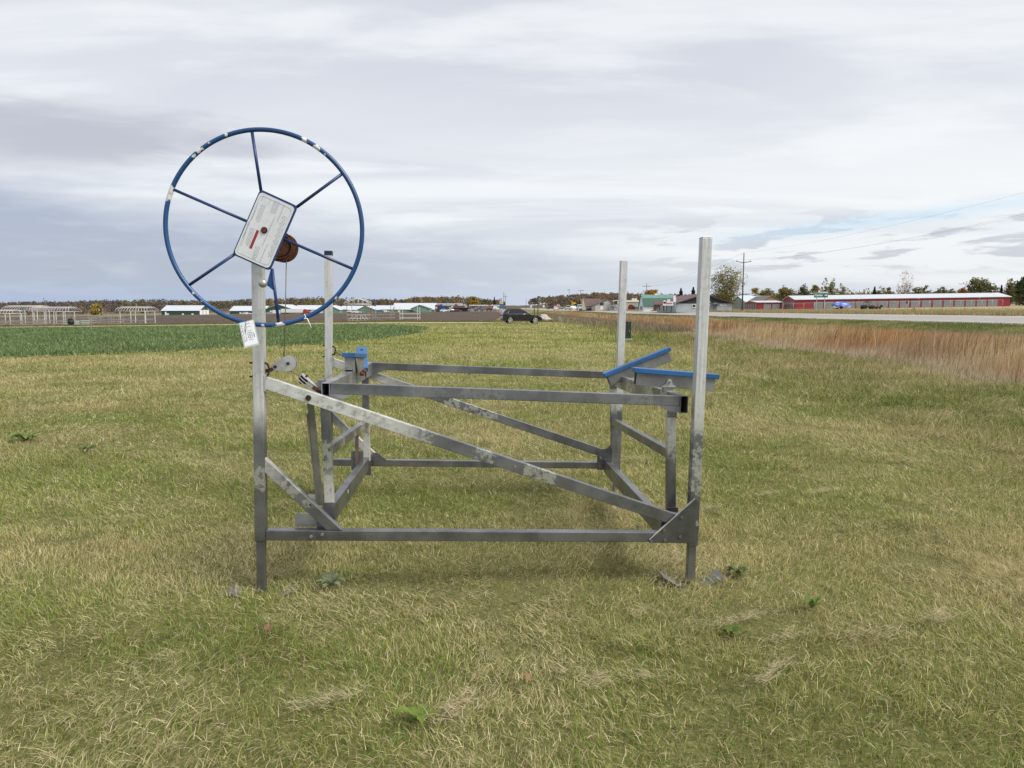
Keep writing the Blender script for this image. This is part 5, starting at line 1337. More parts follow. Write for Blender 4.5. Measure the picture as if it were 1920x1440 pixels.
def simple_sign(name, label, u, vb, y, shape, u0, u1, v0, v1, col, inner=None, txt_=None):
    p = at(u, vb, y); s = thing(name, label, 'road sign', p); z = lambda v: zat(v, y) - p.z; xx = lambda q_: xat(q_, 570, y) - p.x
    x0, x1, z0, z1 = xx(u0), xx(u1), z(v1), z(v0); cx2, cz2 = (x0 + x1) / 2, (z0 + z1) / 2
    if shape == 'rect': pts = [(x0, 0, z0), (x1, 0, z0), (x1, 0, z1), (x0, 0, z1)]
    elif shape == 'flag': pts = [(x0, 0, z0), (x1, 0, cz2 + .02), (x0, 0, z1)]
    elif shape == 'oct': pts = [(cx2 + (x1 - x0) / 2 * 1.08 * math.cos(R(22.5 + 45 * k)), 0, cz2 + (z1 - z0) / 2 * 1.08 * math.sin(R(22.5 + 45 * k))) for k in range(8)]
    elif shape == 'disc': pts = [(cx2 + (x1 - x0) / 2 * math.cos(R(22.5 * k)), 0, cz2 + (z1 - z0) / 2 * math.sin(R(22.5 * k))) for k in range(16)]
    t = MB(); t.plate(pts, .04); pan = t.build('panel', col, s)
    if inner:
        c = Vector((cx2, 0, cz2)) if shape != 'flag' else Vector((x0 * .62 + x1 * .38, 0, cz2))
        t = MB(); t.plate([c + (Vector(q_) - c) * .84 + Vector((0, -.03, 0)) for q_ in pts], .012); t.build('face', inner, pan)
    if txt_: text_part('lettering', txt_[0], (z1 - z0) * txt_[1], txt_[2], pan, Matrix.Translation((cx2, -.05, cz2)) @ UPRIGHT, .01)
    n = 2 if (shape == 'rect' and x1 - x0 > 1.1) else 1
    for k in range(n):
        px = cx2 if n == 1 else (x0 + .2 if k == 0 else x1 - .2)
        if shape == 'flag': px = x0 + .3
        t = MB(); t.box((px, .06, (z0 + .2 - .3) / 2), (.07, .05, z0 + .5)); t.build('post', GSTEEL, s)
    return s


YEL = mat('sign yellow', (0.80, 0.47, 0.012), 0.5, 0, 0.05); BLK = mat('sign black', (0.02, 0.02, 0.02), .5)
fs_ = simple_sign('pennant_sign', 'yellow pennant shaped no passing sign with dark edge beside the road', 1073, 583.5, 170, 'flag', 1070.6, 1082.2, 564.0, 573.2, BLK, YEL)
t = MB(); zz0 = zat(567.9, 170) - fs_.location.z
for k, (dz_, l) in enumerate(((.14, .62), (-.06, .70), (-.26, .42))): t.box((-.05 + l * .15, -.045, zz0 + dz_), (l, .008, .07))
t.build('lettering', BLK, fs_)
simple_sign('stop_sign', 'red octagonal stop sign at the far junction', 1046.5, 581, 250, 'oct', 1043.7, 1049.5, 570.3, 576.2, SWHITE, mat('stop red', (.45, .03, .04), .5, 0, .05), ('STOP', .34, SWHITE))
simple_sign('green_sign', 'dark green road sign on two posts before the cream house', 1128, 582.5, 185, 'rect', 1124, 1132.2, 566.2, 573.3, mat('sign edge', (.30, .38, .34), .5), mat('dull sign green', (.010, .050, .036), .5, 0, .08))
simple_sign('white_sign', 'small white road sign left of the tall wooden posts', 996, 582, 210, 'rect', 994.4, 997.2, 572.8, 576.5, SWHITE)
simple_sign('white_sign', 'small white road sign right of the tall wooden posts', 1019.3, 582, 200, 'rect', 1017.8, 1021.0, 572.0, 576.4, SWHITE)
simple_sign('brown_sign', 'brown board sign with pale lettering at the left corner of the tan hall', 1154.5, 582, 240, 'rect', 1151.5, 1158.5, 564.2, 571.0, mat('brown board', (.06, .036, .028), .7), None)
simple_sign('round_sign', 'round white sign just left of the far right lift post', 1160.5, 582, 238, 'disc', 1157.8, 1163.2, 564.6, 570.8, SWHITE)
simple_sign('marker_post', 'narrow dark marker post in the dry grass before the storage doors', 1700.3, 583, 118, 'rect', 1699.0, 1701.6, 564.5, 569.5, mat('dark marker', (.03, .03, .03), .7))

# chain link fence in front of the storage yard
def fence():
    ya = 172.0; xs_ = [xat(u, 572, ya) for u in np.linspace(1468, 1880, 22)]
    f = thing('chain_link_fence', 'thin galvanised chain link fence along the front of the storage yard', 'fence', (xs_[0], ya, gzw(xs_[0], ya)))
    zt_ = lambda x: 1.75 + gzw(x, ya) - f.location.z
    t = MB(); t.tube([(x - xs_[0], 0, zt_(x)) for x in xs_], .028, 6); t.build('top_rail', GSTEEL, f)
    for x in xs_:
        t = MB(); t.cyl((x - xs_[0], 0, zt_(x) - 2.1), (x - xs_[0], 0, zt_(x) + .05), .035, 6); t.build('fence_post', GSTEEL, f)
    t = MB()
    for k in range(len(xs_) - 1):
        for j in range(4):
            t.tube([(xs_[k] - xs_[0], .03, zt_(xs_[k]) - .35 * (j + 1)), (xs_[k + 1] - xs_[0], .03, zt_(xs_[k + 1]) - .35 * (j + 1))], .006, 4)
    t.build('wire_mesh', GSTEEL, f)
fence()

# covered boat and utility vehicle in the yard
def covered_boat():
    y = 140; p = at(1576.5, 578.5, y); b_ = thing('covered_boat', 'boat on a trailer under a bright blue tarp before the storage doors', 'boat', p)
    t = MB(); nu, nv = 22, 10; vs = []; fs = []
    for i in range(nu + 1):
        s = i / nu; x = -1.75 + 3.5 * s; prof = math.sin(math.pi * min(1, max(0, s))) ** .55
        for j in range(nv + 1):
            a = math.pi * j / nv; hgt_ = .32 + .62 * prof; vs.append((x, math.cos(a) * (.25 + .85 * prof), .42 + math.sin(a) * hgt_ * (1 + .05 * math.sin(9 * s))))
    for i in range(nu):
        for j in range(nv): fs.append((i * (nv + 1) + j, i * (nv + 1) + j + 1, (i + 1) * (nv + 1) + j + 1, (i + 1) * (nv + 1) + j))
    t.add(vs, fs, True); o = t.build('tarp', None, b_)
    m, N, bb = new_mat('striped blue tarp'); oc = N.n('ShaderNodeTexCoord').outputs['Object']; n = N.noise(N.vscale(oc, (1.2, 1, 2.5)), 1.4, 3, .5)
    N.put(bb.inputs['Base Color'], N.mix(N.smooth(n, .52, .60), (.045, .105, .46), (.34, .40, .66))); bb.inputs['Roughness'].default_value = .45
    o.data.materials.append(m)
    t = MB(); t.plate([(-1.55, 0, .12), (1.35, 0, .12), (1.75, 0, .48), (-1.7, 0, .48)], 1.3); t.build('hull', mat('white hull', (.65, .66, .68), .4, 0, .06), b_, .05)
    for s in (-1, 1):
        t = MB(); t.cyl((-.3, s * .75, .18), (-.3, s * .95, .18), .28, 14); t.build('wheel', TYRE, b_)
covered_boat()


def utv():
    y = 165; p = at(1631, 580, y); r = thing('utility_vehicle', 'dark open utility vehicle with a flat trailer before the storage doors', 'utility vehicle', p)
    dk = mat('dark vehicle body', (.022, .024, .026), .5); 
    t = MB(); t.plate([(-1.9, 0, .45), (-1.9, 0, .95), (-1.1, 0, 1.0), (-.9, 0, .75), (-.1, 0, .75), (.1, 0, .95), (.8, 0, .85), (.85, 0, .45)], 1.3); t.build('body', dk, r, .04)
    t = MB()
    for s in (-.6, .6):
        t.tube([(-1.3, s, .95), (-1.15, s, 1.65), (-.1, s, 1.65), (.25, s, .95)], .035, 6); t.tube([(-.65, s, .75), (-.65, s, 1.65)], .035, 6)
    t.tube([(-1.15, -.6, 1.65), (-1.15, .6, 1.65)], .035, 6); t.tube([(-.1, -.6, 1.65), (-.1, .6, 1.65)], .035, 6); t.build('roll_cage', dk, r)
    t = MB(); t.box((-.65, 0, 1.7), (1.15, 1.3, .06)); t.build('roof', dk, r)
    for wx_ in (-1.45, .45):
        for s in (-1, 1):
            t = MB(); t.cyl((wx_, s * .62, .33), (wx_, s * .86, .33), .34, 14); t.build('wheel', TYRE, r)
    t = MB(); t.box((1.85, 0, .55), (1.7, 1.2, .12)).box((2.6, 0, .8), (.06, 1.2, .4)).bar((.85, 0, .5), (1.1, 0, .52), .1, .08, Z); t.build('trailer_bed', dk, r)
    for s in (-1, 1):
        t = MB(); t.cyl((1.9, s * .62, .28), (1.9, s * .8, .28), .28, 12); t.build('wheel', TYRE, r)
utv()
p = at(1714.5, 581.5, 124); hyd = thing('hydrant_marker', 'small orange red hydrant in the dry grass right of the dark marker post', 'hydrant', p)
t = MB(); t.cyl((0, 0, 0), (0, 0, .55), .10, 12).sphere((0, 0, .55), .11, 1, 1, .8).cyl((-.17, 0, .42), (.17, 0, .42), .05, 8).cyl((0, 0, 0), (0, 0, .05), .15, 12); t.build('hydrant_body', mat('faded orange red', (.42, .12, .07), .6), hyd)

# pedestals, boulders, wooden posts near the ditch
def pedestal():
    y = 34.0; p = Vector((xat(1173.5, 640, y), y, gzw(xat(1173.5, 640, y), y))); z = lambda v: zat(v, y) - p.z
    r = thing('utility_pedestal', 'dark green utility cabinet on a concrete pad behind the far right lift post', 'utility box', p)
    gr_ = mat('utility green', (.028, .045, .030), .55, 0, .15); h = z(604.5)
    t = MB(); t.box((0, 0, .06), (.56, .5, .16)); t.build('concrete_pad', mat('concrete', (.34, .33, .31), .9, 0, .15, 12), r, .01)
    t = MB(); t.box((0, 0, .14 + (h - .14) / 2), (.43, .38, h - .14)); cab = t.build('cabinet', gr_, r, .012)
    t = MB(); t.box((0, 0, h + .015), (.47, .42, .04)); t.build('lid', gr_, r, .01)
    t = MB(); t.box((0, -.196, .14 + (h - .14) * .45), (.37, .012, (h - .14) * .8)); t.build('door', mat('utility green dark', (.020, .034, .024), .5), cab)
    t = MB(); t.box((.13, -.21, .5), (.03, .02, .10)); t.build('latch', STEEL, cab)
pedestal()
p = Vector((xat(1049.6, 599, 96), 96, gzw(xat(1049.6, 599, 96), 96))); pd = thing('cable_pedestal', 'small pale green cable pedestal in the grass right of the boulders', 'utility box', p)
t = MB(); t.box((0, 0, .25), (.34, .34, .60)); t.build('housing', mat('pale utility green', (.24, .34, .27), .6, 0, .08), pd, .03)
t = MB(); t.box((0, 0, .58), (.38, .38, .08)); t.build('cap', mat('pale utility green', (.24, .34, .27), .6, 0, .08), pd, .03)


def boulder(u, v, y, sx, sy, sz, label, seed):
    p = Vector((xat(u, v, y), y, gzw(xat(u, v, y), y))); r = thing('boulder', label, 'boulder', p, 0, 'boulders by the black suv')
    t = MB(); t.sphere((0, 0, sz * .35), 1, sx, sy, sz, 24, 16); rr3 = np.random.default_rng(seed); ph = rr3.uniform(0, 6, 6)
    nv_ = []
    for (x, y_, z) in t.v:
        k = 1 + .05 * math.sin(3.1 * x / sx + ph[0]) + .08 * math.sin(4.3 * y_ / sy + ph[1]) + .06 * math.sin(5 * z / sz + ph[2]) + .06 * math.sin(7 * x / sx + 5 * z / sz + ph[3])
        nv_.append((x * k, y_ * k, z * k))
    t.v = nv_; t.build('rock', mat('pale granite', (.42, .37, .33), .9, 0, .25, 5, .4), r)
boulder(1020, 597.5, 119, .85, .6, .55, 'smaller pale boulder behind, nearer the bonnet of the black suv', 1)
boulder(1022.5, 602, 98, .95, .6, .45, 'larger pale boulder in front, right of the black suv', 2)
for u, vt, lab_ in ((1001.8, 572.5, 'shorter square timber post standing beyond the black suv bonnet'), (1008.6, 571.0, 'taller square timber post standing beyond the pale boulders')):
    y = 112; x = xat(u, 590, y); p = Vector((x, y, gzw(x, y) - .1)); r = thing('timber_post', lab_, 'post', p, 0, 'timber posts beyond the suv')
    t = MB(); hh = zat(vt, y) - p.z; t.box((0, 0, hh / 2), (.17, .17, hh)); t.build('post', mat('old timber', (.16, .105, .06), .9, 0, .25, 6, .3), r, .01)
p = at(1160, 583, 245)
tr_ = thing('tractor', 'grey vintage tractor with spoked wheels parked before the cream house', 'tractor', at(1148, 582.4, 245))
gm2 = mat('tractor grey', (.30, .31, .33), .6, .2, .15)
for wx_, r_ in ((-.2, .85), (1.3, .6)):
    for s in (-.7, .7):
        t = MB(); t.tube([(wx_ + r_ * math.cos(a), s, r_ + r_ * math.sin(a)) for a in np.linspace(0, 2 * math.pi, 24, endpoint=False)], .10, 6, True)
        for k in range(6): t.bar((wx_, s, r_), (wx_ + r_ * math.cos(k * math.pi / 3), s, r_ + r_ * math.sin(k * math.pi / 3)), .06, .06, Y)
        t.build('wheel', gm2, tr_)
t = MB(); t.box((.7, 0, 1.15), (1.5, .6, .6)).cyl((1.0, 0, 1.4), (1.0, 0, 2.2), .06, 8).box((-.2, 0, 1.5), (.5, .5, .25)); t.build('engine_hood', mat('dark machine', (.07, .07, .075), .6), tr_, .04)

# ------------------------------------------------------------------ boat lifts standing along the field edge
ALW = mat('pale aluminium tube', (.60, .60, .57), .5, .1, .15, 2); ALB = mat('dull aluminium tube', (.30, .275, .245), .65, .1, .2, 2); ALG = mat('grey green panel', (.42, .46, .42), .7, 0, .12)


def canopy_lift(label, u0, u1, y, vt, ve, vb, posts_u, depth=3.2, low=True, end_drop=.35, group='canopy boat lifts by the field', vpost=None):
    x0, x1 = xat(u0, vb, y), xat(u1, vb, y); zb = zat(vb, y); Zf = lambda v: zat(v, y) - zb; w = x1 - x0
    zb = min(zb, gzw((x0 + x1) / 2, y) + .05)
    r = thing('canopy_boat_lift', label, 'boat lift', (x0, y, zb), 0, group); Zf = lambda v: zat(v, y) - zb
    ze, zt_ = Zf(ve), Zf(vt); t = MB(); rt = .032
    for yy in (0, depth): t.tube([(0, yy, ze), (w, yy, ze)], rt, 6)
    for xx in (0, w): t.tube([(xx, 0, ze), (xx, depth, ze)], rt, 6)
    t.tube([(end_drop, depth / 2, zt_), (w - end_drop, depth / 2, zt_)], rt, 6)
    nr = max(6, int(w / .42))
    for k in range(nr + 1):
        s = k / nr; xx = w * s; xt = end_drop + (w - 2 * end_drop) * s
        pts = []
        for j in range(11):
            a = math.pi * j / 10; f = math.sin(a); pts.append((xx + (xt - xx) * f, depth / 2 - math.cos(a) * depth / 2, ze + (zt_ - ze) * f ** .8))
        t.tube(pts, .024, 5)
    for fy in (.22, .78): t.tube([(end_drop * .8, depth * fy, ze + (zt_ - ze) * .78), (w - end_drop * .8, depth * fy, ze + (zt_ - ze) * .78)], rt * .8, 5)
    t.build('canopy_frame', ALW, r)
    for pu in posts_u:
        for yy in (.25, depth - .25):
            px = xat(pu, vb, y) - x0
            t = MB(); t.bar((px, yy, .0), (px, yy, ze), .09, .09, (0, 1, 0)); t.build('post', ALW, r)
    xs_ = [xat(pu, vb, y) - x0 for pu in posts_u]
    if low:
        t = MB()
        for yy in (.25, depth - .25):
            for zz in (.18, .62): t.bar((xs_[0], yy, zz), (xs_[-1], yy, zz), .07, .09, Z)
            t.bar((xs_[0], yy, .18), (xs_[0] + min(1.3, w / 3), yy, 1.05), .06, .07, Z); t.bar((xs_[-1], yy, .62), (xs_[-1] - min(1.3, w / 3), yy, .18), .06, .07, Z)
        for xx in (xs_[0], xs_[-1]):
            for zz in (.2, .8): t.bar((xx, .25, zz), (xx, depth - .25, zz), .07, .08, Z)
        t.build('base_frame', ALB, r)
    return r


canopy_lift('canopy boat lift with a low rounded white rib frame nearest the field lane', 54.5, 130.5, 106, 575.5, 584.5, 609, (63, 82.5, 100, 118))
canopy_lift('canopy boat lift with tall square white rib frame behind the nearest one', 4, 76, 118, 573, 581.5, 606, (37, 46, 69), depth=3.6)
canopy_lift('canopy boat lift with short rib frame cut off by the left edge', -22, 25.5, 104, 581, 588, 611, (-14, 17.5), depth=3)
canopy_lift('canopy boat lift standing alone with arched white ribs and a braced base', 216.5, 278, 104, 575.2, 583.4, 609, (224.5, 253, 271), depth=3.4)


def arch_lift():
    y = 104; u0, u1 = 646, 690.5; x0, x1 = xat(u0, 600, y), xat(u1, 600, y); zb = gzw(x0, y); Zf = lambda v: zat(v, y) - zb; w = x1 - x0
    r = thing('canopy_boat_lift', 'boat lift with a flat bottomed white arch canopy on slim legs in mid field edge', 'boat lift', (x0, y, zb), 0, 'canopy boat lifts by the field'); t = MB()
    for yy in (0, 2.6):
        t.tube([(w * s, yy, Zf(570.8)) for s in (0, 1)], .05, 6)
        t.tube([(w * s, yy, Zf(570.8) + (Zf(560.3) - Zf(570.8)) * math.sin(math.pi * (.08 + .84 * s)) ** .7) for s in np.linspace(0, 1, 17)], .05, 6)
        t.tube([(w * s, yy, Zf(569.0)) for s in (0.02, .98)], .03, 6)
        for s in (0.0, .2, .42, .6, .8, 1.0): t.tube([(w * s, yy, Zf(570.8)), (w * s, yy, Zf(570.8) + (Zf(560.6) - Zf(570.8)) * math.sin(math.pi * (.08 + .84 * s)) ** .7)], .03, 5)
    for s in np.linspace(0, 1, 11): 
        zz = Zf(570.8) + (Zf(560.3) - Zf(570.8)) * math.sin(math.pi * (.08 + .84 * s)) ** .7; t.tube([(w * s, 0, zz), (w * s, 2.6, zz)], .035, 5)
    t.build('canopy_frame', ALW, r)
    for u in (650, 653, 686.5, 689.5):
        px = xat(u, 590, y) - x0; t = MB(); t.bar((px, .2 if u in (650, 689.5) else 2.4, 0), (px, .2 if u in (650, 689.5) else 2.4, Zf(570.8)), .06, .06, Y); t.build('post', ALB, r)
    t = MB()
    for yy in (.2, 2.4):
        for v in (590.5, 597, 601.5): t.bar((xat(650, 590, y) - x0, yy, Zf(v)), (xat(689.5, 590, y) - x0, yy, Zf(v)), .06, .07, Z)
        t.bar((.5, yy, 0), (1.2, yy, Zf(592)), .05, .06, Z).bar((w - .4, yy, 0), (w - 1.0, yy, Zf(592)), .05, .06, Z)
        t.bar((xat(669, 590, y) - x0, yy, 0), (xat(669, 590, y) - x0, yy, Zf(590)), .05, .05, Y)
    t.build('base_frame', ALW, r)
arch_lift()


def low_lift(label, u0, u1, y, rails, posts_, depth=2.6, m=ALB, panelv=None, diag=True):
    x0, x1 = xat(u0, 600, y), xat(u1, 600, y); zb = gzw((x0 + x1) / 2, y); Zf = lambda v: zat(v, y) - zb; w = x1 - x0
    r = thing('bare_boat_lift', label, 'boat lift', (x0, y, zb), 0, 'bare boat lift frames along the field edge')
    for u, vt in posts_:
        px = xat(u, 600, y) - x0
        for yy in (0, depth):
            t = MB(); t.bar((px, yy, -.05), (px, yy, Zf(vt) - (.25 if yy else 0)), .07, .07, Y); t.build('post', m, r)
    t = MB()
    for v in rails:
        for yy in (0, depth): t.bar((.03, yy, Zf(v)), (w - .03, yy, Zf(v)), .055, .075, Z)
        for xx in (0, w): t.bar((xx, .04, Zf(v)), (xx, depth - .04, Zf(v)), .055, .07, Z)
    if diag:
        zt_ = Zf(rails[0])
        t.bar((.1, -.05, zt_), (w * .45, -.05, .1), .045, .06, Z); t.bar((w * .95, depth + .05, zt_), (w * .5, depth + .05, .1), .045, .06, Z)
    t.build('frame', m, r)
    if panelv:
        t = MB()
        for (ua, ub, va, vb_) in panelv: t.box(((xat(ua, 600, y) + xat(ub, 600, y)) / 2 - x0, -.08, (Zf(va) + Zf(vb_)) / 2), (xat(ub, 600, y) - xat(ua, 600, y), .05, Zf(va) - Zf(vb_)))
        t.build('side_panel', ALG, r)
    return r


low_lift('bare boat lift frame with brown rails at the far left below the canopies', -6, 62, 100, (604, 608.5, 612), ((0, 604), (18, 600), (40, 605), (62, 603)))
low_lift('bare boat lift frame with pale diagonals under the rounded canopy', 64, 116, 99, (601.5, 606.5, 610.5), ((65, 600), (86, 603), (100, 604), (115, 601)))
low_lift('boat lift frame with slatted pale panels either side of the black tub', 116, 171, 97.5, (596.5, 601.5, 605, 609), ((117, 597), (143, 601), (150.5, 600), (170.5, 596)), m=ALB, panelv=[(118, 128, 602.5, 604.2), (118, 128, 605.8, 607.6), (139.5, 149, 601, 608.8), (151.5, 169, 600.2, 602.2), (151.5, 169, 603.6, 605.4), (151.5, 169, 606.6, 609)])
low_lift('jumbled boat lift frame with a pale tall post and square head', 164, 190, 99, (594.5, 600, 604, 607.5), ((166, 587), (172, 596), (188, 586)), m=ALB)
low_lift('boat lift frame with two tall posts left of the lone canopy', 187, 214, 100, (593, 599.5, 603, 607), ((190, 592), (203, 586.5), (213, 592)), m=ALB)
low_lift('thin boat lift frame with two tall slim legs right of the wire arch', 697, 735, 103, (589.5, 596, 601), ((698, 575), (701, 590), (733, 572.5)), m=ALB)
low_lift('small pale boat lift frame at the right end of the field edge row', 749, 784, 103, (588.5, 596.3), ((750, 575.5), (783, 573)), m=ALW, diag=False)
t = MB(); y = 96.5; p = Vector((xat(133, 606, y), y, gzw(xat(133, 606, y), y))); tub = thing('black_tub', 'round black plastic tub standing before the slatted lift panels', 'tub', p)
t.tube([(0, 0, 0), (0, 0, .3), (0, 0, .62), (0, 0, .68)], [.32, .38, .42, .36], 20); t.build('tub_body', mat('black plastic', (.012, .012, .014), .5), tub)
t = MB(); t.tube([(-.3, 0, .66), (-.22, 0, .95), (.05, 0, .9), (.15, .1, 1.15)], .05, 6).box((-.05, 0, .78), (.5, .4, .16)); t.build('contents', mat('black plastic', (.012, .012, .014), .5), tub)
p = at(189.5, 590, 106); ow = thing('post_cap_float', 'thin dark topped marker on a lift post against the yellow tree', 'marker', p)
t = MB(); t.cyl((0, 0, -1.2), (0, 0, .45), .04, 6).sphere((0, 0, .55), .09, 1, 1, 1.5); t.build('stem', mat('black plastic', (.012, .012, .014), .5), ow)

# ------------------------------------------------------------------ trees
LEAF = mat_vcol('leaves', 0.30)
BARK = mat('grey brown bark', (0.085, 0.070, 0.058), 0.9, 0, 0.3, 4, 0.4)


def leaf_cloud(cent, size, col, flat=0.0):
    """one randomly turned quad per centre -> verts, colours"""
    n = len(cent); a = rng.normal(size=(n, 3)); a[:, 2] *= (1 - flat); a /= np.linalg.norm(a, axis=1)[:, None]
    b_ = rng.normal(size=(n, 3)); b_ -= a * (a * b_).sum(1)[:, None]; b_ /= np.linalg.norm(b_, axis=1)[:, None]
    s = (size * rng.uniform(.6, 1.3, n))[:, None]
    v = np.stack([cent - a * s, cent + b_ * s * .7, cent + a * s, cent - b_ * s * .7], 1).reshape(-1, 3)
    return v, np.repeat(col, 4, 0)


def np_quads(name, v, col, parent=None, m=LEAF):
    n = len(v) // 4
    return np_mesh(name, v, np.arange(4 * n), np.arange(n) * 4, m, col, parent)


def tree(name, label, u, vb, y, vt, wpx, cols, nclump=60, per=40, leaf=.22, style='round', trunk=.22, group=None, gaps=.5, bare=.0, lean=0.0, low=.12):
    p = at(u, vb, y); p.z = min(p.z, gzw(p.x, y)); h = zat(vt, y) - p.z; rx = wpx / 2 * y / F
    r = thing(name, label, 'tree', p, 0, group); t = MB(); tips = []
    nst = {'multi': 4, 'plume': 8}.get(style, 1); spine = []
    for s in range(nst):
        dx, dy = (0, 0) if nst == 1 else (random.uniform(-.75, .75) * rx if style != 'plume' else (s / 7 - .5) * 1.7 * rx, random.uniform(-.4, .4) * rx)
        hh = h * (.9 if nst == 1 else random.uniform(.72, .97)) * (1 if style != 'plume' else 1 - .12 * abs(s / 3.5 - 1) ** 2); pts = []
        for k in range(7):
            f = k / 6; pts.append((dx * f * 1.1 + lean * f * h + random.uniform(-.02, .02) * h * f, dy * f + random.uniform(-.015, .015) * h * f, hh * f - (.3 if k == 0 else 0)))
        spine += [Vector(pts[k]).lerp(Vector(pts[k + 1]), q_) for k in range(2 if style == 'multi' else 1, 6) for q_ in (0, .33, .66)]
        rad = trunk / (nst ** .5); t.tube(pts, [rad * (1 - .88 * k / 6) for k in range(7)], 8)
        for k in range(9 if nst == 1 else 6):
            f = random.uniform(low + .12, .85); b0 = Vector(pts[int(f * 6)]).lerp(Vector(pts[min(6, int(f * 6) + 1)]), f * 6 % 1); a = random.uniform(0, 6.28)
            L_ = rx * random.uniform(.5, .95) * (1 - .45 * f); up = random.uniform(.5, 1.3) if style != 'poplar' else 2.6
            e = b0 + Vector((math.cos(a) * L_, math.sin(a) * L_, up * L_)); mid = b0.lerp(e, .5) + Vector((0, 0, -.08 * L_))
            t.tube([b0, mid, e], [rad * .4 * (1 - .5 * f), rad * .25, .02], 6); tips.append(e)
            for q_ in range(3):
                a2 = a + random.uniform(-1, 1); e2 = mid + Vector((math.cos(a2), math.sin(a2), random.uniform(.4, 1.4))) * L_ * .55; t.tube([mid, e2], [rad * .16, .012], 5); tips.append(e2)
    t.build('trunk', BARK, r)
    cl = []
    for k in range(nclump):
        if nst > 1 and random.random() < (.4 if style == 'multi' else .68): c = np.array(random.choice(spine)) + rng.normal(size=3) * rx * np.array([.09, .12, .10])
        elif tips and random.random() < .45: c = np.array(random.choice(tips)) + rng.normal(size=3) * rx * .12
        else:
            f = random.random() ** .8; f = low + (1 - low) * f
            wprof = math.sin(math.pi * min(1, (f - low) / (1 - low) * .86 + .12)) ** .7
            if style == 'poplar': wprof *= .8
            a = random.uniform(0, 6.28); q_ = math.sqrt(random.random()) * .92
            c = np.array([math.cos(a) * rx * q_ * wprof + lean * f * h, math.sin(a) * rx * q_ * wprof, f * h * .97])
        cl.append((c, rx * random.uniform(.10, .24)))
    V = []; Cc = []
    for c, s in cl:
        if random.random() < bare: continue
        n = int(per * random.uniform(.6, 1.4)); d = rng.normal(size=(n, 3)) * s * np.array([1, 1, .85])
        base = np.array(cols[random.randrange(len(cols))]) * 1.8 * random.uniform(.8, 1.2)
        col = base[None] * rng.uniform(.7, 1.35, (n, 1)); pts = c[None] + d; ok = pts[:, 2] < h * 1.0
        v, cc_ = leaf_cloud(pts[ok], np.full(ok.sum(), leaf), col[ok]); V.append(v); Cc.append(cc_)
    if V: np_quads('crown', np.concatenate(V), np.concatenate(Cc), r)
    return r


def spruce(label, u, vb, y, vt, wpx, group=None, col=(.032, .052, .040)):
    p = at(u, vb, y); p.z = min(p.z, gzw(p.x, y)); h = zat(vt, y) - p.z; rx = wpx / 2 * y / F
    r = thing('spruce_tree', label, 'tree', p, 0, group); t = MB(); t.tube([(0, 0, -.3), (0, 0, h * .96)], [.16, .02], 8); t.build('trunk', BARK, r)
    n = 1100; f = rng.uniform(0.03, 1, n) ** .8; lay = .82 + .25 * np.sin(f * 38 + rng.uniform(0, 1)); rad = rx * (1 - f) ** .9 * lay * np.sqrt(rng.uniform(.15, 1, n)); a = rng.uniform(0, 6.28, n)
    c = np.stack([np.cos(a) * rad, np.sin(a) * rad, f * h - rad * .25], 1)
    v, cc_ = leaf_cloud(c, np.full(n, .26), np.array(col)[None] * rng.uniform(.6, 1.5, (n, 1))); np_quads('crown', v, cc_, r)


OL = [(.125, .118, .038), (.10, .098, .036), (.155, .128, .045), (.085, .088, .034)]
tree('cottonwood_tree', 'big olive cottonwood tree with several upright stems beside the tall utility pole', 1361, 583, 195, 497, 64, OL, 230, 26, .17, 'plume', .45, low=.04)
tree('orange_tree', 'small orange tree behind the green gambrel barn', 1219, 578, 330, 543.5, 30, [(.20, .115, .03), (.23, .14, .04), (.16, .095, .03)], 60, 36, .36, 'round', .25, low=.2)
spruce('dark spruce left of the maroon roof ridge', 1276, 580, 240, 540.5, 30); spruce('taller dark spruce behind the maroon roof', 1299, 580, 236, 538.5, 30)
tree('bare_tree', 'tall nearly bare tree with pale pinkish leaves behind the storage roof', 1694, 580, 240, 506.5, 30, [(.26, .20, .17), (.20, .15, .12), (.30, .24, .20)], 75, 13, .16, 'multi', .22, bare=.25, low=.3)
tree('bare_tree', 'small bare shrub like tree left of the tall pinkish one', 1682, 578, 245, 526, 12, [(.22, .18, .16)], 24, 10, .15, 'round', .12, bare=.3, low=.3)
tree('round_tree', 'dense olive tree with a broad crown above the right end of the storage roof', 1827, 580, 235, 519.5, 34, [(.100, .100, .045), (.125, .115, .05), (.08, .085, .04)], 110, 34, .26, 'multi', .3, low=.1)
tree('round_tree', 'orange brown bush like tree just left of the broad olive tree', 1803, 580, 242, 537, 18, [(.18, .085, .035), (.20, .11, .04)], 40, 30, .26, 'round', .18, low=.2)
tree('round_tree', 'thin pale tree among the small spruces near the right edge', 1863, 580, 238, 528, 17, [(.16, .15, .10), (.13, .125, .07)], 50, 16, .22, 'round', .16, low=.25)
tree('round_tree', 'tall tree with a ragged top left of the dark mass at the right edge', 1893, 582, 225, 520.5, 24, [(.125, .115, .06), (.10, .095, .045)], 80, 24, .24, 'multi', .25, low=.15)
tree('round_tree', 'dark broad tree cut by the right edge of the photo', 1918, 584, 210, 518.5, 36, [(.060, .068, .030), (.085, .080, .034), (.045, .055, .028)], 130, 36, .26, 'multi', .3, low=.03)
tree('round_tree', 'dark tree outside the right edge beyond the storage end', 1960, 584, 215, 522, 44, [(.060, .068, .030), (.085, .080, .034)], 110, 34, .26, 'multi', .3, low=.03)
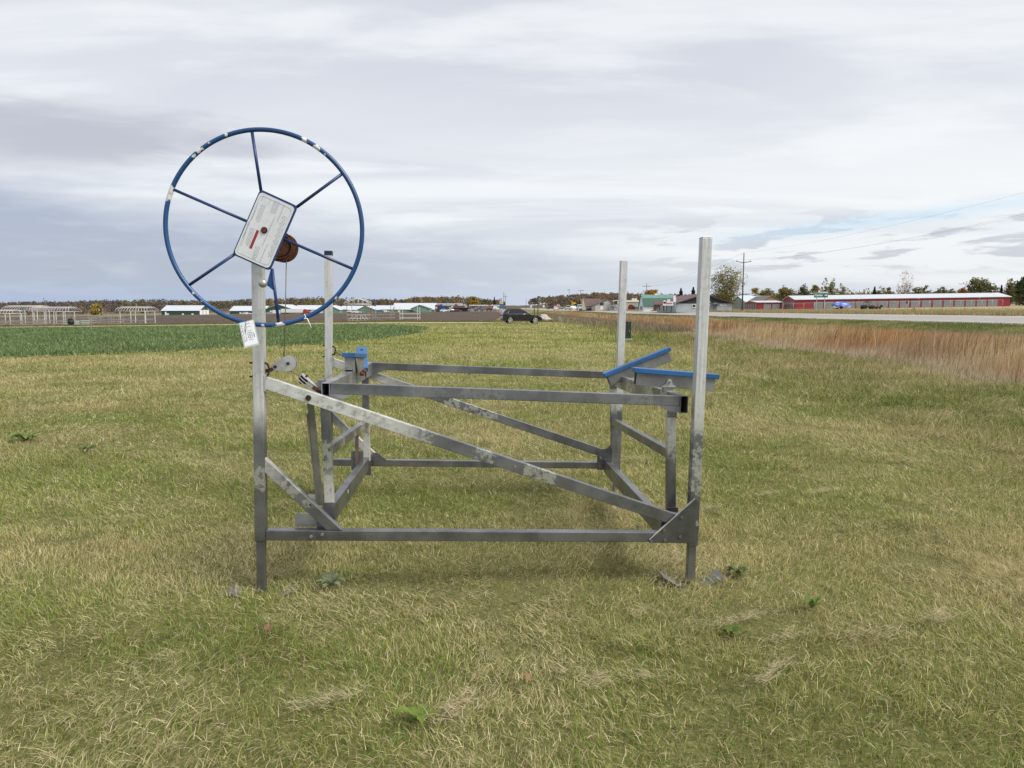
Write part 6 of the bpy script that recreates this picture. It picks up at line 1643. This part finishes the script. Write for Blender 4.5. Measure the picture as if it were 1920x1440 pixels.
for u, vt, w_, lab_ in ((1841, 538, 18, 'smallest spruce right of the broad olive tree'), (1853.5, 531.5, 20, 'taller of the small spruces left of the thin pale tree'), (1848, 535.5, 18, 'middle spruce of the three left of the thin pale tree'), (1875, 535, 20, 'stout spruce right of the thin pale tree'), (1638, 538, 22, 'dark round topped spruce above the middle of the storage roof')):
    spruce(lab_, u, 580, 238, vt, w_, 'small spruces behind the storage')
G3 = 'bushy trees behind the red storage'
tree('bushy_tree', 'ragged pale topped tree above the road sign', 1546, 580, 250, 520.5, 15, [(.15, .13, .08), (.11, .105, .05)], 46, 18, .2, 'multi', .16, G3, low=.3)
tree('bushy_tree', 'second ragged tree just right of the one above the road sign', 1560, 580, 252, 521.5, 15, [(.12, .11, .05), (.14, .12, .06)], 50, 22, .2, 'multi', .16, G3, low=.25)
tree('bushy_tree', 'pale leaning tree right of the ragged pair above the road sign', 1578, 580, 250, 528, 14, [(.15, .135, .08)], 40, 18, .2, 'multi', .14, G3, low=.25)
tree('bushy_tree', 'yellow green tree left of the road sign', 1526, 580, 255, 533.5, 17, [(.14, .125, .04), (.16, .13, .05)], 50, 26, .24, 'round', .16, G3, low=.1)
tree('bushy_tree', 'dark green tree with several points left of the yellow green tree', 1506, 580, 258, 531.5, 20, [(.07, .075, .035), (.09, .09, .04)], 60, 26, .24, 'multi', .16, G3, low=.1)
tree('bushy_tree', 'olive gold round tree behind the tan shed', 1470, 580, 255, 539, 30, [(.15, .115, .04), (.12, .10, .04), (.09, .085, .035)], 70, 28, .28, 'round', .2, G3, low=.1)
tree('bushy_tree', 'golden brown round tree behind the pale shed roof', 1414, 580, 270, 540, 26, [(.14, .105, .04), (.17, .125, .045)], 60, 28, .28, 'round', .2, G3, low=.1)
tree('bushy_tree', 'second golden round tree between the pale roof and the tan shed', 1437, 580, 272, 540.5, 24, [(.15, .12, .045), (.11, .10, .04)], 60, 28, .28, 'round', .2, G3, low=.1)
tree('bushy_tree', 'pale bare topped tree behind the tan shed gable', 1468, 580, 280, 532.5, 9, [(.24, .21, .19)], 18, 8, .18, 'round', .12, G3, bare=.3, low=.5)
for u, vt, w_, lab_ in ((1650, 535, 16, 'grey green rounded tree above the middle storage doors'), (1664, 536.5, 15, 'second grey green rounded tree beside the middle one'), (1722, 535.5, 20, 'olive tree right of the tall bare tree'), (1735, 534.5, 12, 'pointed olive tree right of the tall bare tree'), (1764, 536.5, 18, 'low olive tree over the right half of the storage roof'), (1782, 540, 14, 'dull brown low tree left of the orange brown one')):
    tree('bushy_tree', lab_, u, 580, 248, vt, w_, [(.10, .10, .05), (.13, .12, .055), (.085, .085, .045)], 46, 24, .24, 'multi', .16, G3, low=.1)
tree('bare_tree', 'thin bare treetop rising above the woods at far left', 85, 590, 520, 556.5, 10, [(.12, .09, .09)], 20, 8, .4, 'multi', .25, bare=.3, low=.4)
tree('round_tree', 'yellow tree standing out against the brown woods at left', 182, 596, 470, 569.5, 20, [(.20, .155, .035), (.165, .125, .035), (.23, .18, .05)], 60, 30, .55, 'round', .3, low=.03)
spruce('lone spruce in the woods behind the fuel canopy', 927, 583, 480, 556.5, 11)
tree('round_tree', 'gold leaved tree in the woods over the middle of the fuel canopy', 886, 583, 500, 556.5, 22, [(.17, .125, .035), (.20, .15, .045)], 60, 30, .6, 'round', .3, low=.1)

# far-off woods: one mass of crowns over the hills
V = []; Cc = []
pal = np.array([(.150, .112, .092), (.165, .118, .085), (.195, .120, .066), (.128, .102, .096), (.225, .155, .060), (.145, .138, .066), (.095, .102, .060), (.120, .098, .100)])
def woods(n, ulo, uhi, ylo, yhi, hlo, hhi, cell, leaf, pals, vtop=None, nq=46, thin=0.0):
    for i in range(n):
        u = rng.uniform(ulo, uhi); y = rng.uniform(ylo, yhi); x = (u - 960) / F * y
        if x < float(np.interp(y, RY, RFX)) + 8 and x > float(np.interp(y, RY, RNX)) - 12: continue
        z = gzw(x, y); h = rng.uniform(hlo, hhi)
        if vtop is not None:
            top = zat(float(np.interp(u, HU, HV)) if vtop == 'H' else vtop(u), y) + rng.normal() * .7
            h = min(h, top - z)
            if h < 2.0: continue
        rx = h * rng.uniform(.22, .34); k = int(fbm(x, y, .012, 40, 2) * 9.5 + rng.normal() * 1.2) % len(pals)
        base = pals[k] * 1.12 * rng.uniform(.82, 1.2)
        q = rng.normal(size=(nq, 3)); q /= np.linalg.norm(q, axis=1)[:, None]; q *= rng.uniform(.45, 1, (nq, 1)) ** .5
        c = np.array([x, y, z]) + q * np.array([rx, rx, h * .40]) + np.array([0, 0, h * .56])
        v, cc_ = leaf_cloud(c, np.full(nq, leaf), base[None] * rng.uniform(.8, 1.22, (nq, 1))); V.append(v); Cc.append(cc_)
woods(1250, -800, 2700, 600, 720, 8, 13, 0, .75, pal, 'H')
woods(2350, -800, 2700, 720, 930, 9, 14.5, 0, .85, pal, 'H', 40)
woods(160, -250, 330, 440, 560, 6, 10, 0, .6, pal[[0, 1, 3, 3, 7]], lambda u: np.interp(u, [-250, 0, 330], [569, 570, 574]))
woods(260, 985, 1190, 400, 560, 7, 14, 0, .6, pal[[0, 3, 3, 7, 6, 2]], lambda u: np.interp(u, [985, 1000, 1040, 1080, 1110, 1190], [571, 560, 557, 556, 553, 556]))
o = np_quads('wooded_hills', np.concatenate(V), np.concatenate(Cc)); tag(o, 'brown and rust autumn woods covering the far low hills', 'woods', kind='stuff')
V = []; Cc = []
pr = np.array([(.15, .14, .068), (.12, .122, .058), (.18, .148, .070), (.095, .10, .055), (.16, .115, .068)])
woods(420, 1380, 2300, 262, 330, 5, 9, 0, .36, pr, lambda u: np.interp(u, [1380, 1400, 1460, 1500, 1590, 1610, 1700, 1790, 1830, 1920, 2300], [545, 545, 542, 538, 538, 541, 542, 541.5, 540, 538, 538]), 40)
o = np_quads('tree_belt', np.concatenate(V), np.concatenate(Cc)); tag(o, 'olive brown tree belt behind the red storage buildings', 'woods', kind='stuff')

# ------------------------------------------------------------------ grass
GRASS = mat_vcol('grass blades', 0.38)


def blades(name, P, H, Wd, az_, lean, col, m=GRASS, bow=.35):
    n = len(P); d = np.stack([np.cos(az_), np.sin(az_), np.zeros(n)], 1); a2 = rng.uniform(0, 2 * np.pi, n)
    s = np.stack([np.cos(a2), np.sin(a2), np.zeros(n)], 1) * (Wd / 2)[:, None]
    up = np.array([0, 0, 1.0])[None]; cz = np.sqrt(np.maximum(1 - lean ** 2, .02))
    mid = P + d * (lean * H * bow)[:, None] + up * (H * .58 * np.maximum(cz, .25))[:, None]
    tip = P + d * (lean * H)[:, None] + up * (H * cz)[:, None]
    v = np.stack([P - s, P + s, mid - s * .8, mid + s * .8, tip], 1).reshape(-1, 3)
    b0 = (np.arange(n) * 5)[:, None]; loops = (b0 + np.array([0, 1, 3, 2, 2, 3, 4])[None]).ravel()
    starts = np.stack([np.arange(n) * 7, np.arange(n) * 7 + 4], 1).ravel()
    return np_mesh(name, v, loops, starts, m, np.repeat(col, 5, 0))


def scatter(n, dens, ymin, ymax, half=.96, extra=2.4):
    """points in the view wedge with density falling off with distance"""
    yy = np.geomspace(ymin, ymax, 4000); wdt = 2 * (half * yy + extra); pdf = dens(yy) * wdt; cdf = np.cumsum(pdf * np.gradient(yy)); tot = cdf[-1]
    k = int(min(n, tot)); y = np.interp(rng.uniform(0, tot, k), cdf, yy); x = rng.uniform(-1, 1, k) * (half * y + extra)
    return x, y


def colour_mix(x, y, straw_bias=0.0, seed=20):
    """lawn blade colours: green to straw in drifts"""
    n = len(x)
    pz = .44 * fbm(x, y, .9, seed, 4) + .30 * fbm(x, y, .20, seed + 5, 3) + .26 * fbm(x * .35, y, .45, seed + 9, 3)
    pz = np.clip((pz - .5) * 3.6 + .47 + .12 * (1 - sstep(3, 7, y)) + straw_bias, .06, .95)
    r_ = rng.uniform(0, 1, n)
    g = np.array([(.125, .175, .036), (.165, .205, .046), (.085, .130, .030), (.205, .230, .062), (.150, .185, .042)])[rng.integers(0, 5, n)]
    s = np.array([(.360, .315, .150), (.310, .270, .115), (.430, .385, .210), (.285, .245, .095), (.320, .255, .125)])[rng.integers(0, 5, n)]
    c = np.where((r_ < pz)[:, None], s, g) * np.array([1.72, 1.70, 1.85])
    dead = rng.uniform(0, 1, n) < .04; c[dead] = np.array([.17, .10, .055])
    return c * rng.uniform(.62, 1.38, (n, 1)), pz


PAD = [(-1.40, 3.78), (1.03, 3.95)]
dens = lambda y: 11500 * np.minimum(1, (4.2 / y) ** 2.05)
x, y = scatter(1950000, dens, 1.3, 88)
keep = ~in_poly(x, y, CROP) & (x < 10.6 + .6 * np.sin(y * .4)) & ~((y > 83.6) & (x < -2.2))
keep &= rng.uniform(0, 1, len(x)) < np.clip(.45 + 1.1 * fbm(x, y, 2.1, 60, 3), 0, 1)
x, y = x[keep], y[keep]; n = len(x)
sc = np.maximum(1, y / 4.2) ** .90
col, pz = colour_mix(x, y)
rough = sstep(3.0, 6.5, x - .03 * y + 1.6 * (fbm(x, y, .3, 71, 3) - .5)) * (y > 6)
tuft = sstep(.60, .74, fbm(x, y, 1.6, 33, 3))
H = rng.uniform(.025, .064, n) * (1 + 1.3 * rough + .8 * tuft) * np.minimum(sc ** .45, 2.6)
lean = np.clip(rng.beta(2.6, 1.3, n) * (0.98), 0, .97)
flat = (rng.uniform(0, 1, n) < .20 + .40 * sstep(.50, .66, fbm(x, y, 1.1, 44, 4))) & (y < 30)      # trodden, lying straw and clippings
flow = fbm(x, y, .7, 81, 2) * 9
azb = np.where(rng.uniform(0, 1, n) < .45, flow + rng.normal(0, .7, n), rng.uniform(0, 6.283, n))
col = col * (1 - .22 * rough[:, None]) * (1 - .13 * sstep(5, 11, y))[:, None]
z = hgt(x, y) + (fbm(x, y, 1.3, 5) - 0.5) * 0.06 * np.exp(-y / 25) - .012
lean = np.where(flat, rng.uniform(.9, .995, n), lean); z = z + np.where(flat, rng.uniform(.012, .04, n), 0); H = H * np.where(flat, 1.15, 1)
fc = np.array([(.66, .58, .36), (.52, .44, .25), (.40, .32, .18), (.34, .34, .14)])[rng.integers(0, 4, n)] * rng.uniform(.65, 1.3, (n, 1))
col = np.where(flat[:, None], fc, col)
hole = sstep(.62, .76, fbm(x, y, 2.6, 47, 3)); H = H * (1 - .55 * hole); col = col * (1 - .25 * hole)[:, None]
Wd = rng.uniform(.0018, .0036, n) * sc
o = blades('lawn_grass', np.stack([x, y, z], 1), H, Wd, azb, lean, col); tag(o, 'mown lawn of mixed green and straw coloured grass', 'grass', kind='stuff')

# taller seed stalks and pale dead stems scattered over the lawn
x, y = scatter(26000, lambda y: 170 * np.minimum(1, (6 / y) ** 1.7), 1.8, 40); keep = ~in_poly(x, y, CROP) & (x < 10); keep &= rng.uniform(0, 1, len(x)) < fbm(x, y, .6, 90, 3) * 1.3 - .1
x, y = x[keep], y[keep]; n = len(x); sc = np.maximum(1, y / 6) ** .8
o = blades('dry_stalks', np.stack([x, y, hgt(x, y) - .01], 1), rng.uniform(.05, .11, n) * np.minimum(sc, 2), rng.uniform(.0015, .0026, n) * sc, rng.uniform(0, 6.28, n), rng.uniform(.2, .8, n), np.array([.46, .38, .22])[None] * rng.uniform(.7, 1.25, (n, 1)))
tag(o, 'pale dry grass stalks standing above the lawn', 'grass', kind='stuff')

# dry clippings lying in wisps
P_ = []; wid = []
wisps = [(845, 1386, .16, .06, 260), (610, 1366, .20, .03, 190), (560, 1372, .12, .03, 90), (1400, 1198, .30, .025, 260), (1795, 1190, .17, .05, 260), (1475, 1308, .24, .03, 240), (1130, 1325, .12, .05, 160), (1225, 1315, .12, .03, 90), (1445, 941, .22, .02, 160), (1560, 934, .30, .018, 180), (1340, 968, .14, .05, 150), (530, 1098, .14, .06, 170), (455, 1108, .12, .05, 120), (1275, 1075, .16, .05, 160), (1350, 742, .5, .02, 120), (1660, 1225, .24, .05, 150), (1500, 1232, .18, .05, 120), (190, 990, .4, .05, 140), (240, 1290, .25, .03, 120), (1060, 1302, .1, .04, 70), (1640, 905, .3, .03, 90), (1210, 1180, .12, .05, 90), (870, 1150, .2, .05, 80)]
pts = []; azs = []; ll = []
for (u, v, rx, ry_, k) in wisps:
    k = int(k * .75); rx *= .75; ry_ *= .6
    yb = CAMZ / ((v - VH) / F) if v > 700 else 11.5
    sp = (u - 960) / F * yb; th = rng.normal(0, .25)
    a = rng.normal(0, .5, k); dx = a * rx * .95; dy = rng.normal(0, ry_, k) + .25 * rx * np.sin(a * 2.2)
    px, py = sp + dx * math.cos(th) - dy * math.sin(th), yb + dx * math.sin(th) + dy * math.cos(th)
    pts.append(np.stack([px, py, hgt(px, py) + .026 + np.abs(rng.normal(0, .016, k))], 1)); azs.append(th + np.where(rng.uniform(0, 1, k) < .5, 0, np.pi) + rng.normal(0, .35, k)); ll.append(np.full(k, 1.0) * max(1, yb / 5))
P_ = np.concatenate(pts); n = len(P_); s_ = np.concatenate(ll)
o = blades('grass_clippings', P_, rng.uniform(.03, .085, n) * s_, rng.uniform(.0018, .0032, n) * s_, np.concatenate(azs), rng.uniform(.93, .995, n), np.array([.56, .48, .31])[None] * rng.uniform(.65, 1.2, (n, 1)))
tag(o, 'wisps of straw coloured clippings lying on the lawn', 'grass clippings', kind='stuff')

# crop of low green plants
x, y = scatter(430000, lambda y: 1000 * (21 / y) ** 1.75, 21, 81, 1.12, 4); keep = in_poly(x, y, CROP); x, y = x[keep], y[keep]; n = len(x); sc = (y / 21) ** .8
rowz = fbm(x, y, .8, 120, 3)
col = np.array([(.150, .205, .088), (.195, .250, .112), (.230, .288, .138), (.118, .168, .070)])[rng.integers(0, 4, n)] * (rng.uniform(.7, 1.25, n) * (.75 + .5 * rowz))[:, None]
o = blades('crop_plants', np.stack([x, y, hgt(x, y)], 1), rng.uniform(.10, .26, n) * (.7 + .6 * rowz), rng.uniform(.02, .045, n) * sc, rng.uniform(0, 6.28, n), rng.uniform(.3, .95, n), col)
tag(o, 'low dense green crop in the field at left', 'crop', kind='stuff')

# tall tan grass in the roadside ditch
def ditch_pts(n, ymin, ymax):
    y = np.exp(rng.uniform(np.log(ymin), np.log(ymax), n)); xn = np.interp(y, RY, RNX)
    x0 = np.minimum(10.2 + .5 * np.sin(y * .33) + .3 * np.sin(y * 1.1), xn - 6.5); x1 = xn - 7.0; return x0 + (x1 - x0) * rng.uniform(0, 1, n) ** 1.15, y, x0, x1
x, y, x0, x1 = ditch_pts(210000, 9, 240); n = len(x); t = (x - x0) / (x1 - x0)
dr = fbm(x, y, .16, 150, 3); dr2 = fbm(x, y, .5, 155, 3)
drive = np.zeros(n, bool)
for (xa, ya), (xb, yb) in zip(DR[:-1], DR[1:]):
    f = np.clip((x - xa) / (xb - xa), 0, 1); drive |= ((x - xa) * (x - xb) <= 0) & (np.abs(y - (ya + (yb - ya) * f)) < 2.4)
edge = sstep(0, .16, t) * (1 - .62 * sstep(.45, 1, t))
tall = (.22 + .85 * edge) * (.65 + .7 * dr2)
H = rng.uniform(.55, 1.0, n) * tall; sc = np.maximum(1, y / 14) ** .85
A1 = np.array([.49, .285, .130]); A2 = np.array([.56, .425, .240]); A3 = np.array([.34, .255, .195]); A4 = np.array([.22, .20, .08])
w1 = np.clip((dr - .46) * 6 + .5, 0, 1)[:, None]; w3 = np.clip((fbm(x, y, .22, 160, 3) - .55) * 7 + .3, 0, 1)[:, None]
col = (A2 * (1 - w1) + A1 * w1) * (1 - .5 * w3) + A3 * .5 * w3
fr_ = (1 - sstep(0.0, .14, t))[:, None]; col = col * (1 - fr_) + np.array([.52, .44, .33]) * fr_
gsel = rng.uniform(0, 1, n) < .10; col[gsel] = A4
col = col * rng.uniform(.7, 1.3, (n, 1)); k = ~drive
o = blades('ditch_grass', np.stack([x, y, hgt(x, y) - .03], 1)[k], H[k], (rng.uniform(.006, .013, n) * sc)[k], rng.uniform(-.9, 1.4, n)[k], rng.uniform(.05, .55, n)[k], col[k])
tag(o, 'tall tan and rust coloured dry grass filling the roadside ditch', 'grass', kind='stuff')
x, y, x0, x1 = ditch_pts(16000, 12, 120); t = (x - x0) / (x1 - x0); k = (t > .10) & (t < .62) & (fbm(x, y, .30, 165, 3) > .42); x, y = x[k], y[k]; n = len(x)
o = blades('ditch_stalks', np.stack([x, y, hgt(x, y) - .03], 1), rng.uniform(.75, 1.25, n), rng.uniform(.010, .018, n) * np.maximum(1, y / 16) ** .75, rng.uniform(-.9, 1.4, n), rng.uniform(.02, .30, n), np.array([(.22, .13, .075), (.30, .19, .11), (.62, .50, .32), (.17, .12, .09)])[rng.integers(0, 4, n)] * rng.uniform(.75, 1.2, (n, 1)))
tag(o, 'taller dark and pale stalks standing out of the ditch grass', 'grass', kind='stuff')
# dull weeds where ditch meets lawn further back
y = np.exp(rng.uniform(np.log(45), np.log(235), 26000)); x = np.minimum(10.4, np.interp(y, RY, RNX) - 6.3) + rng.normal(0, 1.0, len(y)) - rng.exponential(1.3, len(y)) * sstep(50, 95, y); n = len(x)
k = ~((np.abs(y - 84) < 6) & (x < 5.0)); x, y = x[k], y[k]; n = len(x)
o = blades('ditch_edge_weeds', np.stack([x, y, hgt(x, y) - .03], 1), rng.uniform(.25, .75, n), rng.uniform(.02, .05, n) * (y / 50) ** .6, rng.uniform(0, 6.28, n), rng.uniform(.1, .7, n), np.array([(.30, .24, .165), (.24, .205, .12), (.36, .295, .20), (.19, .16, .12)])[rng.integers(0, 4, n)] * rng.uniform(.7, 1.25, (n, 1)))
tag(o, 'dull brown weeds along the edge of the ditch', 'weeds', kind='stuff')

# verge and the dry strip beyond the road
y = np.exp(rng.uniform(np.log(22), np.log(300), 90000)); xn = np.interp(y, RY, RNX); x = xn - .8 - rng.uniform(0, 1, len(y)) ** 1.1 * 7.6; n = len(x)
k = ~((np.abs(y - 107.5) < 2.6)); x, y = x[k], y[k]; n = len(x)
gmx = (fbm(x, y, .25, 200, 3) > .50)[:, None]
col = np.where(gmx, np.array([.165, .185, .070]), np.array([.28, .26, .12])) * rng.uniform(.7, 1.3, (n, 1))
o = blades('verge_grass', np.stack([x, y, hgt(x, y) - .01], 1), rng.uniform(.10, .24, n), rng.uniform(.012, .022, n) * np.maximum(1, y / 30) ** .9, rng.uniform(0, 6.28, n), rng.uniform(.2, .9, n), col)
tag(o, 'green grass on the near road verge', 'grass', kind='stuff')
y = np.exp(rng.uniform(np.log(50), np.log(300), 90000)); xf = np.interp(y, RY, RFX); x = xf + .6 + rng.exponential(9, len(y)); n = len(x)
o = blades('far_verge_grass', np.stack([x, y, hgt(x, y) - .02], 1), rng.uniform(.2, .55, n), rng.uniform(.03, .055, n) * np.maximum(1, y / 60) ** .8, rng.uniform(0, 6.28, n), rng.uniform(.1, .8, n), np.array([(.40, .32, .19), (.33, .27, .145), (.28, .24, .115), (.45, .38, .24)])[rng.integers(0, 4, n)] * rng.uniform(.75, 1.25, (n, 1)))
tag(o, 'dry tan grass on the far side of the road', 'grass', kind='stuff')
# thin stubble and grass bank between lane and ploughed field
y = rng.uniform(90.5, 103, 30000); x = rng.uniform(-130, 9, 30000); n = len(x)
o = blades('lane_bank_grass', np.stack([x, y, hgt(x, y) - .01], 1), rng.uniform(.08, .25, n), rng.uniform(.05, .09, n), rng.uniform(0, 6.28, n), rng.uniform(.2, .9, n), np.where((fbm(x, y, .15, 210, 2) > .5)[:, None], np.array([.17, .155, .065]), np.array([.24, .205, .11])) * rng.uniform(.7, 1.25, (n, 1)))
tag(o, 'rough yellowish grass beyond the gravel lane', 'grass', kind='stuff')

# ------------------------------------------------------------------ broadleaf weeds and fallen leaves
def weed(label, u, v, nleaf, L_, Wl, col, rise=.5, jag=0.0, group='broadleaf weeds in the lawn'):
    yb = CAMZ / ((v - VH) / F); px = (u - 960) / F * yb; yb *= 1.0
    o = thing('broadleaf_weed', label, 'weed', (px, yb, gzw(px, yb)), 0, group)
    vs = []; fs = []; cl = []
    for k in range(nleaf):
        a = 2.4 * k + random.uniform(-.3, .3); l = .62 * L_ * random.uniform(.65, 1.15); w_ = .85 * Wl * random.uniform(.8, 1.2); r_ = rise * random.uniform(.5, 1.3); o0 = len(vs); tone = random.uniform(.75, 1.25)
        d = Vector((math.cos(a), math.sin(a), 0)); s = Vector((-d.y, d.x, 0)); m_ = 9
        for q in range(m_ + 1):
            f = q / m_; wv = w_ * math.sin(math.pi * min(1, f * .93 + .05)) ** .8 * (1 + jag * (1 if q % 2 else -1))
            c = d * (l * f) + Vector((0, 0, .012 + r_ * l * (f - .75 * f * f) * 1.6))
            vs += [c - s * wv + Vector((0, 0, wv * .35)), c, c + s * wv + Vector((0, 0, wv * .35))]; cl += [tuple(np.array(col) * np.array([1.15, 1.0, 1.15]) * tone * t_) for t_ in (1, .85, 1)]
        for q in range(m_):
            b0 = o0 + q * 3; fs += [(b0, b0 + 1, b0 + 4, b0 + 3), (b0 + 1, b0 + 2, b0 + 5, b0 + 4)]
    np_mesh('leaves', np.array([tuple(p) for p in vs]), np.array(fs).ravel(), np.arange(len(fs)) * 4, mat_vcol('weed leaf', .25), np.array(cl), o)


random.seed(21)
weed('pale blue green thistle rosette right of the near left foot of the lift', 607, 1117, 9, .15, .020, (.17, .23, .12), .9, .30)
weed('dark green broad leaves right of the near right foot of the lift', 1398, 1094, 11, .14, .018, (.12, .165, .055), .8, .15)
weed('single bright green dandelion leaves low in the middle of the picture', 772, 1400, 5, .14, .020, (.16, .25, .05), 1.2, .25)
weed('bright green leaves beside the long clipping wisp at lower right', 1388, 1218, 8, .11, .018, (.12, .19, .045), .9, .2)
weed('fresh green upright weed in the right foreground', 1545, 1165, 9, .12, .012, (.13, .21, .055), 1.6)
weed('small dark weed at left beyond the lift', 150, 850, 12, .16, .03, (.12, .19, .06), .8)
weed('patch of bright green weeds at the far left edge', 35, 830, 16, .34, .035, (.14, .23, .06), .7)


def fallen(label, u, v, L_, col, tilt):
    yb = CAMZ / ((v - VH) / F); px = (u - 960) / F * yb; o = MB(); pts = [Vector((L_ * (t_ - .5), L_ * .32 * s_ * math.sin(math.pi * t_) ** .7, .012 * math.sin(3 * t_))) for s_ in (1,) for t_ in np.linspace(0, 1, 7)]
    pts += [Vector((p.x, -p.y, p.z)) for p in reversed(pts[1:-1])]; o.add([p * 1 for p in pts] + [Vector((0, 0, .02))], [(i, (i + 1) % 12, 12) for i in range(12)])
    l = o.build('fallen_leaf', mat('dead leaf %s' % label[:6], col, .7, 0, .25, 60)); l.location = (px, yb, gzw(px, yb) + .055); l.rotation_euler = tilt
    tag(l, label, 'leaf', 'fallen leaves on the lawn')
fallen('brown curled leaf at the bottom centre of the lawn', 989, 1329, .06, (.20, .115, .06), (.9, .3, 1.4))
fallen('reddish leaf below the near left foot of the lift', 481, 1222, .05, (.17, .085, .05), (1.0, .2, 1.2))
